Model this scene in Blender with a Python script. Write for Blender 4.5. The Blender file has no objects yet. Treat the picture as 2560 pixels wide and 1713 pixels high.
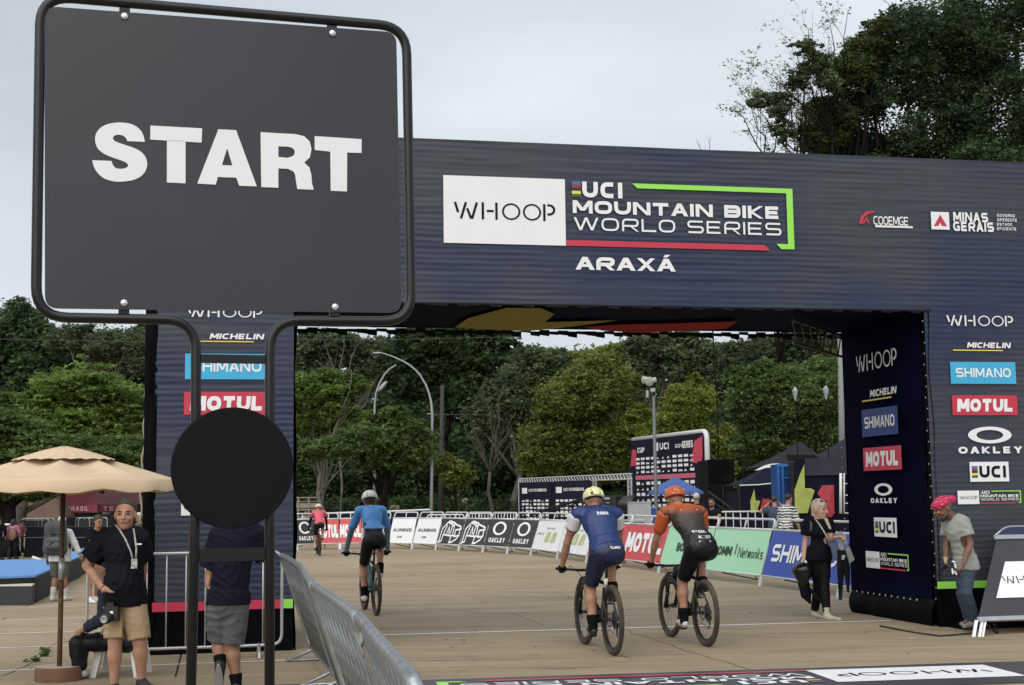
import bpy, math, random
import numpy as np
from mathutils import Vector, Matrix, noise
random.seed(7)
SC = bpy.context.scene
COL = SC.collection
R_ = math.radians
# ---------------------------------------------------------------- camera
FPX, PITCH, ROLL, EYE, HDG = 3456.0, 0.1105, 0.0135, 1.7, 0.2076
cp, sp, cr, sr = math.cos(PITCH), math.sin(PITCH), math.cos(ROLL), math.sin(ROLL)
cF = Vector((0, cp, sp)); cR0 = Vector((1, 0, 0)); cU0 = Vector((0, -sp, cp))
cR = cR0 * cr - cU0 * sr; cU = cU0 * cr + cR0 * sr
CAM = Vector((0, 0, EYE))
cd = bpy.data.cameras.new('camera'); cam = bpy.data.objects.new('camera', cd); COL.objects.link(cam)
cd.sensor_width = 36; cd.lens = FPX / 2560 * 36; cd.clip_end = 2000; cd.clip_start = .05
cam.matrix_world = Matrix(((cR.x, cU.x, -cF.x, CAM.x), (cR.y, cU.y, -cF.y, CAM.y), (cR.z, cU.z, -cF.z, CAM.z), (0, 0, 0, 1)))
SC.camera = cam
# ---------------------------------------------------------------- sky, sun, exposure
SUN_EL, SUN_AZ = R_(46), R_(-22)       # high sun behind the clouds, from the left and a little behind the camera
W = bpy.data.worlds.new('World'); SC.world = W; W.use_nodes = True
nt = W.node_tree; nt.nodes.clear()
N = nt.nodes.new; L = nt.links.new
wo = N('ShaderNodeOutputWorld'); bg = N('ShaderNodeBackground'); sky = N('ShaderNodeTexSky')
sky.sky_type = 'NISHITA'; sky.sun_disc = False; sky.sun_elevation = SUN_EL; sky.sun_rotation = R_(202)
tc = N('ShaderNodeTexCoord'); mp = N('ShaderNodeMapping'); mp.inputs['Scale'].default_value = (1, 1, 2.6); mp.inputs['Location'].default_value = (.35, .1, .55)
nz = N('ShaderNodeTexNoise'); nz.inputs['Scale'].default_value = 2.3; nz.inputs['Detail'].default_value = 5; nz.inputs['Roughness'].default_value = .42
cr_ = N('ShaderNodeValToRGB'); cr_.color_ramp.elements[0].position = .28; cr_.color_ramp.elements[1].position = .74
cr_.color_ramp.elements[0].color = (3.1, 3.32, 3.68, 1); cr_.color_ramp.elements[1].color = (5.25, 5.65, 6.0, 1)
mx = N('ShaderNodeMix'); mx.data_type = 'RGBA'; mx.inputs[0].default_value = .93
L(tc.outputs['Generated'], mp.inputs[0]); L(mp.outputs[0], nz.inputs[0]); L(nz.outputs[0], cr_.inputs[0])
L(sky.outputs[0], mx.inputs[6]); L(cr_.outputs[0], mx.inputs[7]); L(mx.outputs[2], bg.inputs[0])
bg.inputs[1].default_value = .1
L(bg.outputs[0], wo.inputs[0])
sd = bpy.data.lights.new('sun', 'SUN'); sd.energy = 1.5; sd.angle = R_(85); sd.color = (1, .95, .88)
sun = bpy.data.objects.new('sun', sd); COL.objects.link(sun)
_d = Vector((math.sin(SUN_AZ) * math.cos(SUN_EL), -math.cos(SUN_AZ) * math.cos(SUN_EL), math.sin(SUN_EL)))
sun.rotation_euler = _d.to_track_quat('Z', 'Y').to_euler(); sun.location = (0, 0, 60)
SC.view_settings.view_transform = 'Standard'; SC.view_settings.look = 'None'; SC.view_settings.exposure = .72; SC.view_settings.gamma = 1
SC.view_settings.use_curve_mapping = False
SC.render.engine = 'CYCLES'
SC.cycles.max_bounces = 5; SC.cycles.diffuse_bounces = 3; SC.cycles.transparent_max_bounces = 6
# ---------------------------------------------------------------- pixels of the photograph <-> rays
def ray(px, py):
    return (cF * FPX + cR * (px - 1280) - cU * (py - 856.5)).normalized()
def G(px, py, z=0.0):
    d = ray(px, py); return CAM + d * ((z - EYE) / d.z)
def D(px, py, Y):
    d = ray(px, py); return CAM + d * (Y / d.y)
class Fr:
    """a flat surface: origin, right, up, normal"""
    def __init__(s, O, U, V):
        s.O = Vector(O); s.U = Vector(U).normalized(); s.V = Vector(V).normalized(); s.N = s.U.cross(s.V).normalized()
    def p(s, u, v, n=0): return s.O + s.U * u + s.V * v + s.N * n
    def hit(s, px, py):
        d = ray(px, py); t = (s.O - CAM).dot(s.N) / d.dot(s.N); q = CAM + d * t - s.O
        return q.dot(s.U), q.dot(s.V)
    def hp(s, px, py, n=0):
        u, v = s.hit(px, py); return s.p(u, v, n)
# ---------------------------------------------------------------- materials
MATS = {}
def mat(name, col=(.5, .5, .5), rough=.6, metal=0., var=.12, scale=4., bump=0., bscale=30., col2=None, spec=.5, coat=0, emit=None, stretch=None):
    if name in MATS: return MATS[name]
    m = bpy.data.materials.new(name); m.use_nodes = True; t = m.node_tree; b = t.nodes['Principled BSDF']
    c2 = col2 if col2 else tuple(max(0, c * (1 - var)) for c in col); c1 = tuple(min(1, c * (1 + var * .6)) for c in col) if not col2 else col
    tc = t.nodes.new('ShaderNodeTexCoord'); n = t.nodes.new('ShaderNodeTexNoise'); r = t.nodes.new('ShaderNodeValToRGB')
    n.inputs['Scale'].default_value = scale; n.inputs['Detail'].default_value = 4; n.inputs['Roughness'].default_value = .6
    src = tc.outputs['Object']
    if stretch:
        mp = t.nodes.new('ShaderNodeMapping'); mp.inputs['Scale'].default_value = stretch; t.links.new(src, mp.inputs[0]); src = mp.outputs[0]
    t.links.new(src, n.inputs[0]); t.links.new(n.outputs[0], r.inputs[0])
    r.color_ramp.elements[0].position = .3; r.color_ramp.elements[1].position = .7
    r.color_ramp.elements[0].color = (*c2, 1); r.color_ramp.elements[1].color = (*c1, 1)
    t.links.new(r.outputs[0], b.inputs['Base Color'])
    b.inputs['Roughness'].default_value = rough; b.inputs['Metallic'].default_value = metal
    b.inputs['Specular IOR Level'].default_value = spec
    if coat: b.inputs['Coat Weight'].default_value = coat; b.inputs['Coat Roughness'].default_value = .15
    if bump:
        n2 = t.nodes.new('ShaderNodeTexNoise'); n2.inputs['Scale'].default_value = bscale; n2.inputs['Detail'].default_value = 3
        bp = t.nodes.new('ShaderNodeBump'); bp.inputs['Strength'].default_value = min(1, bump); bp.inputs['Distance'].default_value = .02
        t.links.new(src, n2.inputs[0]); t.links.new(n2.outputs[0], bp.inputs['Height']); t.links.new(bp.outputs[0], b.inputs['Normal'])
    MATS[name] = m; return m
white = mat('white_print', (.83, .84, .85), .5, var=.03)
black = mat('black_print', (.005, .005, .006), .6, spec=.2)
blackfab = mat('black_fabric', (.0035, .0035, .005), .6, var=.4, scale=3, bump=.5, bscale=6, spec=.05)
navyfab = mat('navy_fabric', (.012, .013, .035), .42, var=.35, scale=2, bump=.4, bscale=4)
red = mat('red_print', (.55, .035, .07), .45, var=.05)
lime = mat('lime_print', (.32, .78, .10), .5, var=.04)
cyan = mat('cyan_print', (.05, .42, .70), .45, var=.05)
blue = mat('blue_print', (.02, .05, .30), .45, var=.08)
yellow = mat('yellow_print', (.8, .6, .12), .5, var=.05)
steel = mat('galvanised_steel', (.40, .43, .44), .38, .75, var=.3, scale=14, bump=.15, bscale=60)
wtube = mat('white_painted_tube', (.62, .64, .64), .35, .1, var=.1)
dgrey = mat('dark_grey_paint', (.018, .018, .02), .5, var=.2, spec=.3)
blackmetal = mat('black_powder_coat', (.005, .0055, .007), .30, 0, var=.2, spec=.45)
rubber = mat('black_rubber', (.02, .019, .017), .8, var=.3, scale=8)
# ---------------------------------------------------------------- mesh helper
class MB:
    def __init__(s): s.v = []; s.f = []; s.mi = []; s.cur = 0
    def add(s, vs, fs):
        o = len(s.v); s.v.extend([tuple(q) for q in vs]); s.f.extend([tuple(i + o for i in q) for q in fs]); s.mi.extend([s.cur] * len(fs)); return s
    def box(s, c, sz, R=None):
        hx, hy, hz = [k / 2 for k in sz]
        vs = [Vector((x, y, z)) for x in (-hx, hx) for y in (-hy, hy) for z in (-hz, hz)]
        if R is not None: vs = [R @ q for q in vs]
        c = Vector(c)
        return s.add([q + c for q in vs], [(0, 1, 3, 2), (4, 6, 7, 5), (0, 4, 5, 1), (2, 3, 7, 6), (0, 2, 6, 4), (1, 5, 7, 3)])
    def tube(s, pts, r, n=8, closed=False, caps=True):
        pts = [Vector(q) for q in pts]; k = len(pts); rr = r if isinstance(r, (list, tuple)) else [r] * k
        T = []
        for i in range(k):
            a = pts[(i - 1) % k] if (i or closed) else pts[i]; b = pts[(i + 1) % k] if (i < k - 1 or closed) else pts[i]
            d = b - a; T.append(d.normalized() if d.length > 1e-9 else Vector((0, 0, 1)))
        u = T[0].cross(Vector((0, 0, 1)));
        if u.length < 1e-3: u = T[0].cross(Vector((0, 1, 0)))
        u.normalize(); vs = []
        for i in range(k):
            u = (u - T[i] * u.dot(T[i])).normalized(); w = T[i].cross(u)
            for j in range(n):
                a = 2 * math.pi * j / n; vs.append(pts[i] + (u * math.cos(a) + w * math.sin(a)) * rr[i])
        fs = []
        for i in range(k if closed else k - 1):
            for j in range(n):
                a = i * n + j; b = i * n + (j + 1) % n; c = ((i + 1) % k) * n
                fs.append((a, b, c + (j + 1) % n, c + j))
        if caps and not closed: fs.append(tuple(range(n))[::-1]); fs.append(tuple(range((k - 1) * n, k * n)))
        return s.add(vs, fs)
    def lathe(s, prof, c=(0, 0, 0), n=24, axis=None):
        """prof: (r, z) list"""
        Q = Vector(axis).to_track_quat('Z', 'Y').to_matrix() if axis is not None else Matrix.Identity(3); c = Vector(c)
        vs = [c + Q @ Vector((r * math.cos(2 * math.pi * j / n), r * math.sin(2 * math.pi * j / n), z)) for r, z in prof for j in range(n)]
        fs = [(i * n + j, i * n + (j + 1) % n, (i + 1) * n + (j + 1) % n, (i + 1) * n + j) for i in range(len(prof) - 1) for j in range(n)]
        return s.add(vs, fs)
    def prism(s, pts, off):
        pts = [Vector(q) for q in pts]; k = len(pts); off = Vector(off)
        return s.add(pts + [q + off for q in pts], [tuple(range(k)), tuple(range(2 * k - 1, k - 1, -1))] + [(i, (i + 1) % k + 0, (i + 1) % k + k, i + k)[::-1] for i in range(k)])
    def quad(s, *p): return s.add(p, [tuple(range(len(p)))])
    def ell(s, c, r, R=None, nu=12, nv=8):
        c = Vector(c); vs = []; fs = []
        for i in range(nv + 1):
            for j in range(nu):
                th = math.pi * i / nv; ph = 2 * math.pi * j / nu
                q = Vector((r[0] * math.sin(th) * math.cos(ph), r[1] * math.sin(th) * math.sin(ph), r[2] * math.cos(th)))
                vs.append(c + (R @ q if R is not None else q))
        for i in range(nv):
            for j in range(nu): fs.append((i * nu + j, (i + 1) * nu + j, (i + 1) * nu + (j + 1) % nu, i * nu + (j + 1) % nu))
        return s.add(vs, fs)
    def mesh(s, name, org=None, smooth=False):
        me = bpy.data.meshes.new(name); v = s.v
        if org is not None: v = [(a - org.x, b - org.y, c - org.z) for a, b, c in v]
        me.from_pydata(v, [], s.f)
        if any(s.mi): me.polygons.foreach_set('material_index', s.mi)
        if smooth: me.polygons.foreach_set('use_smooth', [True] * len(me.polygons))
        me.update(); return me
ORG = {}
def thing(name, label, cat, loc=(0, 0, 0), group=None, rotz=0):
    o = bpy.data.objects.new(name, None); COL.objects.link(o); o.location = loc; o.rotation_euler.z = rotz
    o.empty_display_size = .2
    o['label'] = label; o['category'] = cat
    if group: o['group'] = group
    ORG[o.name] = Vector(loc) if not rotz else Vector((0, 0, 0)); return o
def put(name, mb, m, parent=None, smooth=False, label=None, local=False, kind=None):
    """links the collected shape as one mesh object"""
    org = None
    if parent is not None and not local: org = ORG.get(parent.name)
    me = mb if isinstance(mb, bpy.types.Mesh) else mb.mesh(name, org, smooth)
    for q in (m if isinstance(m, (list, tuple)) else [m]): me.materials.append(q)
    o = bpy.data.objects.new(name, me); COL.objects.link(o); o.parent = parent
    ORG[o.name] = Vector((0, 0, 0)) if (local or org is None) else org
    if label: o['label'] = label
    if kind: o['kind'] = kind
    return o
def tag(o, label=None, cat=None, group=None, kind=None):
    for k, v in (('label', label), ('category', cat), ('group', group), ('kind', kind)):
        if v: o[k] = v
    return o
def rep(o, parent, M=None, name=None):
    """another object that shares the mesh of o"""
    c = o.copy(); COL.objects.link(c); c.parent = parent
    if M is not None: c.matrix_local = M
    return c
def copy_tree(o, parent=None, loc=None, rz=None, label=None):
    c = o.copy(); COL.objects.link(c); c.parent = parent
    if loc is not None: c.location = loc
    if rz is not None: c.rotation_euler.z = rz
    if label: c['label'] = label
    for ch in o.children: copy_tree(ch, c)
    return c
def arcpts(pts, rad, n=4, closed=False):
    pts = [Vector(q) for q in pts]; out = []; k = len(pts)
    for i, q in enumerate(pts):
        if not closed and i in (0, k - 1): out.append(q); continue
        a = pts[i - 1]; b = pts[(i + 1) % k]; da = (a - q); db = (b - q)
        r = min(rad, da.length * .49, db.length * .49); A = q + da.normalized() * r; B = q + db.normalized() * r
        for j in range(n + 1):
            t = j / n; out.append(A * (1 - t) ** 2 + q * 2 * t * (1 - t) + B * t * t)
    return out
# ---------------------------------------------------------------- lettering drawn with strokes
def _r(p, r=.22): return ('r', p, r)
GL = {
 'A': (1., [('d', 0, 0, .5, 1), ('d', 1, 0, .5, 1), ('h', .2, .8, .26)]),
 'B': (.95, [('v', 0), ('r', [(0, 1), (1, 1), (1, 0), (0, 0)], .2), ('s', [(0, .5), (1, .5)])]),
 'C': (.9, [('r', [(1, 1), (0, 1), (0, 0), (1, 0)], .3)]),
 'D': (.95, [('c', [(0, 0), (0, 1), (1, 1), (1, 0)], .3)]),
 'E': (.85, [('s', [(1, 1), (0, 1), (0, 0), (1, 0)]), ('s', [(0, .5), (.92, .5)])]),
 'F': (.8, [('s', [(1, 1), (0, 1), (0, -.1)]), ('s', [(0, .5), (.9, .5)])]),
 'G': (.95, [('r', [(1, 1), (0, 1), (0, 0), (1, 0), (1, .45), (.55, .45)], .25)]),
 'H': (.95, [('v', 0), ('v', 1), ('s', [(0, .5), (1, .5)])]),
 'I': (0., [('v', 0)]),
 'J': (.8, [('r', [(1, 1.2), (1, 0), (0, 0), (0, .3)], .3)]),
 'K': (.9, [('v', 0), ('d', .15, .5, 1, 1), ('d', .15, .5, 1, 0)]),
 'L': (.8, [('s', [(0, 1.2), (0, 0), (1.1, 0)])]),
 'M': (1.15, [('v', 0), ('v', 1), ('d', .5, .1, .02, 1), ('d', .5, .1, .98, 1)]),
 'N': (1., [('v', 0), ('v', 1), ('d', .98, 0, .02, 1)]),
 'O': (1., [('c', [(0, 0), (0, 1), (1, 1), (1, 0)], .3)]),
 'P': (.9, [('s', [(0, -.2), (0, .3)]), ('r', [(0, .2), (0, 1), (1, 1), (1, .42), (0, .42)], .2)]),
 'Q': (1., [('e',)]),
 'R': (.95, [('s', [(0, -.2), (0, .3)]), ('r', [(0, .2), (0, 1), (1, 1), (1, .42), (0, .42)], .22), ('d', 1, 0, .5, .42)]),
 'S': (.95, [('r', [(1, 1), (0, 1), (0, .5), (1, .5), (1, 0), (0, 0)], .25)]),
 'T': (.95, [('s', [(-.1, 1), (1.1, 1)]), ('s', [(.5, 1), (.5, -.2)])]),
 'U': (.95, [('r', [(0, 1.2), (0, 0), (1, 0), (1, 1.2)], .32)]),
 'V': (1., [('d', .5, 0, 0, 1), ('d', .5, 0, 1, 1)]),
 'W': (1.45, [('d', .25, 0, 0, 1), ('d', .25, 0, .5, 1), ('d', .75, 0, .5, 1), ('d', .75, 0, 1, 1)]),
 'X': (.95, [('d', 0, 0, 1, 1), ('d', 1, 0, 0, 1)]),
 'Y': (.95, [('d', .5, .42, 0, 1), ('d', .5, .42, 1, 1), ('s', [(.5, .5), (.5, -.2)])]),
 'Z': (.9, [('s', [(0, 1), (1, 1)]), ('s', [(0, 0), (1, 0)]), ('d', .05, 0, .95, 1)]),
 'e': (.55, [('r', [(1, .35), (0, .35)], .1), ('r', [(1, .3), (1, .62), (0, .62), (0, 0), (.9, 0)], .2)]),
 't': (.35, [('s', [(.3, 1), (.3, -.2)]), ('s', [(-.1, .65), (1, .65)])]),
 'w': (.75, [('d', .25, 0, 0, .68), ('d', .25, 0, .5, .68), ('d', .75, 0, .5, .68), ('d', .75, 0, 1, .68)]),
 'o': (.55, [('c', [(0, 0), (0, .62), (1, .62), (1, 0)], .2)]),
 'n': (.5, [('r', [(0, -.2), (0, .62), (1, .62), (1, -.2)], .2)]),
 'r': (.35, [('r', [(0, -.2), (0, .62), (1, .62)], .2)]),
 'k': (.5, [('v', 0), ('d', .15, .35, 1, .68), ('d', .15, .35, 1, 0)]),
 's': (.5, [('r', [(1, .62), (0, .62), (0, .32), (1, .32), (1, 0), (0, 0)], .1)]),
 '|': (0., [('s', [(0, 1.35), (0, -.35)])]),
 '-': (.4, [('s', [(0, .5), (1, .5)])]),
}
def _round2(pts, r, closed):
    out = []; k = len(pts)
    for i, q in enumerate(pts):
        if not closed and i in (0, k - 1): out.append(q); continue
        a = np.array(pts[i - 1]); b = np.array(pts[(i + 1) % k]); q = np.array(q, float)
        la = np.linalg.norm(a - q); lb = np.linalg.norm(b - q); rr = min(r, la * .49, lb * .49)
        A = q + (a - q) / la * rr; B = q + (b - q) / lb * rr
        for j in range(5):
            t = j / 4; out.append(tuple(A * (1 - t) ** 2 + q * 2 * t * (1 - t) + B * t * t))
    return out
def _stroke(pts, t, closed):
    P = np.array(pts, float); k = len(P); vs = []; fs = []
    for i in range(k):
        a = P[i - 1] if (i or closed) else None; b = P[(i + 1) % k] if (i < k - 1 or closed) else None
        ns = []
        for (p, q) in ((a, P[i]), (P[i], b)):
            if p is None or q is None: continue
            d = q - p; l = np.linalg.norm(d)
            if l > 1e-9: ns.append(np.array((-d[1], d[0])) / l)
        n = sum(ns); l = np.linalg.norm(n); n = n / l if l > 1e-6 else ns[0]
        c = max(.45, float(n @ ns[0])); n = n * (t / 2 / c)
        vs += [tuple(P[i] + n), tuple(P[i] - n)]
    for i in range(k if closed else k - 1):
        j = (i + 1) % k; fs.append((2 * i, 2 * i + 1, 2 * j + 1, 2 * j))
    return vs, fs
def letters(mb, fr, text, u0, v0, w, h, t=.2, gap=.16, wide=1., shear=0., n=.004, sp=.5, custom=None):
    """writes text on the surface fr: lower left corner (u0, v0), total width w, cap height h; t is the stroke relative to h"""
    adv = []; x = 0
    for ch in text:
        if ch == ' ': x += sp; adv.append(x); continue
        adv.append(x); gw = GL[ch][0] * wide * (1 - t) + t; x += gw + gap
    x -= gap; sx = w / x / 1.0; k = 0
    for ch, ax in zip(text, adv):
        if ch == ' ': continue
        gw = GL[ch][0] * wide * (1 - t)
        def mp(q): return (ax + t / 2 + q[0] * gw, t / 2 + q[1] * (1 - t))
        for it in GL[ch][1]:
            if it[0] == 'd':
                _, x0, y0, x1, y1 = it; hw = t * .58
                q0 = mp((x0, y0)); q1 = mp((x1, y1)); ya = 0 if y0 == 0 else (1 if y0 == 1 else q0[1]); yb = 1 if y1 == 1 else (0 if y1 == 0 else q1[1])
                ca = min(max(q0[0], ax + hw), ax + gw + t - hw); cb = min(max(q1[0], ax + hw), ax + gw + t - hw)
                vs = [(ca - hw, ya), (ca + hw, ya), (cb + hw, yb), (cb - hw, yb)]; fs = [(0, 1, 2, 3)]
            elif it[0] == 'h':
                y = mp((0, it[3]))[1]; a = mp((it[1], 0))[0]; b = mp((it[2], 0))[0]; vs = [(a, y - t * .4), (b, y - t * .4), (b, y + t * .4), (a, y + t * .4)]; fs = [(0, 1, 2, 3)]
            elif it[0] == 'v':
                c = ax + t / 2 + it[1] * gw; vs = [(c - t / 2, 0), (c + t / 2, 0), (c + t / 2, 1), (c - t / 2, 1)]; fs = [(0, 1, 2, 3)]
            elif it[0] == 'e':
                vs, fs = _stroke([(ax + t / 2 + gw / 2 + gw / 2 * math.cos(a), .5 + (.5 - t / 2) * math.sin(a)) for a in [2 * math.pi * i / 28 for i in range(28)]], t, True)
            else:
                closed = it[0] == 'c'; pts = [mp(q) for q in it[1]]; pts = [(a, min(1, max(0, b))) for a, b in pts]
                if len(it) > 2: pts = _round2(pts, it[2] * 1.3, closed)
                vs, fs = _stroke(pts, t, closed)
            k += 1
            mb.add([fr.p(u0 + (a + b * shear * h / (sx if sx else 1)) * sx, v0 + b * h, n + (k % 5) * .0004) for a, b in vs], fs)
    return mb
def rect(mb, fr, u0, v0, u1, v1, n=.003):
    mb.add([fr.p(u0, v0, n), fr.p(u1, v0, n), fr.p(u1, v1, n), fr.p(u0, v1, n)], [(0, 1, 2, 3)]); return mb
def poly(mb, fr, pts, n=.003):
    mb.add([fr.p(a, b, n) for a, b in pts], [tuple(range(len(pts)))]); return mb
def ring(mb, fr, cu, cv, ru, rv, tu, tv, n=.004, k=40):
    vs = []
    for i in range(k):
        a = 2 * math.pi * i / k; c, s_ = math.cos(a), math.sin(a); vs += [fr.p(cu + ru * c, cv + rv * s_, n), fr.p(cu + (ru - tu) * c, cv + (rv - tv) * s_, n)]
    mb.add(vs, [(2 * i, 2 * i + 1, 2 * ((i + 1) % k) + 1, 2 * ((i + 1) % k)) for i in range(k)]); return mb
def whoop(mb, fr, u0, v0, w, h, t=.10, n=.004):
    """thin broken-stroke W H O O P, drawn in a 1300 x 240 box"""
    S = w / 1300.; V = h / 240.
    def ln(*p): 
        vs, fs = _stroke([(a, b) for a, b in p], t * 240, False); mb.add([fr.p(u0 + a * S, v0 + b * V, n) for a, b in vs], fs)
    ln((10, 235), (50, 90)); ln((85, 5), (150, 235)); ln((165, 150), (215, 5)); ln((225, 5), (290, 235))
    ln((365, 0), (365, 240)); ln((415, 120), (505, 120)); ln((540, 0), (540, 240))
    for cx in (730, 1000): ring(mb, fr, u0 + cx * S, v0 + 120 * V, 118 * S, 118 * V, 24 * S, 24 * V, n)
    ln((1160, 0), (1160, 240)); pts = [(1200, 225)] + [(1225 + 65 * math.sin(a), 160 + 65 * math.cos(a)) for a in [math.pi * i / 8 for i in range(9)]] + [(1200, 95)]
    ln(*pts)
    return mb
MOTUL_M = dict(t=.30, gap=.07, shear=.06)
def panel_logo(kind, par, fr, u0, v0, u1, v1, back=None):
    """one printed logo inside the rectangle; returns its object"""
    w, h = u1 - u0, v1 - v0; P = None
    if back is not None:
        mb = MB(); rect(mb, fr, u0, v0, u1, v1, .004); P = put('logo_panel', mb, back, par)
        par2 = P
    else: par2 = par
    def child(mb, m, name='lettering'):
        return put(name, mb, m, par2)
    k = .0075
    if kind == 'whoop': return child(whoop(MB(), fr, u0 + w * (.08 if back else 0), v0 + h * (.36 if back else 0), w * (.84 if back else 1), h * (.28 if back else 1), .12 if back else .13, k), black if back else white)
    if kind == 'motul': return child(letters(MB(), fr, 'MOTUL', u0 + .07 * w, v0 + .18 * h, w * .86, h * .64, n=k, **MOTUL_M), white)
    if kind == 'shimano': return child(letters(MB(), fr, 'SHIMANO', u0 + .08 * w, v0 + .3 * h, w * .84, h * .42, t=.19, gap=.12, n=k), white)
    if kind == 'oakley':
        mb = ring(MB(), fr, u0 + w * .5, v0 + h * .68, w * .34, h * .31, w * .13, h * .12, k); letters(mb, fr, 'OAKLEY', u0, v0 + .0 * h, w, h * .25, t=.27, gap=.28, n=k); return child(mb, white)
    if kind == 'michelin':
        mb = letters(MB(), fr, 'MICHELIN', u0 + w * .27, v0 + h * .25, w * .68, h * .38, t=.25, gap=.1, shear=.22, n=k)
        o = child(mb, white); m2 = MB(); rect(m2, fr, u0 + w * .05, v0 + .04 * h, u0 + w * .83, v0 + .12 * h, k); child(m2, yellow, 'underline'); return o
    if kind == 'uci':
        o = child(letters(MB(), fr, 'UCI', u0 + w * .24, v0 + h * .2, w * .68, h * .6, t=.26, gap=.16, n=k), black)
        rainbow(par2, fr, u0 + w * .05, v0 + h * .2, w * .15, h * .6); return o
def rainbow(par, fr, u, v, w, h, n=.0072):
    for i, (c, nm) in enumerate((((.05, .12, .03), 'green'), ((.75, .7, .12), 'yellow'), ((.05, .02, .02), 'black'), ((.3, .05, .04), 'red'), ((.08, .15, .5), 'blue'))):
        mb = MB(); rect(mb, fr, u, v + h * i / 5, u + w, v + h * (i + .96) / 5, n); put('colour_bar', mb, mat('bar_' + nm, c, .5), par)
def series_logo(par, fr, u0, v0, w, h, araxa=True):
    """the wide event logo; box in units of the white panel: x 20..2275, y 20..460 (downwards)"""
    X = lambda x: u0 + (x - 20) / 2255 * w; Y = lambda y: v0 + (460 - y) / 440 * h
    q = MB(); rect(q, fr, X(20), Y(460), X(778), Y(20), .004); P = put('logo_panel', q, white, par, label='pale panel with thin black lettering')
    put('lettering', whoop(MB(), fr, X(85), Y(302), X(712) - X(85), Y(190) - Y(302), .13, .0075), black, P)
    n = .006
    def T(s, x0, x1, y0, y1, **k):
        return put('lettering', letters(MB(), fr, s, X(x0), Y(y1), X(x1) - X(x0), Y(y0) - Y(y1), n=n, **k), white, par)
    T('UCI', 888, 1145, 31, 136, t=.27, gap=.16)
    rainbow(par, fr, X(822), Y(136), X(878) - X(822), Y(31) - Y(136), n)
    T('MOUNTAIN BIKE', 825, 2185, 158, 243, t=.27, gap=.14, wide=1.35, sp=.7); T('WORLD SERIES', 830, 2190, 270, 355, t=.15, gap=.22, wide=1.35, sp=.7)
    if araxa:
        mb = letters(MB(), fr, 'ARAXA', X(835), Y(616), X(1480) - X(835), Y(531) - Y(616), n=n, t=.27, gap=.1, wide=1.3)
        poly(mb, fr, [(X(1400), Y(523)), (X(1425), Y(523)), (X(1447), Y(505)), (X(1412), Y(505))], n); put('lettering', mb, white, par)
    mb = MB(); poly(mb, fr, [(X(a), Y(b)) for a, b in ((1243, 64), (1210, 32), (2275, 32), (2275, 64))], n)
    poly(mb, fr, [(X(a), Y(b)) for a, b in ((2232, 64), (2275, 64), (2275, 447), (2232, 447))], n + .0006)
    poly(mb, fr, [(X(a), Y(b)) for a, b in ((2185, 447), (2155, 412), (2232, 412), (2232, 447))], n); put('lime_bracket', mb, lime, par)
    mb = MB(); poly(mb, fr, [(X(a), Y(b)) for a, b in ((780, 460), (780, 422), (2075, 422), (2110, 460))], n); put('red_bar', mb, red, par)
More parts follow.
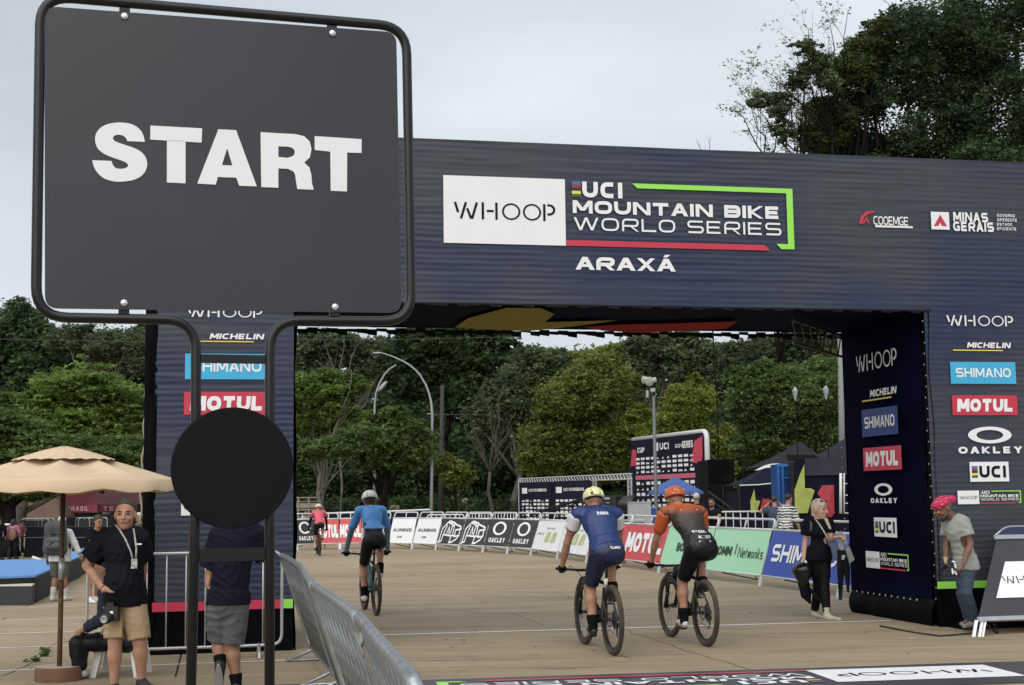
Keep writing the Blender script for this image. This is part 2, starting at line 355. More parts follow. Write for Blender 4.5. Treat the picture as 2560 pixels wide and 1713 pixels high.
# ================================================================ ground
A = Vector((math.cos(HDG), math.sin(HDG), 0)); DD = Vector((-math.sin(HDG), math.cos(HDG), 0)); Z3 = Vector((0, 0, 1))
AR = Vector((5.281, 17.535, 0)); AW, AHB, AHT, ADP, APL = 7.975, 3.989, 5.98, 2.442, 1.546
def ground_mat(name, a, b, dark):
    m = bpy.data.materials.new(name); m.use_nodes = True; t = m.node_tree; N = t.nodes.new; L = t.links.new; bs = t.nodes['Principled BSDF']
    tc = N('ShaderNodeTexCoord'); mp = N('ShaderNodeMapping'); mp.inputs['Rotation'].default_value = (0, 0, -HDG); mp.inputs['Scale'].default_value = (.35, 1.6, 1)
    geo = N('ShaderNodeNewGeometry'); L(geo.outputs['Position'], mp.inputs[0])
    n1 = N('ShaderNodeTexNoise'); n1.inputs['Scale'].default_value = 1.3; n1.inputs['Detail'].default_value = 7; n1.inputs['Roughness'].default_value = .68; L(mp.outputs[0], n1.inputs[0])
    n2 = N('ShaderNodeTexNoise'); n2.inputs['Scale'].default_value = 34; n2.inputs['Detail'].default_value = 8; n2.inputs['Roughness'].default_value = .75; L(geo.outputs['Position'], n2.inputs[0])
    r1 = N('ShaderNodeValToRGB'); e = r1.color_ramp.elements; e[0].position = .32; e[1].position = .68; e[0].color = (*b, 1); e[1].color = (*a, 1)
    q = r1.color_ramp.elements.new(.5); q.color = (*[(x * .62 + y * .38) for x, y in zip(a, b)], 1)
    L(n1.outputs[0], r1.inputs[0])
    # thin streaks and stains running along the slabs
    mp2 = N('ShaderNodeMapping'); mp2.inputs['Rotation'].default_value = (0, 0, -HDG); mp2.inputs['Scale'].default_value = (.5, 7, 1); L(geo.outputs['Position'], mp2.inputs[0])
    n3 = N('ShaderNodeTexNoise'); n3.inputs['Scale'].default_value = 1.1; n3.inputs['Detail'].default_value = 6; n3.inputs['Roughness'].default_value = .6; L(mp2.outputs[0], n3.inputs[0])
    r3 = N('ShaderNodeValToRGB'); r3.color_ramp.elements[0].position = .30; r3.color_ramp.elements[1].position = .43; r3.color_ramp.elements[0].color = (*[d * .5 for d in (1, .97, .9)], 1); r3.color_ramp.elements[1].color = (1, 1, 1, 1); L(n3.outputs[0], r3.inputs[0])
    # hairline cracks
    v = N('ShaderNodeTexVoronoi'); v.feature = 'DISTANCE_TO_EDGE'; v.inputs['Scale'].default_value = .22
    nd = N('ShaderNodeTexNoise'); nd.inputs['Scale'].default_value = 1.2; nd.inputs['Detail'].default_value = 4; L(geo.outputs['Position'], nd.inputs[0])
    mxv = N('ShaderNodeMix'); mxv.data_type = 'VECTOR'; mxv.inputs[0].default_value = .35; L(geo.outputs['Position'], mxv.inputs[4]); L(nd.outputs[1], mxv.inputs[5]); L(mxv.outputs[1], v.inputs[0])
    rc = N('ShaderNodeValToRGB'); rc.color_ramp.elements[0].position = 0; rc.color_ramp.elements[1].position = .003; rc.color_ramp.elements[0].color = (.72, .7, .66, 1); rc.color_ramp.elements[1].color = (1, 1, 1, 1); L(v.outputs[0], rc.inputs[0])
    def mul(x, y, f):
        k = N('ShaderNodeMix'); k.data_type = 'RGBA'; k.blend_type = 'MULTIPLY'; k.inputs[0].default_value = f; L(x, k.inputs[6]); L(y, k.inputs[7]); return k.outputs[2]
    r2 = N('ShaderNodeValToRGB'); r2.color_ramp.elements[0].position = .3; r2.color_ramp.elements[1].position = .7; r2.color_ramp.elements[0].color = (.62, .61, .60, 1); L(n2.outputs[0], r2.inputs[0])
    oi = N('ShaderNodeObjectInfo'); ro = N('ShaderNodeValToRGB'); ro.color_ramp.elements[0].color = (.80, .80, .79, 1); L(oi.outputs['Random'], ro.inputs[0])
    c = mul(mul(mul(mul(r1.outputs[0], r3.outputs[0], .75), rc.outputs[0], .45), r2.outputs[0], .9), ro.outputs[0], 1)
    L(c, bs.inputs['Base Color']); bs.inputs['Roughness'].default_value = .85; bs.inputs['Specular IOR Level'].default_value = .3
    bp = N('ShaderNodeBump'); bp.inputs['Strength'].default_value = .35; bp.inputs['Distance'].default_value = .01; L(n2.outputs[0], bp.inputs['Height']); L(bp.outputs[0], bs.inputs['Normal'])
    return m
conc = ground_mat('plaza_concrete', (.47, .375, .255), (.32, .252, .168), .4)
soil = mat('joint_dirt', (.09, .075, .055), .95, var=.4, scale=2)
mb = MB(); mb.quad((-700, -60, -.05), (700, -60, -.05), (700, 1200, -.05), (-700, 1200, -.05)); earth = put('ground', mb, soil, None); tag(earth, 'brown earth under and around the paved plaza', 'ground', kind='structure')
mb = MB()
plaza = thing('plaza', 'wide tan concrete plaza laid in long slabs', 'pavement', AR); plaza['kind'] = 'structure'
def slab(a0, a1, d0, d1, mat_=conc, name='slab'):
    g = .009; mb = MB(); P = lambda a, d, z: AR + A * a + DD * d + Z3 * z; b = .006
    lo = [P(a0 + g, d0 + g, -.06), P(a1 - g, d0 + g, -.06), P(a1 - g, d1 - g, -.06), P(a0 + g, d1 - g, -.06)]
    mi = [P(a0 + g, d0 + g, -b), P(a1 - g, d0 + g, -b), P(a1 - g, d1 - g, -b), P(a0 + g, d1 - g, -b)]
    g += b; hi = [P(a0 + g, d0 + g, 0), P(a1 - g, d0 + g, 0), P(a1 - g, d1 - g, 0), P(a0 + g, d1 - g, 0)]
    mb.add(lo + mi + hi, [(0, 1, 5, 4), (1, 2, 6, 5), (2, 3, 7, 6), (3, 0, 4, 7), (4, 5, 9, 8), (5, 6, 10, 9), (6, 7, 11, 10), (7, 4, 8, 11), (8, 9, 10, 11)]); return put(name, mb, mat_, plaza)
for j in range(-5, 12):
    for i in range(-6, 5):
        off = 0 if j % 2 else 1.9
        slab(i * 4.6 + off, (i + 1) * 4.6 + off, j * 2 + .02, (j + 1) * 2 + .02)
# outside the joints one can tell apart the concrete goes on as one sheet
Pd = lambda a, d, z=0: AR + A * a + DD * d + Z3 * z
mb = MB()
def sheet(a0, a1, d0, d1): mb.quad(Pd(a0, d0, -.002), Pd(a1, d0, -.002), Pd(a1, d1, -.002), Pd(a0, d1, -.002))
sheet(-60, 60, 24.03, 62); sheet(-60, -25.71, -9.97, 24.03); sheet(24.91, 60, -9.97, 24.03); sheet(-60, 60, -22, -9.98)
put('paving', mb, conc, plaza)
paint = mat('worn_white_paint', (.84, .82, .76), .7, var=.16, scale=9, bump=.1)
def ground_line(p, q, w, label, z=.004, m=paint, nm='painted_line'):
    p, q = Vector(p), Vector(q); d = (q - p).normalized(); s_ = Vector((-d.y, d.x, 0)) * w / 2; mb = MB(); k = 24; vs = []
    for i in range(k + 1):
        c = p.lerp(q, i / k); e = 1 + .18 * noise.noise(c * 3); vs += [c + s_ * e + Z3 * z, c - s_ * e + Z3 * z]
    mb.add(vs, [(2 * i, 2 * i + 1, 2 * i + 3, 2 * i + 2) for i in range(k)]); o = put(nm, mb, m, None); tag(o, label, 'painted line', 'white lines across the plaza', 'structure'); return o
pa, pb = G(950, 1588), G(2190, 1553); dr = (pb - pa).normalized(); ground_line(pa - dr * .5, pb + dr * .2, .085, 'start line: thin white line across the course under the arch')
for k, (yy, x0, x1, lab) in enumerate(((1519, -200, 470, 'fifth and farthest white line left of the arch'), (1549, -200, 560, 'fourth white line from the bottom left corner'), (1582, -200, 640, 'third white line from the bottom, behind the parasol pole'), (1617, -200, 700, 'second white line from the bottom, at the stool legs'), (1674, -200, 720, 'nearest white line, running past the parasol foot'))):
    c = G(100, yy); L0 = (c - AR).dot(A); dd = (c - AR).dot(DD)
    e0 = G(x0, yy); e1 = G(x1, yy - (x1 - 100) * .012); p0 = AR + A * (e0 - AR).dot(A) + DD * dd; p1 = AR + A * (e1 - AR).dot(A) + DD * dd
    ground_line(p0, p1, .05, lab, .004)
crk = mat('crack_dirt', (.06, .05, .038), .95, var=.5, scale=6)
def crack(pxs, w, label):
    P_ = [G(x, y, .003) for x, y in pxs]; pts = []
    for i in range(len(P_) - 1):
        for j in range(14): q_ = P_[i].lerp(P_[i + 1], j / 14); pts.append(q_ + Vector((noise.noise(q_ * 2.3), noise.noise(q_ * 2.9 + Vector((5, 0, 0))) * .7, 0)) * .10)
    mb = MB(); vs = []
    for i, q_ in enumerate(pts): n_ = (pts[min(i + 1, len(pts) - 1)] - pts[max(i - 1, 0)]).normalized(); s_ = Vector((-n_.y, n_.x, 0)) * w * (.35 + .9 * abs(noise.noise(q_ * 5))); vs += [q_ + s_, q_ - s_]
    mb.add(vs, [(2 * i, 2 * i + 1, 2 * i + 3, 2 * i + 2) for i in range(len(pts) - 1)]); o = put('crack', mb, crk, None); tag(o, label, 'crack', 'cracks in the plaza', 'structure')
crack(((1560, 1575), (1700, 1620), (1800, 1650), (1890, 1682)), .010, 'crack running from behind the near riders to the ground banner'); crack(((1000, 1652), (1300, 1648), (1560, 1640), (1760, 1634)), .012, 'long crack across the course below the near riders')
crack(((1130, 1668), (1420, 1672), (1500, 1668)), .009, 'short crack just above the ground banner'); crack(((1830, 1590), (2150, 1597), (2420, 1600), (2560, 1596)), .012, 'crack in front of the right arch pillar'); crack(((1060, 1520), (1200, 1532), (1330, 1530)), .012, 'crack left of the navy-suited rider'); crack(((10, 1690), (90, 1650), (140, 1610), (330, 1560)), .012, 'weedy crack under the parasol'); crack(((1250, 1477), (1400, 1484), (1440, 1500)), .011, 'faint crack ahead of the navy-suited rider')
# printed ground banner in the foreground, its lettering reads from the far side
g0 = G(1065, 1702); g1 = G(2560, 1655); gd = (g1 - g0).normalized(); fm = Fr(g1 + gd * 2.6 + Z3 * .006, -gd, gd.cross(Z3))   # right = towards the left of the picture
gm = thing('ground_banner', 'dark grey printed ground banner lying across the course in the foreground', 'floor banner', g0)
mb = MB(); u9 = (g1 - g0).length + 4.4; nn = 30
# u runs to the left, v runs towards the camera
for i in range(nn):
    a, b = u9 * i / nn, u9 * (i + 1) / nn; za = .004 * noise.noise(Vector((a, 0, 0))); zb = .004 * noise.noise(Vector((b, 0, 0)))
    mb.add([fm.p(a, -.02, za), fm.p(b, -.02, zb), fm.p(b, 1.42, zb), fm.p(a, 1.42, za)], [(0, 1, 2, 3)])
put('banner_sheet', mb, mat('ground_vinyl', (.045, .047, .052), .5, var=.2, scale=1.5), gm)
u0, v0 = fm.hit(2450, 1668); u1, _ = fm.hit(2056, 1690); series_logo(gm, fm, u0 - .1, .18, (u1 - u0 + .1) * 2255 / 750, .85, False)
# ================================================================ start arch
def vinyl(name, a, b, rough=.38, spec=.5, lines=.22):
    m = bpy.data.materials.new(name); m.use_nodes = True; t = m.node_tree; N = t.nodes.new; L = t.links.new; bs = t.nodes['Principled BSDF']
    geo = N('ShaderNodeNewGeometry')
    mp = N('ShaderNodeMapping'); mp.inputs['Scale'].default_value = (.45, .45, .55); L(geo.outputs['Position'], mp.inputs[0])
    n1 = N('ShaderNodeTexNoise'); n1.inputs['Scale'].default_value = 1.1; n1.inputs['Detail'].default_value = 1.5; L(mp.outputs[0], n1.inputs[0])
    r = N('ShaderNodeValToRGB'); r.color_ramp.elements[0].position = .38; r.color_ramp.elements[1].position = .64; r.color_ramp.elements[0].color = (*a, 1); r.color_ramp.elements[1].color = (*b, 1)
    L(n1.outputs[0], r.inputs[0]); L(r.outputs[0], bs.inputs['Base Color']); bs.inputs['Roughness'].default_value = rough
    bs.inputs['Specular IOR Level'].default_value = spec
    w = N('ShaderNodeTexWave'); w.wave_type = 'BANDS'; w.bands_direction = 'Z'; w.inputs['Scale'].default_value = 4.6; w.inputs['Distortion'].default_value = 1.6; w.inputs['Detail'].default_value = 1.5; w.inputs['Detail Scale'].default_value = .5; L(geo.outputs['Position'], w.inputs[0])
    nm = N('ShaderNodeTexNoise'); nm.inputs['Scale'].default_value = .8; nm.inputs['Detail'].default_value = 2; L(geo.outputs['Position'], nm.inputs[0]); rm = N('ShaderNodeMapRange'); rm.inputs[1].default_value = .38; rm.inputs[2].default_value = .62; rm.inputs[3].default_value = .12; rm.inputs[4].default_value = 1; L(nm.outputs[0], rm.inputs[0])
    mm = N('ShaderNodeMath'); mm.operation = 'MULTIPLY'; L(w.outputs[1], mm.inputs[0]); L(rm.outputs[0], mm.inputs[1])
    bp = N('ShaderNodeBump'); bp.inputs['Strength'].default_value = lines; bp.inputs['Distance'].default_value = .02; L(mm.outputs[0], bp.inputs['Height']); L(bp.outputs[0], bs.inputs['Normal'])
    return m
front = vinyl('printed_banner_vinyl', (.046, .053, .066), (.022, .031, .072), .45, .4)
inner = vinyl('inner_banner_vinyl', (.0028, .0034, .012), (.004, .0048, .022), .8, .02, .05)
def cloth(mb, fr, u0, v0, u1, v1, nu, nv, amp, freq=9., n0=0., horiz=True, seed=0, fn=None):
    """a hanging sheet with shallow ripples"""
    o = len(mb.v); vs = []
    for i in range(nu + 1):
        for j in range(nv + 1):
            u = u0 + (u1 - u0) * i / nu; v = v0 + (v1 - v0) * j / nv
            q = Vector((u * (1.1 if horiz else freq), v * (freq if horiz else 1.1), seed)); d = amp * noise.noise(q) + amp * .5 * noise.noise(q * 2.1)
            if horiz: d += amp * .3 * (math.sin(v * 2 * math.pi / .16 + noise.noise(Vector((u * .8, v, seed + 5))) * 3)) * max(0, min(1, .5 + 1.6 * noise.noise(Vector((u * .5, v * .3, seed + 9)))))
            if fn: d += fn(u, v)
            vs.append(fr.p(u, v, n0 + d))
    mb.add(vs, [(i * (nv + 1) + j, (i + 1) * (nv + 1) + j, (i + 1) * (nv + 1) + j + 1, i * (nv + 1) + j + 1) for i in range(nu) for j in range(nv)]); return mb
AL = AR - A * AW
arch = thing('start_arch', 'large navy and grey start arch with sponsor lettering spanning the course', 'start arch', AL - A * APL)
fA = Fr(AR, A, Z3)        # front face; u = 0 at the inner edge of the right pillar, normal towards the camera
if fA.N.dot(CAM - AR) < 0: fA.N = -fA.N
RPW = 2.6
cl = MB(); cloth(cl, fA, -AW - APL, AHB, RPW, AHT, 90, 100, .006, n0=-.016); put('beam_banner', cl, front, arch, smooth=True)
vb = fA.hit(2400, 1453)[1]; vl = fA.hit(640, 1500)[1]; vl2 = fA.hit(640, 1523)[1]; vb2 = fA.hit(2400, 1471)[1]
cl = MB(); cloth(cl, fA, 0, vb, RPW, AHB, 24, 110, .006, n0=-.016, seed=3); put('pillar_banner', cl, front, arch, smooth=True, label='right pillar banner with six sponsor marks')
cl = MB(); cloth(cl, fA, -AW - APL, vl, -AW, AHB, 16, 110, .006, n0=-.016, seed=6); put('pillar_banner', cl, front, arch, smooth=True, label='left pillar banner behind the round disc')
mb = MB(); rect(mb, fA, 0, vb2, RPW, vb, .002); put('lime_stripe', mb, lime, arch)
mb = MB(); rect(mb, fA, -AW - APL, vl2, -AW - .13, vl, .002); put('red_stripe', mb, mat('pink_red', (.62, .04, .10), .45, var=.05), arch)
mb = MB(); rect(mb, fA, -AW - .13, vl2, -AW, vl, .002); put('lime_stripe', mb, lime, arch)
for a0, a1, vt, sd_ in ((0, RPW, vb2, 1), (-AW - APL, -AW, vl2, 4)):
    cl = MB(); cloth(cl, fA, a0, .0, a1, vt, 24, 16, .02, 4, -.02, False, sd_, fn=lambda u, v: .05 * max(0, .35 - v)); put('black_skirt', cl, blackfab, arch, smooth=True)
# inner faces
fI = Fr(AR + DD * ADP, -DD, Z3); fI.N = -A      # right pillar seen from inside the course
def bulge(u, v): return -.0 + .10 * max(0, 1 - v / .5) ** 2 + .03 * math.sin(u * 2.2)
cl = MB(); cloth(cl, fI, 0, 0, ADP - .1, .33, 22, 8, .03, 3, -.02, False, 13, fn=lambda u, v:   .07 * math.sin(math.pi * min(1, .15 + v / .33 * .85))); put('inner_skirt', cl, blackfab, arch, smooth=True)
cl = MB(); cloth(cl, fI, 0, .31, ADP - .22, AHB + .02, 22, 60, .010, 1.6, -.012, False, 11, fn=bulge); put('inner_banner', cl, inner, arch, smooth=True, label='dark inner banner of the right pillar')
cl = MB(); cloth(cl, fI, ADP - .22, .02, ADP, AHB + .02, 6, 60, .035, 9, -.05, False, 12); put('corner_fabric', cl, blackfab, arch, smooth=True)
fJ = Fr(AL, DD, Z3); fJ.N = A
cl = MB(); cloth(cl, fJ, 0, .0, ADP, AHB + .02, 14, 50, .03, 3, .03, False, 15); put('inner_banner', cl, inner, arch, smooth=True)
fK = Fr(AL - A * APL, -DD, Z3); fK.N = -A
cl = MB(); cloth(cl, fK, -ADP, 0, 0, AHT - .1, 12, 60, .05, 3, .03, False, 17); put('side_fabric', cl, blackfab, arch, smooth=True)
fK2 = Fr(AL - A * (APL + .12), A, Z3); fK2.N = -DD
cl = MB(); cloth(cl, fK2, 0, 0, .14, AHT - .15, 4, 70, .05, 7, -.02, False, 19); put('side_fabric', cl, blackfab, arch, smooth=True)
# backs and top so that the arch is a closed volume
fB = Fr(AR + DD * ADP + A * RPW, -A, Z3); fB.N = DD
mb = MB(); rect(mb, fB, 0, 0, RPW, AHT, .0); rect(mb, fB, RPW + AW, 0, RPW + AW + APL, AHT, 0); rect(mb, fB, RPW, AHB, RPW + AW, AHT, 0)
mb.quad(Pd(-AW - APL, 0.02, AHT), Pd(RPW, .02, AHT), Pd(RPW, ADP, AHT), Pd(-AW - APL, ADP, AHT)); mb.quad(Pd(RPW, 0.02, 0), Pd(RPW, ADP, 0), Pd(RPW, ADP, AHT), Pd(RPW, 0.02, AHT)); put('rear_fabric', mb, blackfab, arch)
# underside with the yellow and red shapes, scalloped laced edge at the back
fU = Fr(AL + Z3 * AHB, A, DD); fU.N = -Z3
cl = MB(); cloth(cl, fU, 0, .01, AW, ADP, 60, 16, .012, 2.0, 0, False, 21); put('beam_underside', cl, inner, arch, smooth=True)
def under(pxs, m, nm, n):
    pts = [fU.hit(1000 + x * .6655, 330 + y * .6655) for x, y in pxs]; mb = MB(); poly(mb, fU, [(a, min(ADP - .02, max(.02, b))) for a, b in pts], n); put(nm, mb, m, arch)
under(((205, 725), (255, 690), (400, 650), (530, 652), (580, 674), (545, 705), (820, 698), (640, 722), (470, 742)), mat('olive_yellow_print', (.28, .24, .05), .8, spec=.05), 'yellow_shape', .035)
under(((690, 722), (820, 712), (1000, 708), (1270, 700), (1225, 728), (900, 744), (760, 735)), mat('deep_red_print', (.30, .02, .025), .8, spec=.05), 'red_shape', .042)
mb = MB()
for i in range(60):
    a = -AW + .1 + i * AW / 60; r = .05 + .02 * (i % 3); c = Pd(a, ADP + .02, AHB - .03 * abs(math.sin(i * 1.7))); mb.add([c - A * .075, c + A * .075, c + A * .07 - Z3 * r, c - A * .06 - Z3 * r * .8], [(0, 1, 2, 3)])
    a2 = a + .03; c = Pd(a2, -.012, AHB); r = .03 + .015 * math.sin(i * 2.3); mb.add([c - A * .075, c + A * .075, c + A * .07 - Z3 * r, c - A * .06 - Z3 * r * .8], [(0, 1, 2, 3)])
put('scalloped_edge', mb, black, arch, kind='stuff')
# lacing eyelets along the edges of the right pillar
ey = MB()
for i in range(26): ey.ell(AR + A * -.03 + DD * -.0 + Z3 * (.35 + i * .14) + A * .012 * math.sin(i * 2), (.008, .008, .009), nu=6, nv=4); ey.ell(AR + DD * (ADP + .01) - A * .06 + Z3 * (.3 + i * .145), (.009, .009, .011), nu=6, nv=4)
for i in range(12): ey.ell(AR - A * (.03 + .1) + DD * (.3 + i * .17) + Z3 * (.32), (.01, .01, .013), nu=6, nv=4)
for i in range(20): ey.ell(Pd(-AW + .3 + i * .4, ADP + .03, AHB - .03), (.013, .013, .013), nu=6, nv=4)
put('lacing_eyelet', ey, mat('grey_eyelet', (.4, .4, .4), .5), arch, kind='stuff')
hp_ = MB(); cloth(hp_, Fr(AR - DD * .42 + A * .1, A, DD), 0, 0, 1.0, .42, 16, 8, .03, 4, 0, False, 33, fn=lambda u, v: .16 * math.sin(math.pi * u) * min(1, (.1 + v) * 2.4)); put('loose_fabric', hp_, blackfab, arch, smooth=True)
# black plinth and truss inside the corner
mb = MB(); c = AR + DD * (ADP / 2) + A * (RPW / 2); mb.box(c + Z3 * .12, (RPW - .3, ADP - .3, .24), Matrix.Rotation(HDG, 3, 'Z')); put('ballast_base', mb, black, arch)
mb = MB(); tr = lambda a, d, z: Pd(a, d, z)
for z in (AHB - .08, AHB - .38): mb.tube([tr(-.15, ADP - .3, z), tr(-1.6, ADP * .2, z)], .018, 6)
for i in range(6):
    t0_, t1_ = i / 6, (i + 1) / 6; f = lambda t, z: tr(-.15 - 1.45 * t, ADP - .3 - (ADP * .8 - .3) * t, z)
    mb.tube([f(t0_, AHB - .08), f((t0_ + t1_) / 2, AHB - .38), f(t1_, AHB - .08)], .011, 5)
put('corner_brace', mb, mat('dark_truss', (.06, .06, .06), .4, .5), arch)
rope = MB(); rp = [D(372 + (3 * math.sin(i * .9)) - i * .55, 835 + i * 12, 17.0) for i in range(40)]; rope.tube(rp, .012, 5); put('tie_rope', rope, mat('pale_rope', (.42, .42, .30), .8), arch)
# logos ------------------------------------------------------------
def front_rect(x0, y0, x1, y1):     # corners in pixels: top left, bottom right
    a = fA.hit(x0, y0); b = fA.hit(x1, y1); return a[0], b[1], b[0], a[1]
def logo(kind, px, back=None, fr=fA):
    a = fr.hit(px[0], px[1]); b = fr.hit(px[2], px[3]); panel_logo(kind, arch, fr, a[0], b[1], b[0], a[1], back)
a = fA.hit(1108, 438); b = fA.hit(1400, 614); W0 = b[0] - a[0]; series_logo(arch, fA, a[0], fA.hit(1108, 607)[1], fA.hit(1983, 545)[0] - a[0], a[1] - fA.hit(1108, 607)[1])
S7 = 510 / 1333.
r7 = lambda x0, y0, x1, y1: (2050 + x0 * S7, 700 + y0 * S7, 2050 + x1 * S7, 700 + y1 * S7)
logo('whoop', r7(825, 230, 1260, 305)); logo('michelin', r7(842, 372, 1262, 470)); logo('shimano', r7(848, 535, 1282, 680), cyan)
logo('motul', r7(860, 754, 1292, 884), red); logo('oakley', r7(895, 958, 1322, 1132)); logo('uci', r7(975, 1190, 1236, 1316), white)
a = fA.hit(2050 + 897 * S7, 700 + 1378 * S7); b = fA.hit(2050 + 1040 * S7, 700 + 1464 * S7); series_logo(arch, fA, a[0], b[1], (b[0] - a[0]) * 3.0, a[1] - b[1], False)
# left pillar
logo('whoop', (469, 768, 655, 795)); logo('michelin', (470, 820, 668, 858)); logo('shimano', (463, 884, 670, 949), cyan); logo('motul', (460, 980, 672, 1037), red)
a = fA.hit(453, 1252); b = fA.hit(530, 1288); series_logo(arch, fA, a[0], b[1], (b[0] - a[0]) * 3, a[1] - b[1], False)
# inner face of the right pillar
lg = lambda k, x0, y0, x1, y1, back=None: logo(k, (2050 + x0 * S7, 700 + y0 * S7, 2050 + x1 * S7, 700 + y1 * S7), back, fI)
fI.O = AR + DD * ADP - A * .075
lg('whoop', 238, 500, 505, 555); lg('michelin', 262, 690, 515, 768); lg('shimano', 272, 852, 514, 1005, mat('deep_blue_print', (.01, .035, .2), .45)); lg('motul', 282, 1100, 538, 1238, red)
lg('oakley', 330, 1330, 508, 1458)
S6 = 610 / 1699.
logo('uci', (1950 + 655 * S6, 1150 + 400 * S6, 1950 + 818 * S6, 1150 + 541 * S6), white, fI)
a = fI.hit(1950 + 598 * S6, 1150 + 633 * S6); b = fI.hit(1950 + 695 * S6, 1150 + 757 * S6); series_logo(arch, fI, a[0], b[1], (b[0] - a[0]) * 3.1, a[1] - b[1], False)
fI.O = AR + DD * ADP
# small marks at the right end of the beam
T8 = 1560 / 2344.
q8 = lambda x, y: fA.hit(1000 + x * T8, 330 + y * T8)
a = q8(1778, 349); b = q8(1908, 320); put('lettering', letters(MB(), fA, 'CODEMGE', a[0], a[1], b[0] - a[0], b[1] - a[1], t=.16, gap=.06, n=.006), white, arch)
a = q8(1785, 358); b = q8(1925, 355); mb = MB(); rect(mb, fA, a[0], a[1], b[0], b[1], .006); put('lettering', mb, white, arch)
mb = MB(); pts = [q8(x, y) for x, y in ((1723, 345), (1730, 318), (1750, 300), (1780, 296), (1783, 303), (1760, 308), (1742, 322), (1736, 345))]; poly(mb, fA, pts, .006)
poly(mb, fA, [q8(x, y) for x, y in ((1736, 344), (1752, 318), (1762, 344), (1755, 344), (1750, 330), (1744, 344))], .007); put('red_emblem', mb, red, arch)
a = q8(1996, 366); b = q8(2061, 302); mb = MB(); rect(mb, fA, a[0], a[1], b[0], b[1], .005); pw = put('emblem_tile', mb, white, arch)
mb = MB(); poly(mb, fA, [q8(x, y) for x, y in ((2004, 354), (2028, 311), (2054, 355), (2034, 353), (2028, 340), (2022, 353))], .008); put('red_triangle', mb, red, pw)
for s_, y0, y1, x1 in (('MINAS', 336, 305, 2207), ('GERAIS', 372, 341, 2229)):
    a = q8(2078, y0); b = q8(x1, y1); put('lettering', letters(MB(), fA, s_, a[0], a[1], b[0] - a[0], b[1] - a[1], t=.24, gap=.14, n=.006), white, arch)
for i, (s_, x1) in enumerate((('GOVERNO', 2308), ('DIFERENTE', 2316), ('ESTADO', 2298), ('EFICIENTE', 2314))):
    a = q8(2242, 319 + i * 16.7); b = q8(x1, 310 + i * 16.7); put('lettering', letters(MB(), fA, s_, a[0], a[1], b[0] - a[0], b[1] - a[1], t=.2, gap=.25, n=.006), white, arch)
# ================================================================ START sign
SH = .29; q0 = D(570, 800, 5.9); fS = Fr(q0, (math.cos(SH), math.sin(SH), 0), Z3); s25 = 2560 / 2344.
foot = fS.hp(480 , 1713); foot.z = 0
sign = thing('start_sign', 'tall black tube sign with white START lettering above a round black disc', 'sign', foot)
h = lambda x, y, n=0: fS.hp(x * s25, y * s25, n)
tr_ = .022
outl = arcpts([h(447, 1180), h(449, 733), h(82, 726), h(93, -10), h(930, 62), h(942, 736), h(618, 734), h(617, 1180)], .13, 7)
pl_ = h(447, 1180); pr_ = h(617, 1180)
b0 = h(437, 1568); b1 = h(617, 1568)
def down(p, q): t = (0 - p.z) / (q.z - p.z); return p + (q - p) * t
outl = [down(pl_, b0)] + outl + [down(pr_, b1)]
mb = MB(); mb.tube(outl, tr_, 16); put('tube_frame', mb, blackmetal, sign, smooth=True)
def rrect(fr, cs, rad, th, n):
    pts = arcpts([fr.p(a, b, n) for a, b in cs] , rad, 6, True); return MB().prism(pts, fr.N * -th)
cs = [fS.hit(x * s25, y * s25) for x, y in ((103, 707), (102, 16), (906, 76), (918, 717))]
board = mat('satin_dark_board', (.036, .036, .044), .33, var=.10, scale=1.2, spec=.45, bump=.02, bscale=2); pbrd = put('board', rrect(fS, cs, .055, .006, .012), board, sign)
for x, y in ((285, 40), (760, 79), (284, 695), (766, 704)):
    mb = MB(); c = h(x, y, .016); mb.lathe([(0, .008), (.008, .008), (.014, .005), (.017, 0), (.0, 0)], c, 16, fS.N); put('bolt', mb, mat('bright_bolt', (.75, .76, .78), .25, .8), sign, smooth=True)
    mb = MB(); up = 1 if y < 300 else -1; mb.box(c + Z3 * (.045 * up) - fS.N * .02, (.045, .012, .08), Matrix.Rotation(SH, 3, 'Z')); put('clamp', mb, blackmetal, sign)
LT = MB()
def SP(x, y):  # zoomed crop pixels -> sign plane
    return fS.hit(x * 1060 / 1933., y * 1060 / 1933.)
def spoly(pts): poly(LT, fS, [SP(*p) for p in pts], .0165)
spoly([(685, 577), (920, 590), (918, 655), (845, 650), (845, 840), (760, 836), (760, 645), (684, 641)][:3] + [(684, 641)])
spoly([(760, 643), (845, 648), (845, 840), (760, 836)])
spoly([(994, 594), (1034, 596), (1034, 681), (1010, 757), (1034, 758), (1034, 813), (992, 811), (982, 846), (898, 841)])
spoly([(1034, 596), (1075, 598), (1169, 854), (1089, 851), (1075, 814), (1034, 813), (1034, 758), (1058, 759), (1034, 681)])
spoly([(1186, 607), (1267, 612), (1267, 860), (1189, 857)])
spoly([(1432, 625), (1646, 639), (1645, 702), (1580, 700), (1503, 696), (1432, 688)])
spoly([(1503, 696), (1580, 700), (1579, 877), (1505, 874)])
spoly([(1267, 612), (1345, 616), (1385, 626), (1410, 650), (1418, 685), (1410, 722), (1385, 745), (1310, 724), (1335, 715), (1342, 700), (1340, 688), (1328, 678), (1310, 673), (1267, 672)])
spoly([(1267, 720), (1310, 724), (1385, 745), (1408, 768), (1417, 800), (1420, 840), (1428, 869), (1353, 866), (1347, 830), (1343, 800), (1335, 786), (1310, 774), (1267, 772)])
def chaikin(P, keep, it=3):
    for _ in range(it):
        Q = []
        for i, p in enumerate(P):
            if p in keep: Q.append(p); continue
            a, n = P[i - 1], P[(i + 1) % len(P)]; Q += [(p[0] * .75 + a[0] * .25, p[1] * .75 + a[1] * .25), (p[0] * .75 + n[0] * .25, p[1] * .75 + n[1] * .25)]
        P = Q
    return P
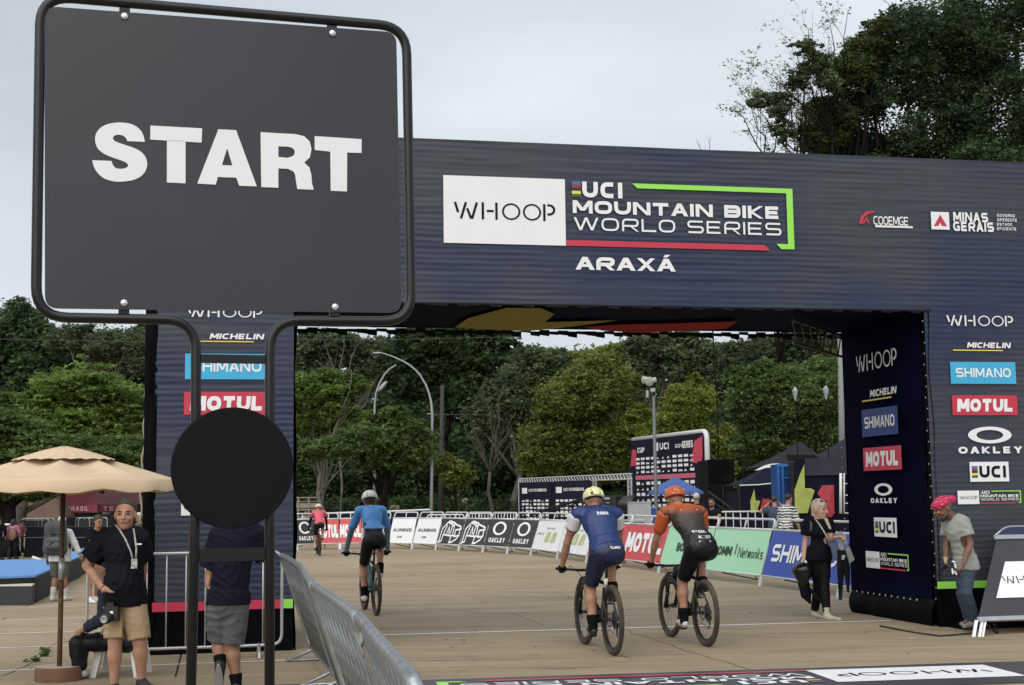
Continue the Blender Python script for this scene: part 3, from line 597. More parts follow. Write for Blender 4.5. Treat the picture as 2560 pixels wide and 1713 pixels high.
spoly(chaikin([(660, 652), (652, 612), (625, 582), (590, 567), (545, 562), (495, 568), (458, 585), (436, 613), (432, 645), (442, 680), (470, 705), (510, 722), (550, 735), (575, 745), (585, 757), (580, 768), (555, 775), (530, 773), (515, 760), (508, 738), (420, 735), (430, 775), (465, 815), (510, 831), (552, 834), (615, 825), (655, 800), (671, 765), (670, 735), (655, 705), (620, 682), (575, 667), (545, 657), (526, 650), (516, 642), (514, 634), (518, 626), (528, 620), (540, 619), (548, 620), (562, 623), (575, 635), (580, 648)], ((660, 652), (580, 648), (420, 735), (508, 738))))
put('lettering', LT, white, pbrd)
def plate(x0, y0, x1, y1, nm):
    mb = MB(); a = fS.hit(x0 * 1., y0 * 1.); b = fS.hit(x1 * 1., y1 * 1.); c = fS.p((a[0] + b[0]) / 2, (a[1] + b[1]) / 2, 0); mb.box(c, (abs(b[0] - a[0]), .012, abs(a[1] - b[1])), Matrix.Rotation(SH, 3, 'Z')); put(nm, mb, blackmetal, sign)
plate(497, 886, 668, 910, 'crossbar'); plate(492, 1373, 664, 1401, 'crossbar')
c = fS.hp(580, 1170, .03); rr_ = abs(fS.hit(731, 1170)[0] - fS.hit(580, 1170)[0]); mb = MB(); mb.lathe([(0, .006), (rr_ - .004, .006), (rr_, .003), (rr_, -.004), (0, -.004)], c, 72, fS.N); put('disc', mb, mat('satin_black_disc', (.004, .005, .0065), .5, var=.15, scale=2, spec=.14), sign)
# ================================================================ galvanised crowd barriers
barm = mat('weathered_steel', (.21, .23, .225), .5, .55, var=.4, scale=10)
def crowd_barrier(name, label, p, q, group, nb=15, bar=.008, wide=.022, m=steel, h_=1.1, hang=True, lean=None):
    """tube frame with rounded corners, uprights, and two feet; p, q on the ground"""
    p, q = Vector(p), Vector(q); Lh = (q - p).length; u = (q - p).normalized(); s_ = Vector((-u.y, u.x, 0))
    o = thing(name, label, 'barrier', p, group); LN = (lean or Vector((0, 0, 0))) / h_; tl = lambda v: v - LN * v.z
    mb = MB(); mb.tube([tl(v) for v in arcpts([p + Z3 * .12, p + Z3 * h_, q + Z3 * h_, q + Z3 * .12], .12, 5, True)], wide, 10, True); put('frame', mb, m, o, smooth=True)
    me = None
    for i in range(nb):
        t = (i + 1) / (nb + 1); c = p + u * Lh * t
        if me is None:
            mb = MB(); mb.tube([tl(Vector((0, 0, .12))), tl(Vector((0, 0, h_)))], bar, 8); me = mb.mesh('bar'); me.polygons.foreach_set('use_smooth', [True] * len(me.polygons)); me.materials.append(barm if lean else m)
        b = bpy.data.objects.new('bar', me); COL.objects.link(b); b.parent = o; b.location = c - p
    for t in (.12, .88):
        c = p + u * Lh * t; mb = MB(); mb.tube(arcpts([c + Z3 * .13, c + Z3 * .13 + s_ * .02, c + s_ * .3 + Z3 * .012, ], .05, 3), .016, 6); mb.tube([c + Z3 * .13, c - s_ * .3 + Z3 * .012], .016, 6); mb.tube([c - s_ * .33 + Z3 * .015, c + s_ * .33 + Z3 * .015], .015, 6); put('foot', mb, m, o, smooth=True)
    if hang:
        mb = MB(); mb.tube(arcpts([q + Z3 * .8, q + Z3 * .8 + u * .05, q + Z3 * .72 + u * .05], .02, 2), .008, 5); mb.tube([q + Z3 * .3, q + Z3 * .3 + u * .05, q + Z3 * .22 + u * .05], .008, 5); put('hook', mb, m, o)
    return o
rp = [G(x, y, 1.1) for x, y in ((700, 1378), (813, 1484), (938, 1592), (1057, 1699))]
for q in rp: q.z = 0
labs = ['galvanised crowd barrier nearest the camera, cut by the bottom edge', 'second galvanised crowd barrier from the camera', 'third galvanised crowd barrier, its feet on the pale slab', 'galvanised crowd barrier next to the left arch pillar']
dl = (rp[0] - rp[3]).normalized(); base = rp[3]; w_ = 2.62; gapb = .06
steps = [0, 1, 2, 3]
for k in steps:
    p = base + dl * (k * (w_ + gapb)); j = Vector((-dl.y, dl.x, 0)) * (.03 * (-1) ** k)
    p0, p1 = p + j, p + dl * w_ - j
    rgt = Vector((dl.y, -dl.x, 0)) * .36; p0 += rgt; p1 += rgt
    crowd_barrier('crowd_barrier', labs[k], p0, p1, 'galvanised barriers along the left edge of the course', 9, .017, .028, lean=rgt, hang=False)
wrap = mat('crumpled_clear_wrap', (.42, .50, .53), .22, .2, var=.5, scale=7, bump=.9, bscale=9)
for k, (t0_, t1_, hh_) in enumerate(((.55, 2.1, .17), (2.5, 3.9, .15), (4.6, 5.9, .13))):
    mb = MB(); vs = []; n_ = 30
    for i in range(n_ + 1):
        t = t0_ + (t1_ - t0_) * i / n_; w = math.sin(math.pi * i / n_) ** .5; c_ = base + dl * t + Vector((dl.y, -dl.x, 0)) * (.012 + .02 * noise.noise(Vector((t * 6, k, 0))))
        for jz in range(5): z = 1.02 - .10 * (i / n_) - hh_ * w * jz / 4; vs.append(c_ + Z3 * z + Vector((dl.y, -dl.x, 0)) * (.03 * noise.noise(Vector((t * 9, z * 14, k))) + (1.1 - z) * .33))
    mb.add(vs, [(i * 5 + j, (i + 1) * 5 + j, (i + 1) * 5 + j + 1, i * 5 + j + 1) for i in range(n_) for j in range(4)]); o = put('plastic_wrap', mb, wrap, None, smooth=True); tag(o, 'crumpled pale plastic wrap under the top rail of the %s galvanised barrier' % ('nearest', 'second', 'third')[k], 'plastic wrap', 'plastic wraps on the galvanised barriers')
p = Vector((D(218, 1500, 14.95).x, 14.95, 0)); q = p + A * 2.05
crowd_barrier('crowd_barrier', 'galvanised crowd barrier behind the two men, in front of the left arch pillar', p, q, None, 9, .008, .017, mat('light_steel', (.55, .56, .56), .35, .5, var=.15), 1.13, False)
# ================================================================ sponsor banner barriers round the bend
grey_ban = mat('charcoal_banner', (.030, .031, .033), .55, var=.15, scale=2)
green_ban = mat('mint_banner', (.36, .68, .44), .5, var=.04)
redban = mat('red_banner', (.56, .07, .075), .5, var=.06)
blueban = mat('royal_blue_banner', (.03, .07, .38), .5, var=.1)
whiteban = mat('white_banner', (.74, .77, .77), .5, var=.03)
chain = [(741, 1376), (795, 1374), (848, 1373), (905, 1372), (968, 1372), (1029, 1373), (1088.5, 1375), (1146, 1378), (1206, 1381), (1267, 1385), (1326, 1389), (1392, 1397), (1465, 1407), (1549, 1418), (1646, 1432), (1760, 1448), (1900, 1465), (2095, 1494), (2330, 1531)]
kinds = ['oakley', 'motul', 'motul', 'shimano', 'aum', 'aum', 'mark', 'mark', 'oakley', 'oakley', 'pic', 'pic', 'motul', 'motul', 'bomm', 'bomm', 'shimano', 'shimano']
blab = ['charcoal banner barrier with a white ring mark at the far left end of the bend', 'far red banner barrier beside the pink-shirted rider', 'far red banner barrier left of the light blue rider', 'far blue banner barrier behind the light blue rider', 'white banner barrier just right of the light blue rider',
        'white banner barrier left of the sketchy white marks', 'left one of the two charcoal banners with tangled white marks', 'right one of the two charcoal banners with tangled white marks', 'left charcoal banner barrier with white ring in the middle of the bend', 'right charcoal banner barrier with white ring, beside the white banner',
        'white banner barrier with green pictures', 'white banner barrier half hidden by the navy-suited rider', 'red banner barrier directly behind the navy-suited rider', 'red banner barrier between the two near riders', 'mint green banner barrier behind the orange rider',
        'long mint green banner barrier right of the orange rider', 'royal blue banner barrier behind the blonde woman', 'royal blue banner barrier beside the arch pillar']
bcol = dict(oakley=grey_ban, motul=redban, shimano=blueban, aum=whiteban, mark=grey_ban, pic=whiteban, bomm=green_ban)
HB = 1.2
for i, kd in enumerate(kinds):
    p, q = G(*chain[i]), G(*chain[i + 1]); u = (q - p).normalized(); Lh = (q - p).length; bk = Vector((-u.y, u.x, 0))
    if bk.y < 0 and abs(u.x) > abs(u.y): bk = -bk
    if bk.dot(Vector((1, 1.2, 0))) < 0: bk = -bk
    o = thing('banner_barrier', blab[i], 'banner barrier', p, 'sponsor banner barriers round the outside of the bend')
    lean = .26; zb, zt = .2, 1.0
    V = (bk * lean + Z3 * (zt - zb)); vl_ = V.length; f = Fr(p + Z3 * zb + bk * .03, u, V)
    if f.N.dot(CAM - p) < 0: f.N = -f.N
    sag = mat('x', (0, 0, 0)) if False else None
    mb = MB(); cloth(mb, f, .02, 0, Lh - .015, vl_, 10, 5, .006, 3, 0, False, i); put('banner', mb, bcol[kd], o, smooth=True)
    mb = MB(); tp = lambda a, z, b=0: p + u * a + Z3 * z + bk * (b + .03 + lean * (z - zb) / (zt - zb))
    mb.tube(arcpts([tp(.03, zt, .03), tp(.03, HB, .03), tp(Lh - .03, HB, .03), tp(Lh - .03, zt, .03)], .1, 4), .022, 8)
    mb.tube([tp(0, zt + .01, .01), tp(Lh, zt + .01, .01)], .028, 6); mb.tube([tp(0, zb - .01, 0), tp(Lh, zb - .01, 0)], .018, 6)
    mb.tube([tp(Lh * .5, zt, .03), tp(Lh * .5, HB, .03)], .018, 6); put('frame', mb, wtube, o, smooth=True)
    for a in ((0.02,) if i < 17 else (.02, Lh - .02)):
        mb = MB(); c = p + u * a; w2 = .045
        mb.prism([c - u * w2 - bk * .03, c + u * w2 - bk * .03, c + u * w2 + bk * .02 + Z3 * zb, c - u * w2 + bk * .02 + Z3 * zb], bk * .035); put('leg', mb, wtube, o)
    mb = MB(); mb.tube([p + u * (Lh * .3) + bk * .06 + Z3 * .16, p + u * (Lh * .35) + bk * .75 + Z3 * .012], .012, 5); mb.tube([p + u * (Lh * .3) + bk * .3 + Z3 * .9, p + u * (Lh * .35) + bk * .75 + Z3 * .012], .012, 5); put('brace', mb, dgrey, o)
    mb = MB(); n = .011
    if kd == 'motul': letters(mb, f, 'MOTUL', Lh * .04, vl_ * .22, Lh * .94, vl_ * .55, n=n, t=.30, gap=.07, shear=-.02); m = white
    elif kd == 'shimano': letters(mb, f, 'SHIMANO', Lh * .08, vl_ * .32, Lh * .84, vl_ * .38, n=n, t=.2, gap=.12); m = white
    elif kd == 'oakley': ring(mb, f, Lh * .5, vl_ * .66, Lh * .27, vl_ * .25, Lh * .09, vl_ * .07, n); letters(mb, f, 'OAKLEY', Lh * .17, vl_ * .14, Lh * .66, vl_ * .17, n=n, t=.27, gap=.2); m = white
    elif kd == 'aum': letters(mb, f, 'AUMINIS', Lh * .12, vl_ * .46, Lh * .76, vl_ * .13, n=n, t=.2, gap=.15); letters(mb, f, 'DE', Lh * .34, vl_ * .2, Lh * .2, vl_ * .08, n=n, t=.2); m = mat('dark_letter', (.06, .06, .06), .5)
    elif kd == 'mark':
        for pl in ([(.1, .1), (.12, .6), (.3, .85), (.5, .78), (.55, .7)], [(.3, .75), (.22, .4), (.2, .12), (.05, .05)], [(.35, .4), (.4, .68), (.45, .4)], [(.5, .38), (.52, .72), (.6, .75), (.62, .4)], [(.6, .8), (.9, .68), (.92, .6), (.7, .55), (.72, .3), (.9, .35), (.88, .6)], [(.25, .36), (.5, .33), (.7, .34)], [(.9, .35), (.82, .2), (.65, .08), (.55, .06), (.58, .3)], [(.3, .85), (.38, .9), (.62, .82)]):
            vs, fs = _stroke([(a * Lh, b * vl_) for a, b in pl], .055, False); mb.add([f.p(a, b, n) for a, b in vs], fs); n += .0006
        m = white
    elif kd == 'pic':
        letters(mb, f, 'PENTA VALE', Lh * .4, vl_ * .7, Lh * .3, vl_ * .06, n=n, t=.2); letters(mb, f, 'CERVEJA', Lh * .08, vl_ * .5, Lh * .26, vl_ * .07, n=n, t=.2); m = mat('grey_letter', (.25, .26, .26), .5)
        m2 = MB(); poly(m2, f, [(Lh * a, vl_ * b) for a, b in ((.4, .27), (.45, .6), (.58, .62), (.55, .27))], n); poly(m2, f, [(Lh * a, vl_ * b) for a, b in ((.62, .27), (.68, .6), (.8, .62), (.78, .27))], n)
        put('picture', m2, mat('green_picture', (.35, .42, .12), .5, var=.7, scale=9, col2=(.6, .62, .4)), o)
    else:
        f0 = .08 if i == 15 else .3
        letters(mb, f, 'BOMM', Lh * f0, vl_ * .36, Lh * .33, vl_ * .22, n=n, t=.25, gap=.1)
        if i == 15: letters(mb, f, '|', Lh * .47, vl_ * .4, .03, vl_ * .26, n=n, t=.05); letters(mb, f, 'Netwonks', Lh * .53, vl_ * .34, Lh * .42, vl_ * .24, n=n, t=.13, gap=.18)
        m = mat('dark_green_letter', (.02, .05, .03), .5)
    put('lettering', mb, m, o)
# charcoal barrier in the right foreground, cut by the picture edge
p = G(2434, 1586); q = p + A * 2.5; u = A; bk = DD
o = thing('banner_barrier', 'near charcoal banner barrier at the right edge with a white panel', 'banner barrier', p)
lean, zb, zt = .62, .30, 1.14
rc = lambda x, y: (2300 + x * .2678, 1200 + y * .2678)
f = Fr(p + Z3 * zb - bk * .02, u, bk * lean + Z3 * (zt - zb)); f.N = -abs(1) * (u.cross(f.V)) if (u.cross(f.V)).dot(CAM - p) < 0 else u.cross(f.V)
a = f.hit(*rc(545, 1290)); b = f.hit(*rc(712, 560)); tl = f.hit(*rc(712, 560))
u0 = a[0]; vt = b[1]
mb = MB(); vs = []
cloth(mb, Fr(f.O, f.U, f.V), u0, a[1], u0 + 2.4, vt, 8, 8, .004, 2, 0, False, 31)
# slanted left edge: shear the sheet so that the edge follows the frame
sh_ = (tl[0] - a[0])
mb.v = [tuple(Vector(q_) + u * sh_ * ((Vector(q_) - f.O).dot(f.V) - a[1]) / (vt - a[1])) for q_ in mb.v]
put('banner', mb, mat('slate_banner', (.04, .041, .048), .4, var=.12, scale=2), o, smooth=True)
alu = mat('brushed_aluminium', (.42, .44, .46), .35, .6, var=.15)
mb = MB(); e = lambda x, y, n=.02: f.p(*f.hit(*rc(x, y)), n)
l0, l1 = e(545, 1290), e(712, 560); 
def strip(a_, b_, th, dn): mb.prism([a_, b_, b_ + f.V * th, a_ + f.V * th], f.N * dn)
strip(l0 - u * .02 - f.V * .05, l0 + u * 2.4 - f.V * .05, .055, -.03); strip(l1 - u * .02, l1 + u * 2.4, .06, -.03); put('frame', mb, alu, o)
mb = MB(); lt = e(790, 445); mb.tube(arcpts([l1 + f.V * .05, lt, lt + u * 2.3], .09, 5), .014, 8); put('top_tube', mb, alu, o, smooth=True)
mb = MB(); mb.prism([l1 + f.V * .06, lt - f.V * .012, lt + u * 2.3 - f.V * .012, l1 + u * 2.3 + f.V * .06], f.N * -.01); put('top_panel', mb, mat('navy_panel', (.012, .018, .07), .35), o)
mb = MB(); P_ = [e(790, 768, .012), e(708, 1108, .012)]; wU = u * 1.3; mb.quad(P_[1], P_[1] + wU, P_[0] + wU, P_[0]); pn = put('white_panel', mb, white, o)
a = f.hit(*rc(786, 975)); b = f.hit(*rc(960, 900)); put('lettering', whoop(MB(), f, a[0], a[1], (b[0] - a[0]) * 2.35, b[1] - a[1], .11, .016), black, pn)
for x0, x1 in ((496, 520), (552, 570), (585, 598)):
    mb = MB(); k0 = G(*rc(x0, 1465)); k1 = e(x0 + 27, 1310, 0); ww = u * ((x1 - x0) * .2678 / 3456 * 15.5); mb.prism([k0, k0 + ww, k1 + ww, k1], DD * .03); put('leg', mb, white if x0 != 552 else white, o)
mb = MB(); k0 = e(620, 1350, 0); mb.tube([k0, G(*rc(850, 1455)) + DD * .3], .012, 6); mb.tube([k0 + u * .1, k0 + u * .3 - Z3 * .2 + DD * .2], .008, 5); put('brace', mb, dgrey, o)
# ================================================================ beige parasol
def parasol(name, label, c, R_out, z_rim, z_top, ribs, m, mpole, rot=0., cap=True, pole_r=.024, sagv=.05, grp=None):
    c = Vector(c); o = thing(name, label, 'parasol', c, grp)
    mb = MB(); n = ribs; sub = 8; rad = 8
    def top(a, t):
        k = a / (2 * math.pi / n); fr_ = k - math.floor(k); w = math.sin(math.pi * fr_)
        poly_r = math.cos(math.pi / n) / math.cos((fr_ - .5) * 2 * math.pi / n)
        z = z_top + (z_rim - z_top) * (t ** 1.12) - sagv * w * math.sin(math.pi * min(1, t)) * .8 + .02 * w * t
        return Vector((math.cos(a + rot) * R_out * t * (1 - .05 * w * t) * (1 if n > 4 else poly_r), math.sin(a + rot) * R_out * t * (1 - .05 * w * t) * (1 if n > 4 else poly_r), z))
    na = n * sub; vs = []
    for i in range(rad + 1):
        t = .04 + .96 * i / rad
        for j in range(na): vs.append(c + top(2 * math.pi * j / na, t))
    for j in range(na):
        q = top(2 * math.pi * j / na, 1.0); vs.append(c + q * 1. + Vector((0, 0, -.10 - .015 * math.sin(j * 1.3))))
    fs = [(i * na + j, i * na + (j + 1) % na, (i + 1) * na + (j + 1) % na, (i + 1) * na + j) for i in range(rad + 1) for j in range(na)]
    mb.add(vs, fs); put('canopy', mb, m, o, smooth=True)
    if cap:
        mb = MB(); vs = []
        for i in range(4):
            t = .02 + .40 * i / 3
            for j in range(na): q = top(2 * math.pi * j / na, t); q.z = z_top + .022 - .135 * (t / .42) ** 1.25 + .006 * math.sin(j * 2.1); vs.append(c + q)
        mb.add(vs, [(i * na + j, i * na + (j + 1) % na, (i + 1) * na + (j + 1) % na, (i + 1) * na + j) for i in range(3) for j in range(na)] + [tuple(range(na))]); put('vent_cap', mb, m, o, smooth=True)
    mb = MB(); mb.tube([c + Z3 * .0, c + Z3 * (z_top - .02)], pole_r, 10); put('pole', mb, mpole, o, smooth=True)
    for k in range(n):
        a = 2 * math.pi * k / n; mb = MB(); e_ = top(a, .97); mb.tube([c + Z3 * (z_top - .05), c + e_ - Z3 * .02], .009, 4); mb.tube([c + Z3 * (z_top - .38), c + top(a, .5) - Z3 * .03], .007, 4); put('rib', mb, mpole, o)
    return o
wood = mat('dark_red_wood', (.05, .02, .015), .6, var=.4, scale=9, stretch=(6, 6, .6))
sand = mat('sand_canvas', (.62, .47, .31), .8, var=.08, scale=3, bump=.25, bscale=5)
pc = D(148, 1690, 13.55); pc.z = 0
par1 = parasol('parasol', 'sand coloured parasol with a dark wooden pole, left of the arch', pc, 1.16, 1.88, 2.22, 8, sand, wood, rot=R_(14), sagv=.085)
mb = MB(); mb.tube([pc + Z3 * .95, pc + Z3 * 1.16], .03, 12); put('pole_sleeve', mb, alu, par1, smooth=True)
mb = MB(); mb.lathe([(0, .13), (.215, .13), (.225, .115), (.225, 0), (0, 0)], pc, 40); put('base', mb, mat('wooden_base', (.16, .08, .045), .7, var=.35, scale=5), par1, smooth=False)
mb = MB(); mb.lathe([(0, .134), (.219, .134), (.219, .1335)], pc, 40); put('base_top', mb, mat('sandy_base_top', (.5, .42, .33), .8, var=.2), par1)
# rusty lower pole patches
mb = MB(); mb.tube([pc + Z3 * .1, pc + Z3 * .93], .0255, 10); put('rusted_section', mb, mat('rusted_steel', (.16, .09, .03), .8, var=.6, scale=16, col2=(.03, .015, .012)), par1, smooth=True)
# ================================================================ white plastic stool
st = G(243, 1694); fw = mat('white_plastic', (.72, .71, .67), .35, var=.05)
stool = thing('stool', 'white plastic stool behind the man with his hand on his hip', 'stool', st + Vector((.18, .2, 0)))
so = st + Vector((.18, .2, 0)); mb = MB(); hs = .17
mb.prism(arcpts([so + Vector((x * hs, y * hs, .455)) for x, y in ((-1, -1), (1, -1), (1, 1), (-1, 1))], .05, 4, True), Z3 * -.02); mb.prism([so + Vector((x * (hs - .005), y * (hs - .005), .434)) for x, y in ((-1, -1), (1, -1), (1, 1), (-1, 1))], Z3 * -.05); put('seat', mb, fw, stool)
for x, y in ((-1, -1), (1, -1), (1, 1), (-1, 1)):
    a = so + Vector((x * .145, y * .145, .40)); b = so + Vector((x * .215, y * .215, 0)); w1, w2 = .042, .028; mb = MB(); X = Vector((1, 0, 0)); Y = Vector((0, 1, 0))
    mb.add([a + X * w1 + Y * w1, a - X * w1 + Y * w1, a - X * w1 - Y * w1, a + X * w1 - Y * w1, b + X * w2 + Y * w2, b - X * w2 + Y * w2, b - X * w2 - Y * w2, b + X * w2 - Y * w2], [(0, 1, 2, 3), (7, 6, 5, 4), (0, 4, 5, 1), (1, 5, 6, 2), (2, 6, 7, 3), (3, 7, 4, 0)]); put('leg', mb, fw, stool)
# ================================================================ low stage with blue carpet
carpet = mat('sky_blue_carpet', (.12, .27, .55), .9, var=.08)
pts = [G(x, y, .46) for x, y in ((-150, 1444), (-10, 1443), (89, 1439), (215, 1384), (262, 1370), (262, 1352), (126, 1398), (-150, 1403))]
stg = thing('stage', 'low stage with sky blue carpet and black skirt at the left', 'stage', Vector((pts[1].x, pts[1].y, 0)))
mb = MB(); mb.prism(pts, Z3 * -.03); put('carpet', mb, carpet, stg)
n_ = len(pts); mb = MB(); vs = []; fs = []
for i in range(n_):
    a, b = pts[i], pts[(i + 1) % n_]; kk = 10
    for j in range(kk):
        for t in (j / kk, (j + 1) / kk): pass
        a1 = a.lerp(b, j / kk); b1 = a.lerp(b, (j + 1) / kk); f1 = .02 * math.sin((i * kk + j) * 2.1); f2 = .02 * math.sin((i * kk + j + 1) * 2.1); nn_ = (b - a).cross(Z3).normalized() * -1
        nn_ = Vector((nn_.x, nn_.y, 0)); o_ = len(vs); vs += [a1 - Z3 * .03, b1 - Z3 * .03, Vector((b1.x, b1.y, 0)) - nn_ * (.03 + f2), Vector((a1.x, a1.y, 0)) - nn_ * (.03 + f1)]; fs.append((o_, o_ + 1, o_ + 2, o_ + 3))
mb.add(vs, fs); put('skirt', mb, mat('black_skirt_cloth', (.006, .0065, .008), .75, var=.3, bump=.5, bscale=5), stg)
cream = mat('cream_nosing', (.62, .58, .46), .6)
for k, (y0, xr) in enumerate(((1466, 80), (1489, 74))):
    zt = .31 - k * .16; a = G(-140, y0 + 2, zt); b = G(xr, y0 + (0 if k == 0 else 0), zt); d = Vector((-.1, .45, 0)); mb = MB()
    mb.prism([a, b, b + d, a + d], Z3 * -zt * .99); put('step', mb, mat('dark_step', (.022, .026, .03), .6), stg)
    mb = MB(); mb.prism([a + Z3 * .004 - d * .03, b + Z3 * .004 - d * .03, b + Z3 * .004 + d * .9, a + Z3 * .004 + d * .9], Z3 * .02); put('tread', mb, cream, stg)
# ================================================================ things behind the bend
def boxq(mb, p, q, h0, h1, th, off=Vector((0, 0, 0))):
    """upright slab between two ground points"""
    p = Vector((p.x, p.y, 0)) + off; q = Vector((q.x, q.y, 0)) + off; u = (q - p).normalized(); s_ = Vector((-u.y, u.x, 0)) * th
    mb.prism([p + Z3 * h0, q + Z3 * h0, q + Z3 * h1, p + Z3 * h1], s_); return mb
navyban = mat('navy_backdrop', (.006, .007, .022), .6, var=.2, spec=.2)
def rows(mb, f, u0, u1, v0, v1, nc, nr, seed, skip=None):
    rnd = random.Random(seed); cw = (u1 - u0) / nc; chh = (v1 - v0) / nr
    for r in range(nr):
        for c in range(nc):
            k = rnd.random(); a = u0 + cw * (c + .14); b = a + cw * (.72 if k > .25 else .45); lo = v0 + chh * (r + .22); hi = lo + chh * (.56 if k > .4 else .4)
            if k < .18: poly(mb, f, [(a, lo), (b, lo), ((a + b) / 2 + .1 * cw, hi)], .012)
            elif k < .4: rect(mb, f, a, lo, b, lo + (hi - lo) * .4, .012); rect(mb, f, a + cw * .1, lo + (hi - lo) * .5, b - cw * .1, hi, .012)
            else: rect(mb, f, a, lo, b, hi, .012)
Lp = D(1572, 1237, 66); Rp = D(1762, 1237, 57.4)
bd = thing('podium_backdrop', 'tall dark blue interview backdrop covered in rows of small white sponsor marks', 'backdrop', Vector((Lp.x, Lp.y, 0)))
f = Fr(Vector((Lp.x, Lp.y, 0)), Vector((Rp.x - Lp.x, Rp.y - Lp.y, 0)), Z3); Wd = (Vector((Rp.x, Rp.y)) - Vector((Lp.x, Lp.y))).length; Hd = 4.2
mb = MB(); pts = [f.p(a, b, 0) for a, b in ((0, .2), (Wd, .2), (Wd, Hd), (.55, Hd), (.25, Hd - 1.2), (0, Hd - 2.2))]; mb.prism(pts, f.N * -.25); put('panel', mb, navyban, bd)
mb = MB(); rows(mb, f, 1.0, Wd * .9, 2.62, 3.42, 11, 4, 3); rows(mb, f, 1.0, Wd * .9, .3, 2.32, 11, 8, 5)
letters(mb, f, 'CUP', 1.3, 3.6, .9, .25, n=.012, t=.27); rect(mb, f, Wd * .38, 3.62, Wd * .44, 4.0, .012); letters(mb, f, 'UCI', Wd * .46, 3.66, Wd * .12, .3, n=.012, t=.25); letters(mb, f, 'GOV', Wd * .66, 3.68, Wd * .1, .16, n=.012, t=.2); letters(mb, f, 'SERIES', Wd * .75, 3.64, Wd * .13, .3, n=.012, t=.25); put('sponsor_marks', mb, white, bd)
mb = MB(); rect(mb, f, 1.0, 2.36, Wd * .9, 2.56, .012); put('pink_strip', mb, mat('pink_strip', (.55, .14, .2), .5), bd)
mb = MB(); poly(mb, f, [(.35, Hd - 1.2), (1.15, Hd - 1.15), (1.15, Hd - .42), (.6, Hd - .42)], .012); poly(mb, f, [(Wd - .05, Hd - .12), (Wd - .9, Hd - .3), (Wd - 1.3, Hd - 1.2), (Wd - .6, Hd - 1.25), (Wd - .62, Hd - 2.0), (Wd - .1, Hd - 1.0)], .012); poly(mb, f, [(.02, .25), (.6, .3), (.55, 1.5), (.2, 1.45)], .012); put('red_shape', mb, mat('rose_print', (.55, .06, .10), .5), bd)
mb = MB(); mb.tube(arcpts([f.p(.5, Hd + .06, -.1), f.p(Wd + .1, Hd + .06, -.1), f.p(Wd + .16, 0, -.1)], .3, 6), [.09] * 8 + [.17], 10) if False else mb.tube(arcpts([f.p(.5, Hd + .06, -.1), f.p(Wd + .14, Hd + .06, -.1), f.p(Wd + .14, 0, -.1)], .35, 6), .11, 10); put('white_frame', mb, wtube, bd, smooth=True)
trm = mat('truss_aluminium', (.55, .56, .57), .35, .5)
def truss(mb, a, b, w=.25, n=10, r=.028, up=None):
    a, b = Vector(a), Vector(b); d = (b - a).normalized(); s1 = (up or Z3); s1 = (s1 - d * s1.dot(d)).normalized() * w
    mb.tube([a, b], r, 5); mb.tube([a + s1, b + s1], r, 5)
    for i in range(n):
        t = i / n; t2 = (i + .5) / n; t3 = (i + 1) / n; mb.tube([a.lerp(b, t), a.lerp(b, t2) + s1, a.lerp(b, t3)], r * .55, 4)
Lq = D(1290, 1240, 66); Rq = D(1572, 1237, 54.5); f = Fr(Vector((Lq.x, Lq.y, 0)), Vector((Rq.x - Lq.x, Rq.y - Lq.y, 0)), Z3); WT = (Vector((Rq.x, Rq.y)) - Vector((Lq.x, Lq.y))).length
zt = 2.42; low = thing('truss_frame', 'long low aluminium truss frame beyond the bend carrying two dark backdrops', 'truss', f.O)
mb = MB(); truss(mb, f.p(0, zt - .12, -.15), f.p(WT, zt - .12, -.15), .2, 40, .03)
for uu in (0, WT - .35): truss(mb, f.p(uu, 0, -.15), f.p(uu, zt, -.15), .3, 12, .035, f.U)
truss(mb, f.p(WT * .70, 0, -.15), f.p(WT * .70, zt, -.15), .3, 12, .03, f.U); mb.tube([f.p(WT * .73, 1.4, -.15), f.p(WT * .9, .7, -.1)], .03, 5); put('truss', mb, trm, low)
for k, (a, b) in enumerate(((.035, .36), (.37, .70))):
    bb = thing('sponsor_backdrop', ('left' if k == 0 else 'right') + ' one of the two low dark backdrops hung in the truss', 'backdrop', f.p(WT * a, 0, 0), 'low backdrops beyond the bend')
    mb = MB(); mb.prism([f.p(WT * a, .1), f.p(WT * b - .1, .1), f.p(WT * b - .1, zt - .1), f.p(WT * a, zt - .1)], f.N * -.06); put('panel', mb, navyban, bb)
    mb = MB(); a1, b1 = WT * a + .3, WT * b - .3; rows(mb, f, a1, b1, .25, 1.55, 7, 8, 7 + k); rect(mb, f, a1 + .1, 1.8, a1 + .75, 2.06, .012); letters(mb, f, 'UCI', a1 + .95, 1.88, .5, .13, n=.012, t=.25); letters(mb, f, 'MTB SERIES', a1 + 1.55, 1.88, .9, .13, n=.012, t=.22); letters(mb, f, 'GERAIS', b1 - 1.1, 1.88, .8, .13, n=.012, t=.25); put('sponsor_marks', mb, white, bb)
    mb = MB(); rect(mb, f, a1 + 1, .05 + .12, b1, .24, .014); put('pink_strip', mb, MATS['pink_strip'], bb)
bluecan = mat('blue_canopy', (.05, .10, .30), .7, var=.08)
pb_ = D(1690, 1300, 50); pb_.z = 0; up_ = parasol('parasol', 'flat blue parasol in front of the tall backdrop', pb_, 1.22, 1.76, 2.3, 4, bluecan, dgrey, rot=R_(48), cap=False, sagv=.0)
mb = MB(); fe = Fr(D(1686, 1221, 49.0), (1, 0, 0), (0, .8, .5)); poly(mb, fe, [(-.38, -.08), (.38, -.08), (.22, 0), (.12, .02), (0, .12), (-.12, .02), (-.22, 0)], 0); put('emblem', mb, mat('cream_emblem', (.6, .5, .42), .6), up_)
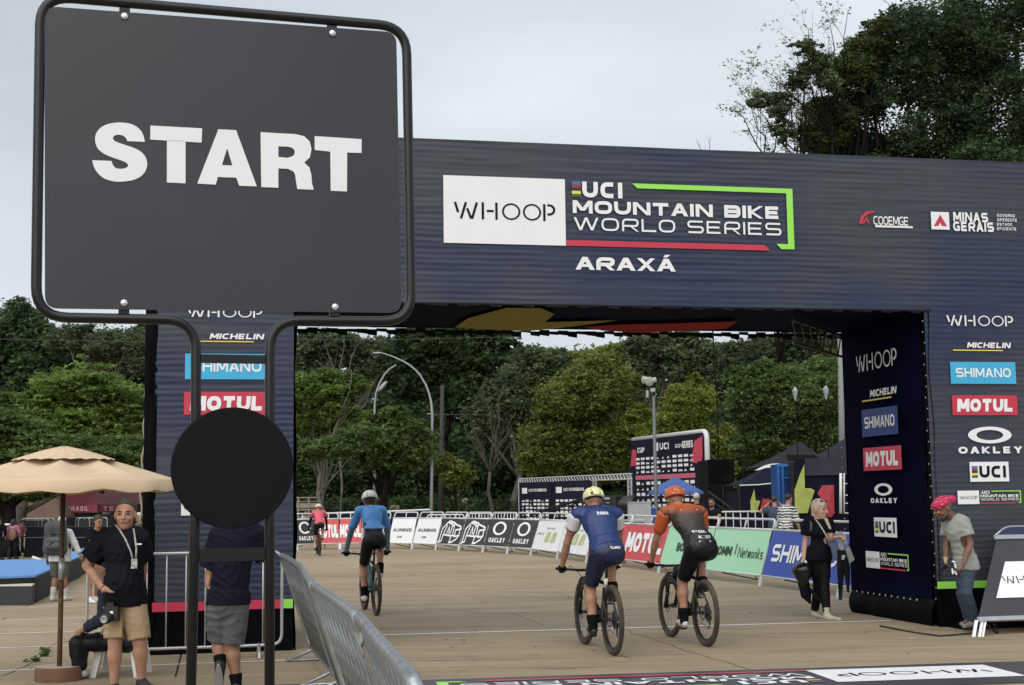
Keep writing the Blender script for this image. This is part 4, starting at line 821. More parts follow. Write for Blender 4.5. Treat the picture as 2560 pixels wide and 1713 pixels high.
# television camera on a long black arm
tv = thing('television_camera', 'black television camera with big lens hood on a long arm behind the barriers', 'tv camera', D(1500, 1330, 46) * 1)
mb = MB(); mb.tube([D(1322, 1287, 46), D(1450, 1250, 46)], [.035, .05], 8); mb.tube([D(1325, 1290, 46.2), D(1450, 1257, 46.2)], .02, 6); put('boom', mb, black, tv)
tvb = mat('tv_black', (.012, .013, .013), .4, var=.4, scale=6)
mb = MB(); mb.box(D(1512, 1255, 46), (.75, .35, .42)); mb.box(D(1500, 1243, 46), (.5, .3, .12)); mb.box(D(1540, 1240, 46), (.3, .2, .06)); put('camera_body', mb, tvb, tv)
mb = MB(); mb.lathe([(0, -.3), (.2, -.3), (.23, 0), (.30, .25), (.32, .42), (.28, .42), (.22, .1), (0, .1)], D(1556, 1261, 46), 18, (1, -.3, 0)); put('lens_hood', mb, tvb, tv, smooth=True)
mb = MB(); mb.box(D(1518, 1246, 45.7), (.16, .02, .08)); mb.box(D(1519, 1257, 45.7), (.12, .02, .03)); mb.box(D(1526, 1271, 45.7), (.1, .02, .05)); put('monitor', mb, mat('grey_screen', (.3, .32, .33), .3), tv)
mb = MB(); cc = D(1515, 1280, 46); mb.tube([cc, Vector((cc.x, cc.y, 0))], .06, 8); mb.tube([Vector((cc.x, cc.y, .5)), Vector((cc.x - .5, cc.y - .3, 0))], .03, 6); mb.tube([Vector((cc.x, cc.y, .5)), Vector((cc.x + .5, cc.y - .3, 0))], .03, 6); put('pedestal', mb, black, tv)
# seats, tables and cases behind the red banners
for k, (x0, x1, y0, y1, col, lab) in enumerate(((1571, 1628, 1255, 1290, (.35, .37, .38), 'pale grey flight case behind the red banners'), (1616, 1640, 1268, 1292, (.03, .08, .35), 'blue crate next to the lamp post'), (1598, 1618, 1265, 1290, (.3, .33, .36), 'grey crate left of the blue crate'))):
    Y = 45 + k * .3; a = D(x0, y0, Y); b = D(x1, y1, Y); cs_ = thing('flight_case', lab, 'case', Vector(((a.x + b.x) / 2, Y, 0))); w = b.x - a.x
    mb = MB(); mb.box(((a.x + b.x) / 2, Y + .25, a.z / 2), (w, .5, a.z)); put('body', mb, mat('case%d' % k, col, .5, var=.15), cs_)
    mb = MB()
    for zz in (.05, a.z * .5, a.z - .02): mb.box(((a.x + b.x) / 2, Y + .25, zz), (w + .03, .53, .035))
    put('edge_trim', mb, alu, cs_)
def chair(p, rz, label, m, group, frame=wtube):
    o = thing('chair', label, 'chair', p, group, rz)
    mb = MB(); mb.box((0, 0, .45), (.42, .42, .03)); put('seat', mb, m, o, local=True)
    mb = MB(); mb.box((0, .2, .72), (.4, .03, .26)); put('backrest', mb, m, o, local=True)
    for x in (-1, 1):
        mb = MB(); mb.tube([(x * .2, -.2, 0), (x * .2, -.19, .45)], .012, 5); put('leg', mb, frame, o, local=True)
        mb = MB(); mb.tube([(x * .2, .2, 0), (x * .2, .2, .87)], .012, 5); put('leg', mb, frame, o, local=True)
    mb = MB(); mb.tube(arcpts([(-.2, .2, .5), (-.2, .2, .9), (.2, .2, .9), (.2, .2, .5)], .07, 4), .016, 6); put('back_frame', mb, frame, o, local=True); return o
slate = mat('slate_seat', (.06, .09, .15), .6)
c0 = None
for k, (x, lab) in enumerate(((1515, 'blue-grey chair with white frame left of the flight case'), (1555, 'blue-grey chair with white frame touching the flight case'), (1590, 'blue-grey chair with white frame in front of the flight case'))):
    pz = D(x, 1300, 43.5); pz.z = 0; o = chair(pz, R_(180 + 8 * k), lab, slate, 'chairs behind the red banners')
# second line of white rails behind the bend
for k, (x0, x1, y) in enumerate(((1068, 1160, 1287), (1165, 1228, 1284), (1230, 1292, 1283), (1796, 1943, 1279), (1700, 1793, 1281))):
    Y = (50, 50, 49.5, 44, 44)[k]; a = D(x0, y, Y); b = D(x1, y, Y); zt_ = (a.z + b.z) / 2; a.z = b.z = 0
    crowd_barrier('crowd_barrier', ('white crowd barrier behind the ring-marked banners, left one', 'white crowd barrier behind the ring-marked banners, middle one', 'white crowd barrier behind the ring-marked banners, right one', 'white crowd barrier behind the long mint banner', 'white crowd barrier behind the orange rider')[k], a, b, 'white rails behind the bend', 7, .014, .026, wtube, zt_, False)
for k, (x0, y0, x1, y1, h_, lab) in enumerate(((815, 1285.5, 905, 1282, .62, 'navy fence banner with pale top rail behind the light blue rider'), (958, 1281, 1075, 1276, .7, 'navy fence banner with pale top rail right of the light blue rider'))):
    a, b = D(x0, y0, 58), D(x1, y1, 57); o = thing('banner_fence', lab, 'fence', Vector((a.x, a.y, 0)), 'navy fence banners'); mb = MB(); za, zb_ = a.z, b.z
    u = Vector((b.x - a.x, b.y - a.y, 0)); mb.prism([Vector((a.x, a.y, za - h_)), Vector((b.x, b.y, zb_ - h_)), Vector((b.x, b.y, zb_)), Vector((a.x, a.y, za))], (0, .04, 0)); put('banner', mb, navyban, o)
    mb = MB(); mb.tube([a + Z3 * .03, b + Z3 * .03], .04, 6); put('rail', mb, wtube, o)
    for t in (0, .5, 1):
        c = a.lerp(b, t); mb = MB(); mb.tube([Vector((c.x, c.y + .06, 0)), c + Vector((0, .06, 0))], .035, 6); put('post', mb, wtube, o)
# wooden deck with rails at the far left of the bend
a = D(744, 1276, 62); b = D(799, 1276, 62)
dk = thing('viewing_deck', 'small timber viewing deck with a rail behind the pink-shirted rider', 'deck', Vector((a.x, a.y, 0)))
tim = mat('pale_timber', (.33, .28, .22), .8, var=.25, scale=6)
for nm, yy, hh in (('rail', 1244, .05), ('deck_board', 1264, .2), ('deck_board', 1274, .06), ('rail', 1254, .03)):
    z = D(770, yy, 62).z; mb = MB(); mb.box(((a.x + b.x) / 2 - .3, 62, z), ((b.x - a.x) + .6, 1.6 if nm == 'deck_board' else .05, hh)); put(nm, mb, tim, dk)
for x in (746, 772, 799): mb = MB(); c = D(x, 1244, 61.2); mb.box((c.x, c.y, c.z / 2), (.07, .07, c.z)); put('post', mb, tim, dk)
# ================================================================ lamps and poles
gal = mat('weathered_lamp_grey', (.34, .36, .37), .5, .3, var=.2, scale=3)
def c3(x, y): return (700 + x * .3634, 780 + y * .3634)
lp_ = [D(1077, 1320, 70)] + [D(*c3(x, y), 70) for x, y in ((1043, 1200), (1045, 900), (1047, 700), (1040, 620), (1025, 560), (1003, 500), (960, 430), (925, 393), (890, 365), (848, 340), (800, 318), (750, 298), (690, 280))]
lp_[0].z = 0
lo = thing('street_lamp', 'tall pale curved street lamp arching over the bend', 'street lamp', lp_[0]); mb = MB(); mb.tube(lp_, [.085, .08, .075, .07, .06, .055, .05, .048, .045, .042, .04, .038, .034, .03], 8); put('pole', mb, gal, lo, smooth=True)
mb = MB(); mb.ell(lp_[-1] + Vector((-.15, 0, -.02)), (.25, .09, .06)); put('lamp_head', mb, gal, lo, smooth=True)
mb = MB(); mb.tube([D(*c3(1012, 702), 70), D(*c3(1048, 702), 70)], .03, 5); put('bracket', mb, gal, lo)
lp2 = [D(936, 1310, 80)] + [D(*c3(x, y), 80) for x, y in ((650, 800), (652, 640), (660, 560), (685, 490), (720, 430), (755, 392), (800, 365))]; lp2[0].z = 0
lo = thing('street_lamp', 'shorter curved street lamp half hidden in the leaves to the left', 'street lamp', lp2[0]); mb = MB(); mb.tube(lp2, [.08, .07, .06, .055, .05, .05, .045, .045], 8); put('pole', mb, gal, lo, smooth=True); mb = MB(); mb.ell(D(*c3(706, 512), 80), (.4, .1, .12), Matrix.Rotation(R_(-50), 3, 'Y')); put('lamp_head', mb, gal, lo, smooth=True)
c = D(1100, 1310, 78); c.z = 0; lo = thing('wooden_pole', 'leaning weathered wooden pole among the dark trees', 'pole', c); mb = MB(); mb.tube([c, D(1106, 963, 78)], [.14, .1], 8); put('post', mb, mat('weathered_pole', (.05, .045, .04), .9, var=.3, stretch=(4, 4, .5)), lo, smooth=True)
c = D(1642, 1330, 48); c.z = 0; lo = thing('floodlight_pole', 'slim grey pole with round white floodlights in front of the tall backdrop', 'floodlight', c); mb = MB(); mb.tube([c, D(1641, 1281, 48), D(1634, 990, 48)], [.075, .07, .05], 8); put('pole', mb, mat('pole_grey', (.13, .14, .14), .5, .2), lo, smooth=True)
lw = mat('lamp_white', (.40, .44, .39), .4, var=.3, scale=9)
for x, y, r, ax in ((1609, 950, .13, (-.9, -.5, -.1)), (1624, 954, .17, (.35, -1, -.25)), (1639, 950, .10, (.95, -.2, .1))):
    mb = MB(); mb.lathe([(0, .02), (r * .8, .03), (r, .0), (r * .9, -.08), (r * .4, -.22), (0, -.24)], D(x, y, 48), 16, ax); put('floodlight', mb, lw, lo, smooth=True)
mb = MB(); mb.box(D(1618, 985, 48), (.08, .1, .25)); mb.box(D(1632, 975, 48), (.16, .1, .12)); put('ballast', mb, gal, lo)
plas = mat('crumpled_plastic', (.34, .38, .40), .3, var=.6, scale=12)
for x, y, xb, Y, lab in ((1988, 983, 2000, 53.5, 'thin dark pole with a wrapped lamp left of the second one'), (2065, 980, 2077, 52, 'thin dark pole with a plastic-wrapped lamp nearest the arch pillar')):
    c = D(xb, 1300, Y); c.z = 0; lo = thing('wrapped_lamp', lab, 'lamp', c, 'wrapped lamps over the tents'); mb = MB(); mb.tube([c, D(x + 1, y + 14, Y)], [.03, .02], 6); put('pole', mb, black, lo)
    mb = MB(); mb.lathe([(0, .26), (.05, .20), (.11, .10), (.085, -.05), (.05, -.18), (.02, -.3), (0, -.3)], D(x, y, Y), 6); put('lamp_wrap', mb, plas, lo)
c = D(2106, 1300, 60); c.z = 0; lo = thing('mast', 'pale mast beside the right arch pillar', 'mast', c); mb = MB(); mb.tube([c, D(2101, 810, 60)], .13, 8); put('post', mb, mat('mast_grey', (.2, .22, .22), .6), lo, smooth=True)
wires = MB()
for pts in ([(700, 848), (960, 850), (1300, 842)], [(0, 848), (180, 852), (400, 856)], [(1078, 1036), (1250, 1038)]): wires.tube([D(x, y, 76) for x, y in pts], .012, 4)
wr = put('overhead_wire', wires, mat('wire', (.08, .08, .08), .5), None); tag(wr, 'thin overhead wires strung in front of the trees', 'wire', kind='structure')
# ================================================================ container, tents, portable toilet
def c5(x, y): return (1500 + x * .287, 1000 + y * .287)
cont = mat('black_container', (.004, .004, .005), .7, var=.3, spec=.1)
a = D(1772, 1240, 52); b = D(1834, 1240, 52); z1 = D(1800, 1149, 52).z
co = thing('black_booth', 'tall black booth draped in cloth right of the tall backdrop', 'booth', Vector((a.x, a.y, 0))); mb = MB(); mb.box(((a.x + b.x) / 2, 53.5, z1 / 2), (b.x - a.x, 3, z1)); put('body', mb, cont, co)
mb = MB(); f = Fr((a.x, 51.97, 0), (1, 0, 0), Z3); cloth(mb, f, 0, z1 * .72, b.x - a.x + .05, z1, 12, 6, .05, 2, .03, False, 41); put('drape', mb, blackfab, co, smooth=True)
mb = MB(); mb.tube([D(*c5(945, 800), 50), D(*c5(1215, 995), 48)], .03, 6); mb.tube([D(*c5(945, 860), 50), D(*c5(1160, 1010), 48)], .02, 6); put('stair_rail', mb, dgrey, co)
navyt = mat('navy_tent_cloth', (.008, .0085, .022), .75, var=.4, scale=1.5, bump=.7, bscale=2.5, spec=.1)
greyt = mat('charcoal_tent_roof', (.020, .021, .028), .7, var=.25, scale=2, bump=.3, bscale=2, spec=.2)
tyel = mat('tent_yellow', (.32, .37, .08), .7, var=.2, bump=.6, bscale=3); tred = mat('tent_red', (.36, .03, .05), .7, var=.2, bump=.6, bscale=3)
def tent(label, cx, x0, x1, y_eave, y_peak, Y, dep, wallm, roofm):
    a = D(x0, y_eave, Y); b = D(x1, y_eave, Y); pk = D(cx, y_peak, Y + dep / 2); z = (a.z + b.z) / 2
    o = thing('event_tent', label, 'tent', Vector(((a.x + b.x) / 2, Y, 0)), 'dark event tents behind the barriers')
    cs = [Vector((a.x, Y, z)), Vector((b.x, Y, z)), Vector((b.x, Y + dep, z)), Vector((a.x, Y + dep, z))]; mb = MB()
    for i in range(4):
        p_, q_ = cs[i], cs[(i + 1) % 4]; k = 8; vs = []
        for r in range(5):
            t = r / 4
            for j in range(k + 1): e = p_.lerp(q_, j / k).lerp(pk, t); e.z -= .14 * math.sin(math.pi * t) * (.6 + .4 * math.sin(j / k * math.pi)); vs.append(e)
        mb.add(vs, [(r * (k + 1) + j, r * (k + 1) + j + 1, (r + 1) * (k + 1) + j + 1, (r + 1) * (k + 1) + j) for r in range(4) for j in range(k)])
    put('roof', mb, roofm, o, smooth=True)
    f = Fr((a.x, Y, 0), (1, 0, 0), Z3); mb = MB(); cloth(mb, f, 0, z - .3, b.x - a.x, z, 20, 4, .03, 3, .02, False, int(x0)); put('valance', mb, wallm, o, smooth=True)
    if wallm is not None:
        mb = MB(); cloth(mb, f, 0, 0, b.x - a.x, z - .28, 20, 8, .05, 2, 0, False, int(x1)); mb.box(((a.x + b.x) / 2, Y + dep / 2 + .1, z / 2 - .1), (b.x - a.x - .1, dep - .1, z - .2)); put('side_wall', mb, wallm, o, smooth=False)
    for c in cs:
        mb = MB(); mb.tube([Vector((c.x, c.y, 0)), c], .03, 6); put('tent_leg', mb, dgrey, o)
    return o, f, z
t2, f2, z2 = tent('dark tent with the tallest pointed roof behind the blue toilet cabin', 2001, 1905, 2095, 1166, 1103, 56, 4.5, navyt, greyt)
t3, f3, z3_ = tent('dark tent with pointed roof half hidden by the arch pillar', 2118, 2035, 2210, 1158, 1092, 54, 4.5, navyt, greyt)
t1, f1, z1_ = tent('lower navy tent with white roof patch and yellow and red shapes', 1925, 1848, 1985, 1212, 1158, 47, 3.6, navyt, navyt)
def shapes(o, f, Y, pxs, m, nm, n=.09):
    fr = Fr((f.O.x, Y, 0), (1, 0, 0), Z3); mb = MB(); pts = [fr.hit(*c5(x, y)) for x, y in pxs]; poly(mb, fr, pts, n); put(nm, mb, m, o)
shapes(t1, f1, 47, ((1340, 775), (1352, 875), (1393, 880), (1360, 980), (1310, 985), (1305, 880)), tyel, 'yellow_shape'); shapes(t1, f1, 47, ((1415, 862), (1472, 862), (1477, 972), (1385, 972)), tred, 'red_shape')
shapes(t1, f1, 46.4, ((1350, 612), (1430, 572), (1490, 556), (1560, 553), (1560, 585), (1450, 590), (1380, 612)), white, 'white_roof_patch', .0)
shapes(t2, f2, 55.9, ((1620, 478), (1870, 478), (1900, 500), (1880, 540), (1640, 530)), black, 'roof_vent', .0)
mb = MB(); pA = D(*c5(1215, 745), 46.8); pB = D(*c5(1550, 722), 46.8); mb.tube([pA, pA.lerp(pB, .5) - Z3 * .02, pB], .02, 5); put('eave_cord', mb, wtube, t1)
bl = mat('toilet_blue', (.008, .055, .22), .4, var=.1)
a = D(1948, 1160, 42); b = D(1986, 1160, 42); pt = thing('portable_toilet', 'bright blue portable toilet cabin between the tents', 'portable toilet', Vector((a.x, 42, 0))); w = b.x - a.x
mb = MB(); mb.box(((a.x + b.x) / 2, 42.9, a.z / 2), (w, 1.1, a.z)); put('cabin', mb, bl, pt)
mb = MB()
for xx in (a.x + .02, b.x - .05, a.x + w * .33): mb.box((xx, 42.32, a.z / 2), (.07, .06, a.z))
mb.box(((a.x + b.x) / 2, 42.32, a.z - .04), (w + .05, .08, .09)); mb.box((a.x + w * .67, 42.31, a.z - .42), (w * .6, .06, .05)); put('door_frame', mb, mat('toilet_blue_light', (.03, .13, .40), .4), pt)
mb = MB(); mb.box((a.x + w * .68, 42.33, a.z / 2 - .25), (w * .5, .03, a.z - .6)); put('door', mb, mat('toilet_dark_blue', (.008, .035, .16), .4), pt)
# long draped navy wall with yellow and red shapes
fw_ = Fr(Vector((D(1986, 1200, 40).x, 40, 0)), (1, -.12, 0), Z3); zw = fw_.hit(*c5(1900, 520))[1]; ww_ = fw_.hit(*c5(2150, 520))[0]
hw_ = thing('draped_booth', 'navy draped booth with a large yellow and a large red shape behind the blonde woman', 'booth', fw_.O)
mb = MB(); cloth(mb, fw_, .05, .2, ww_ + .8, zw, 26, 16, .06, 1.5, 0, False, 51); put('drape', mb, navyt, hw_, smooth=True)
mb = MB(); cloth(mb, fw_, .3, zw - .45, ww_ + .6, zw + .04, 26, 5, .06, 1.2, .12, False, 55); put('valance', mb, mat('navy_valance', (.014, .014, .032), .7, var=.2, bump=.4, bscale=3), hw_, smooth=True)
mb = MB(); mb.box(fw_.p((ww_ + .8) / 2, zw / 2, -1.1), (ww_ + .8, 2, zw - .1), Matrix.Rotation(math.atan2(-.12, 1), 3, 'Z')); put('body', mb, black, hw_)
def shp(pxs, m, nm, n):
    fn_ = Fr(fw_.p(0, 0, n), fw_.U, Z3); mb = MB(); pts = [fn_.hit(*c5(x, y)) for x, y in pxs]; c_ = (sum(p[0] for p in pts) / len(pts), sum(p[1] for p in pts) / len(pts))
    mb.add([fn_.p(*c_, .05)] + [fn_.p(a, b, .02 * (i % 2)) for i, (a, b) in enumerate(pts)], [(0, i + 1, (i + 1) % len(pts) + 1) for i in range(len(pts))]); put(nm, mb, m, hw_)
shp(((1780, 560), (1775, 640), (1785, 700), (1780, 770), (1835, 770), (1870, 790), (1840, 880), (1808, 985), (1700, 990), (1693, 790), (1740, 650)), tyel, 'yellow_shape', .14)
shp(((1935, 745), (2038, 742), (2040, 930), (2045, 985), (2015, 1022), (1960, 1010), (1950, 900), (1893, 815)), tred, 'red_shape', .14)
mb = MB(); 
for xx in (2088, 2118, 2160): mb.tube([fw_.hp(*c5(xx, 640), .25), fw_.hp(*c5(xx, 988), .25)], .022 if xx > 2090 else .045, 6)
for yy in (730, 830, 900, 985): mb.tube([fw_.hp(*c5(2118, yy), .25), fw_.hp(*c5(2160, yy), .25)], .015, 5)
put('ladder', mb, wtube, hw_, smooth=True)
# ================================================================ seating area at the far left
maroon = mat('maroon_canvas', (.13, .022, .03), .7, var=.25, scale=2, bump=.3, bscale=3)
for k, (x0, x1, yt, ye, yb, Y, lab) in enumerate(((158, 246, 1252, 1262, 1290, 60, 'maroon food tent with a pink lettered front, behind the white-jacketed person'), (66, 150, 1262, 1297, 1306, 58, 'long brown and maroon canopy with pale lettering on its edge'), (246, 345, 1250, 1262, 1300, 64, 'maroon food tent behind the bareheaded man'))):
    a = D(x0, ye, Y); b = D(x1, ye, Y); tp = D((x0 + x1) / 2, yt - 12, Y + 1.5); zb = D(x0, yb, Y).z; o = thing('food_tent', lab, 'tent', Vector((a.x, Y, 0)), 'maroon food tents')
    cs = [Vector((a.x, Y, a.z)), Vector((b.x, Y, a.z)), Vector((b.x, Y + 3, a.z)), Vector((a.x, Y + 3, a.z))]; mb = MB(); mb.add(cs + [Vector((tp.x - .6, Y + 1.5, tp.z + .3)), Vector((tp.x + .6, Y + 1.5, tp.z + .3))], [(0, 1, 5, 4), (1, 2, 5), (2, 3, 4, 5), (3, 0, 4)]); put('roof', mb, maroon if k != 1 else mat('brown_canvas', (.12, .075, .05), .8, var=.2), o)
    f = Fr((a.x, Y, 0), (1, 0, 0), Z3); mb = MB(); cloth(mb, f, 0, (zb if k == 1 else a.z - .35), b.x - a.x, a.z, 14, 3, .02, 3, .0, False, 60 + k); put('valance', mb, mat('rose_valance', (.2, .03, .045), .7, var=.2) if k != 1 else mat('brown_canvas', (0, 0, 0)), o)
    if k == 1: mb = MB(); cloth(mb, f, 0, zb - .2, b.x - a.x, zb, 14, 2, .02, 3, .0, False, 66); put('valance', mb, MATS['rose_valance'], o)
    mb = MB(); w = b.x - a.x; zz = (zb - .17) if k == 1 else a.z - .28
    letters(mb, f, 'LANCHERIA' if k == 1 else ('BRASIL' if k == 0 else 'TEXL'), w * .12, zz, w * .62, .14 if k == 1 else .2, n=.05, t=.24, gap=.2); put('lettering', mb, mat('pink_letter', (.5, .3, .36), .6), o)
    mb = MB(); mb.box(((a.x + b.x) / 2, Y + 1.6, .55), (w * .96, 2.6, 1.1)); put('counter', mb, mat('dark_counter', (.02, .016, .02), .7, var=.4), o)
    for c in cs: mb = MB(); mb.tube([Vector((c.x, c.y, 0)), c], .04, 6); put('tent_leg', mb, dgrey, o)
dkban = mat('black_fence_banner', (.004, .0045, .008), .7, var=.3, spec=.1)
for k, (x0, x1) in enumerate(((60, 112), (114, 178), (180, 260), (262, 345))):
    Y = 43 - k * .1; a = D(x0, 1320, Y); b = D(x1, 1320, Y); z = a.z; o = thing('banner_fence', 'black fence banner with thin pale stripes, %s' % ('behind the pink-jacketed woman', 'left of the white-jacketed person', 'right of the white-jacketed person', 'behind the bareheaded man')[k], 'fence', Vector((a.x, Y, 0)), 'black fence banners by the seating')
    mb = MB(); mb.prism([Vector((a.x, Y, .02)), Vector((b.x - .03, Y, .02)), Vector((b.x - .03, Y + .25, z)), Vector((a.x, Y + .25, z))], (0, .04, 0)); put('banner', mb, dkban, o)
    mb = MB()
    for t in (.35, .55): mb.box(((a.x + b.x) / 2, Y + .25 * t - .012, z * (1 - t) + .02), (b.x - a.x - .06, .006, .02))
    put('stripe', mb, mat('stripe_grey', (.1, .1, .12), .5), o)
    mb = MB(); mb.tube([Vector((a.x, Y + .27, z + .02)), Vector((b.x, Y + .27, z + .02))], .02, 6); put('rail', mb, dgrey, o)
seatm = mat('black_seat', (.02, .02, .022), .6); ch_steel = mat('chair_chrome', (.5, .5, .5), .3, .7)
cl_ = ['leftmost', 'second from the left', 'third from the left', 'fourth from the left', 'fifth from the left', 'sixth from the left', 'seventh from the left', 'eighth from the left']
cx = [66, 78, 93, 111, 196, 210, 222, 240]
ch0 = None
for k, x in enumerate(cx):
    q = D(x, 1330, 45.5); q.z = 0; lab = 'chrome framed black chair behind the black fence banners, %s' % cl_[k]
    if ch0 is None: ch0 = chair(q, 0, lab, seatm, 'chrome framed chairs behind the fence', ch_steel); ch0.scale = (1.25, 1.25, 1.3)
    else: copy_tree(ch0, None, q, R_(random.uniform(-15, 15)), lab)
# dark speaker cases beside the seating, pale plank on the ground
mb = MB(); a = D(122, 1350, 38); b = D(82, 1347, 38); a.z = .06; b.z = .22; mb.tube([a, b], .045, 6); o = put('pale_plank', mb, wtube, None); tag(o, 'pale plank lying at the foot of the black fence banners', 'plank')
# low camera-side things: cable on the ground by the arch foot
mb = MB(); mb.tube([G(2200, 1565, .01), G(2290, 1582, .01), G(2350, 1590, .01), G(2440, 1583, .01)], .012, 5); o = put('black_cable', mb, rubber, None, smooth=True); tag(o, 'thin black cable on the ground by the right pillar foot', 'cable')
# ================================================================ smooth bodies: distance fields turned into meshes
def V3(*a): return np.array(a, dtype=np.float64)
class Cap:
    def __init__(s, a, b, ra, rb=None, lab=0, flat=False, sq=None, k=.02):
        s.a = np.array(a, float); s.b = np.array(b, float); s.ra = ra; s.rb = ra if rb is None else rb; s.lab = lab; s.flat = flat; s.sq = sq; s.k = k
    def d(s, P):
        ba = s.b - s.a; L_ = max(1e-6, float(ba @ ba)); q = P - s.a; t = (q @ ba) / L_; tc = np.clip(t, 0, 1)
        w = q - tc[:, None] * ba
        if s.sq is not None:                 # flatten along a direction: (unit vector, factor > 1)
            n_, f_ = s.sq; c = w @ n_; w = w + (c * (f_ - 1))[:, None] * n_
        r = s.ra + (s.rb - s.ra) * tc
        if s.flat:
            w2 = q - t[:, None] * ba
            if s.sq is not None: n_, f_ = s.sq; c = w2 @ n_; w2 = w2 + (c * (f_ - 1))[:, None] * n_
            rad = np.linalg.norm(w2, axis=1) - r; L1 = math.sqrt(L_); return np.maximum(rad, np.maximum(-t * L1, (t - 1) * L1))
        return np.linalg.norm(w, axis=1) - r
    def box(s): m = max(s.ra, s.rb); return np.minimum(s.a, s.b) - m, np.maximum(s.a, s.b) + m
    def fat(s, e, lab=None): return Cap(s.a, s.b, s.ra + e, s.rb + e, s.lab if lab is None else lab, s.flat, s.sq, s.k)
class Ell:
    def __init__(s, c, r, R=None, lab=0, k=.02):
        s.c = np.array(c, float); s.r = np.array(r, float); s.R = np.eye(3) if R is None else np.array(R, float); s.lab = lab; s.k = k   # rows of R: local axes
    def d(s, P):
        q = (P - s.c) @ s.R.T; k0 = np.linalg.norm(q / s.r, axis=1); k1 = np.linalg.norm(q / (s.r * s.r), axis=1) + 1e-9; return k0 * (k0 - 1) / k1
    def box(s): m = s.r.max(); return s.c - m, s.c + m
    def fat(s, e, lab=None): return Ell(s.c, s.r + e, s.R, s.lab if lab is None else lab, s.k)
def field(prims, cuts=(), wr=None):
    def f(P):
        d = None
        for p in prims:
            v = p.d(P)
            if d is None: d = v
            elif p.k > 0: h = np.clip(.5 + .5 * (d - v) / p.k, 0, 1); d = d * (1 - h) + v * h - p.k * h * (1 - h)
            else: d = np.minimum(d, v)
        if wr is not None: d = d + wr(P)
        for c in cuts: d = np.maximum(d, c(P))
        return d
    return f
def below(n, o):      # keep the side where (P-o).n < 0
    n = np.array(n, float); n /= np.linalg.norm(n); o = np.array(o, float); return lambda P: (P - o) @ n
def minus(p, k=0): return lambda P: -p.d(P)
CE = [(a, b) for a in range(8) for b in range(8) if b > a and bin(a ^ b).count('1') == 1]
CO = np.array([[(i >> 2) & 1, (i >> 1) & 1, i & 1] for i in range(8)])
def net(f, lo, hi, h):
    lo = np.array(lo, float) - 2 * h; hi = np.array(hi, float) + 2 * h; n = np.ceil((hi - lo) / h).astype(int) + 1
    ax = [lo[i] + h * np.arange(n[i]) for i in range(3)]; g = np.stack(np.meshgrid(*ax, indexing='ij'), -1).reshape(-1, 3)
    v = f(g).reshape(n); v[0] = v[-1] = 1; v[:, 0] = v[:, -1] = 1; v[:, :, 0] = v[:, :, -1] = 1
    s = v < 0; c = [v[a:n[0] - 1 + a, b:n[1] - 1 + b, d:n[2] - 1 + d] for a, b, d in CO]; cs = [x < 0 for x in c]
    cnt = sum(x.astype(int) for x in cs); act = (cnt > 0) & (cnt < 8); I = np.argwhere(act)
    if not len(I): return np.zeros((0, 3)), np.zeros((0, 4), int)
    idx = -np.ones(act.shape, int); idx[tuple(I.T)] = np.arange(len(I)); ca = [x[act] for x in c]
    pos = np.zeros((len(I), 3)); w = np.zeros(len(I))
    for a, b in CE:
        m = (ca[a] < 0) != (ca[b] < 0); t = np.where(m, ca[a] / (ca[a] - ca[b] + 1e-12), 0); pos += np.where(m[:, None], CO[a] + t[:, None] * (CO[b] - CO[a]), 0); w += m
    pos = (pos / w[:, None] + I) * h + lo; F = []
    for ax_ in range(3):
        u, w_ = [(1, 2), (2, 0), (0, 1)][ax_]; sl0 = [slice(None)] * 3; sl1 = [slice(None)] * 3; sl0[ax_] = slice(0, -1); sl1[ax_] = slice(1, None)
        A0 = s[tuple(sl0)]; B0 = s[tuple(sl1)]; E = np.argwhere(A0 != B0); inside = A0[tuple(E.T)]
        def cell(du, dw): q = E.copy(); q[:, u] -= du; q[:, w_] -= dw; return idx[q[:, 0], q[:, 1], q[:, 2]]
        Q = np.stack([cell(1, 1), cell(0, 1), cell(0, 0), cell(1, 0)], 1); Q[~inside] = Q[~inside][:, ::-1]; F.append(Q)
    return pos, np.concatenate(F)
def to_mesh(name, parts, smooth=True, label_prims=None):
    vs = []; fs = []; o = 0
    for p, q in parts: vs.append(p); fs.append(q + o); o += len(p)
    P = np.concatenate(vs); Q = np.concatenate(fs); me = bpy.data.meshes.new(name); me.vertices.add(len(P)); me.vertices.foreach_set('co', P.astype(np.float32).ravel())
    me.loops.add(Q.size); me.loops.foreach_set('vertex_index', Q.astype(np.int32).ravel()); me.polygons.add(len(Q)); me.polygons.foreach_set('loop_start', np.arange(0, Q.size, 4, dtype=np.int32)); me.polygons.foreach_set('loop_total', np.full(len(Q), 4, np.int32))
    if smooth: me.polygons.foreach_set('use_smooth', [True] * len(Q))
    if label_prims:
        C = P[Q].mean(1); D_ = np.stack([p.d(C) for p in label_prims], 1); lab = np.array([p.lab for p in label_prims])[D_.argmin(1)]; me.polygons.foreach_set('material_index', lab.astype(np.int32))
    me.update(calc_edges=True); return me
def solid(name, prims, h, mats, parent, cuts=(), wr=None, labels=False, label=None, fine=()):
    lo = np.min([p.box()[0] for p in prims], 0); hi = np.max([p.box()[1] for p in prims], 0); f = field(prims, cuts, wr)
    parts = [net(f, lo, hi, h)]
    for (a, b, hh) in fine: parts.append(net(f, a, b, hh))
    me = to_mesh(name, parts, True, prims if labels else None)
    return put(name, me, mats, parent, local=True, label=label)
def nrm(v): v = np.array(v, float); return v / (np.linalg.norm(v) + 1e-12)
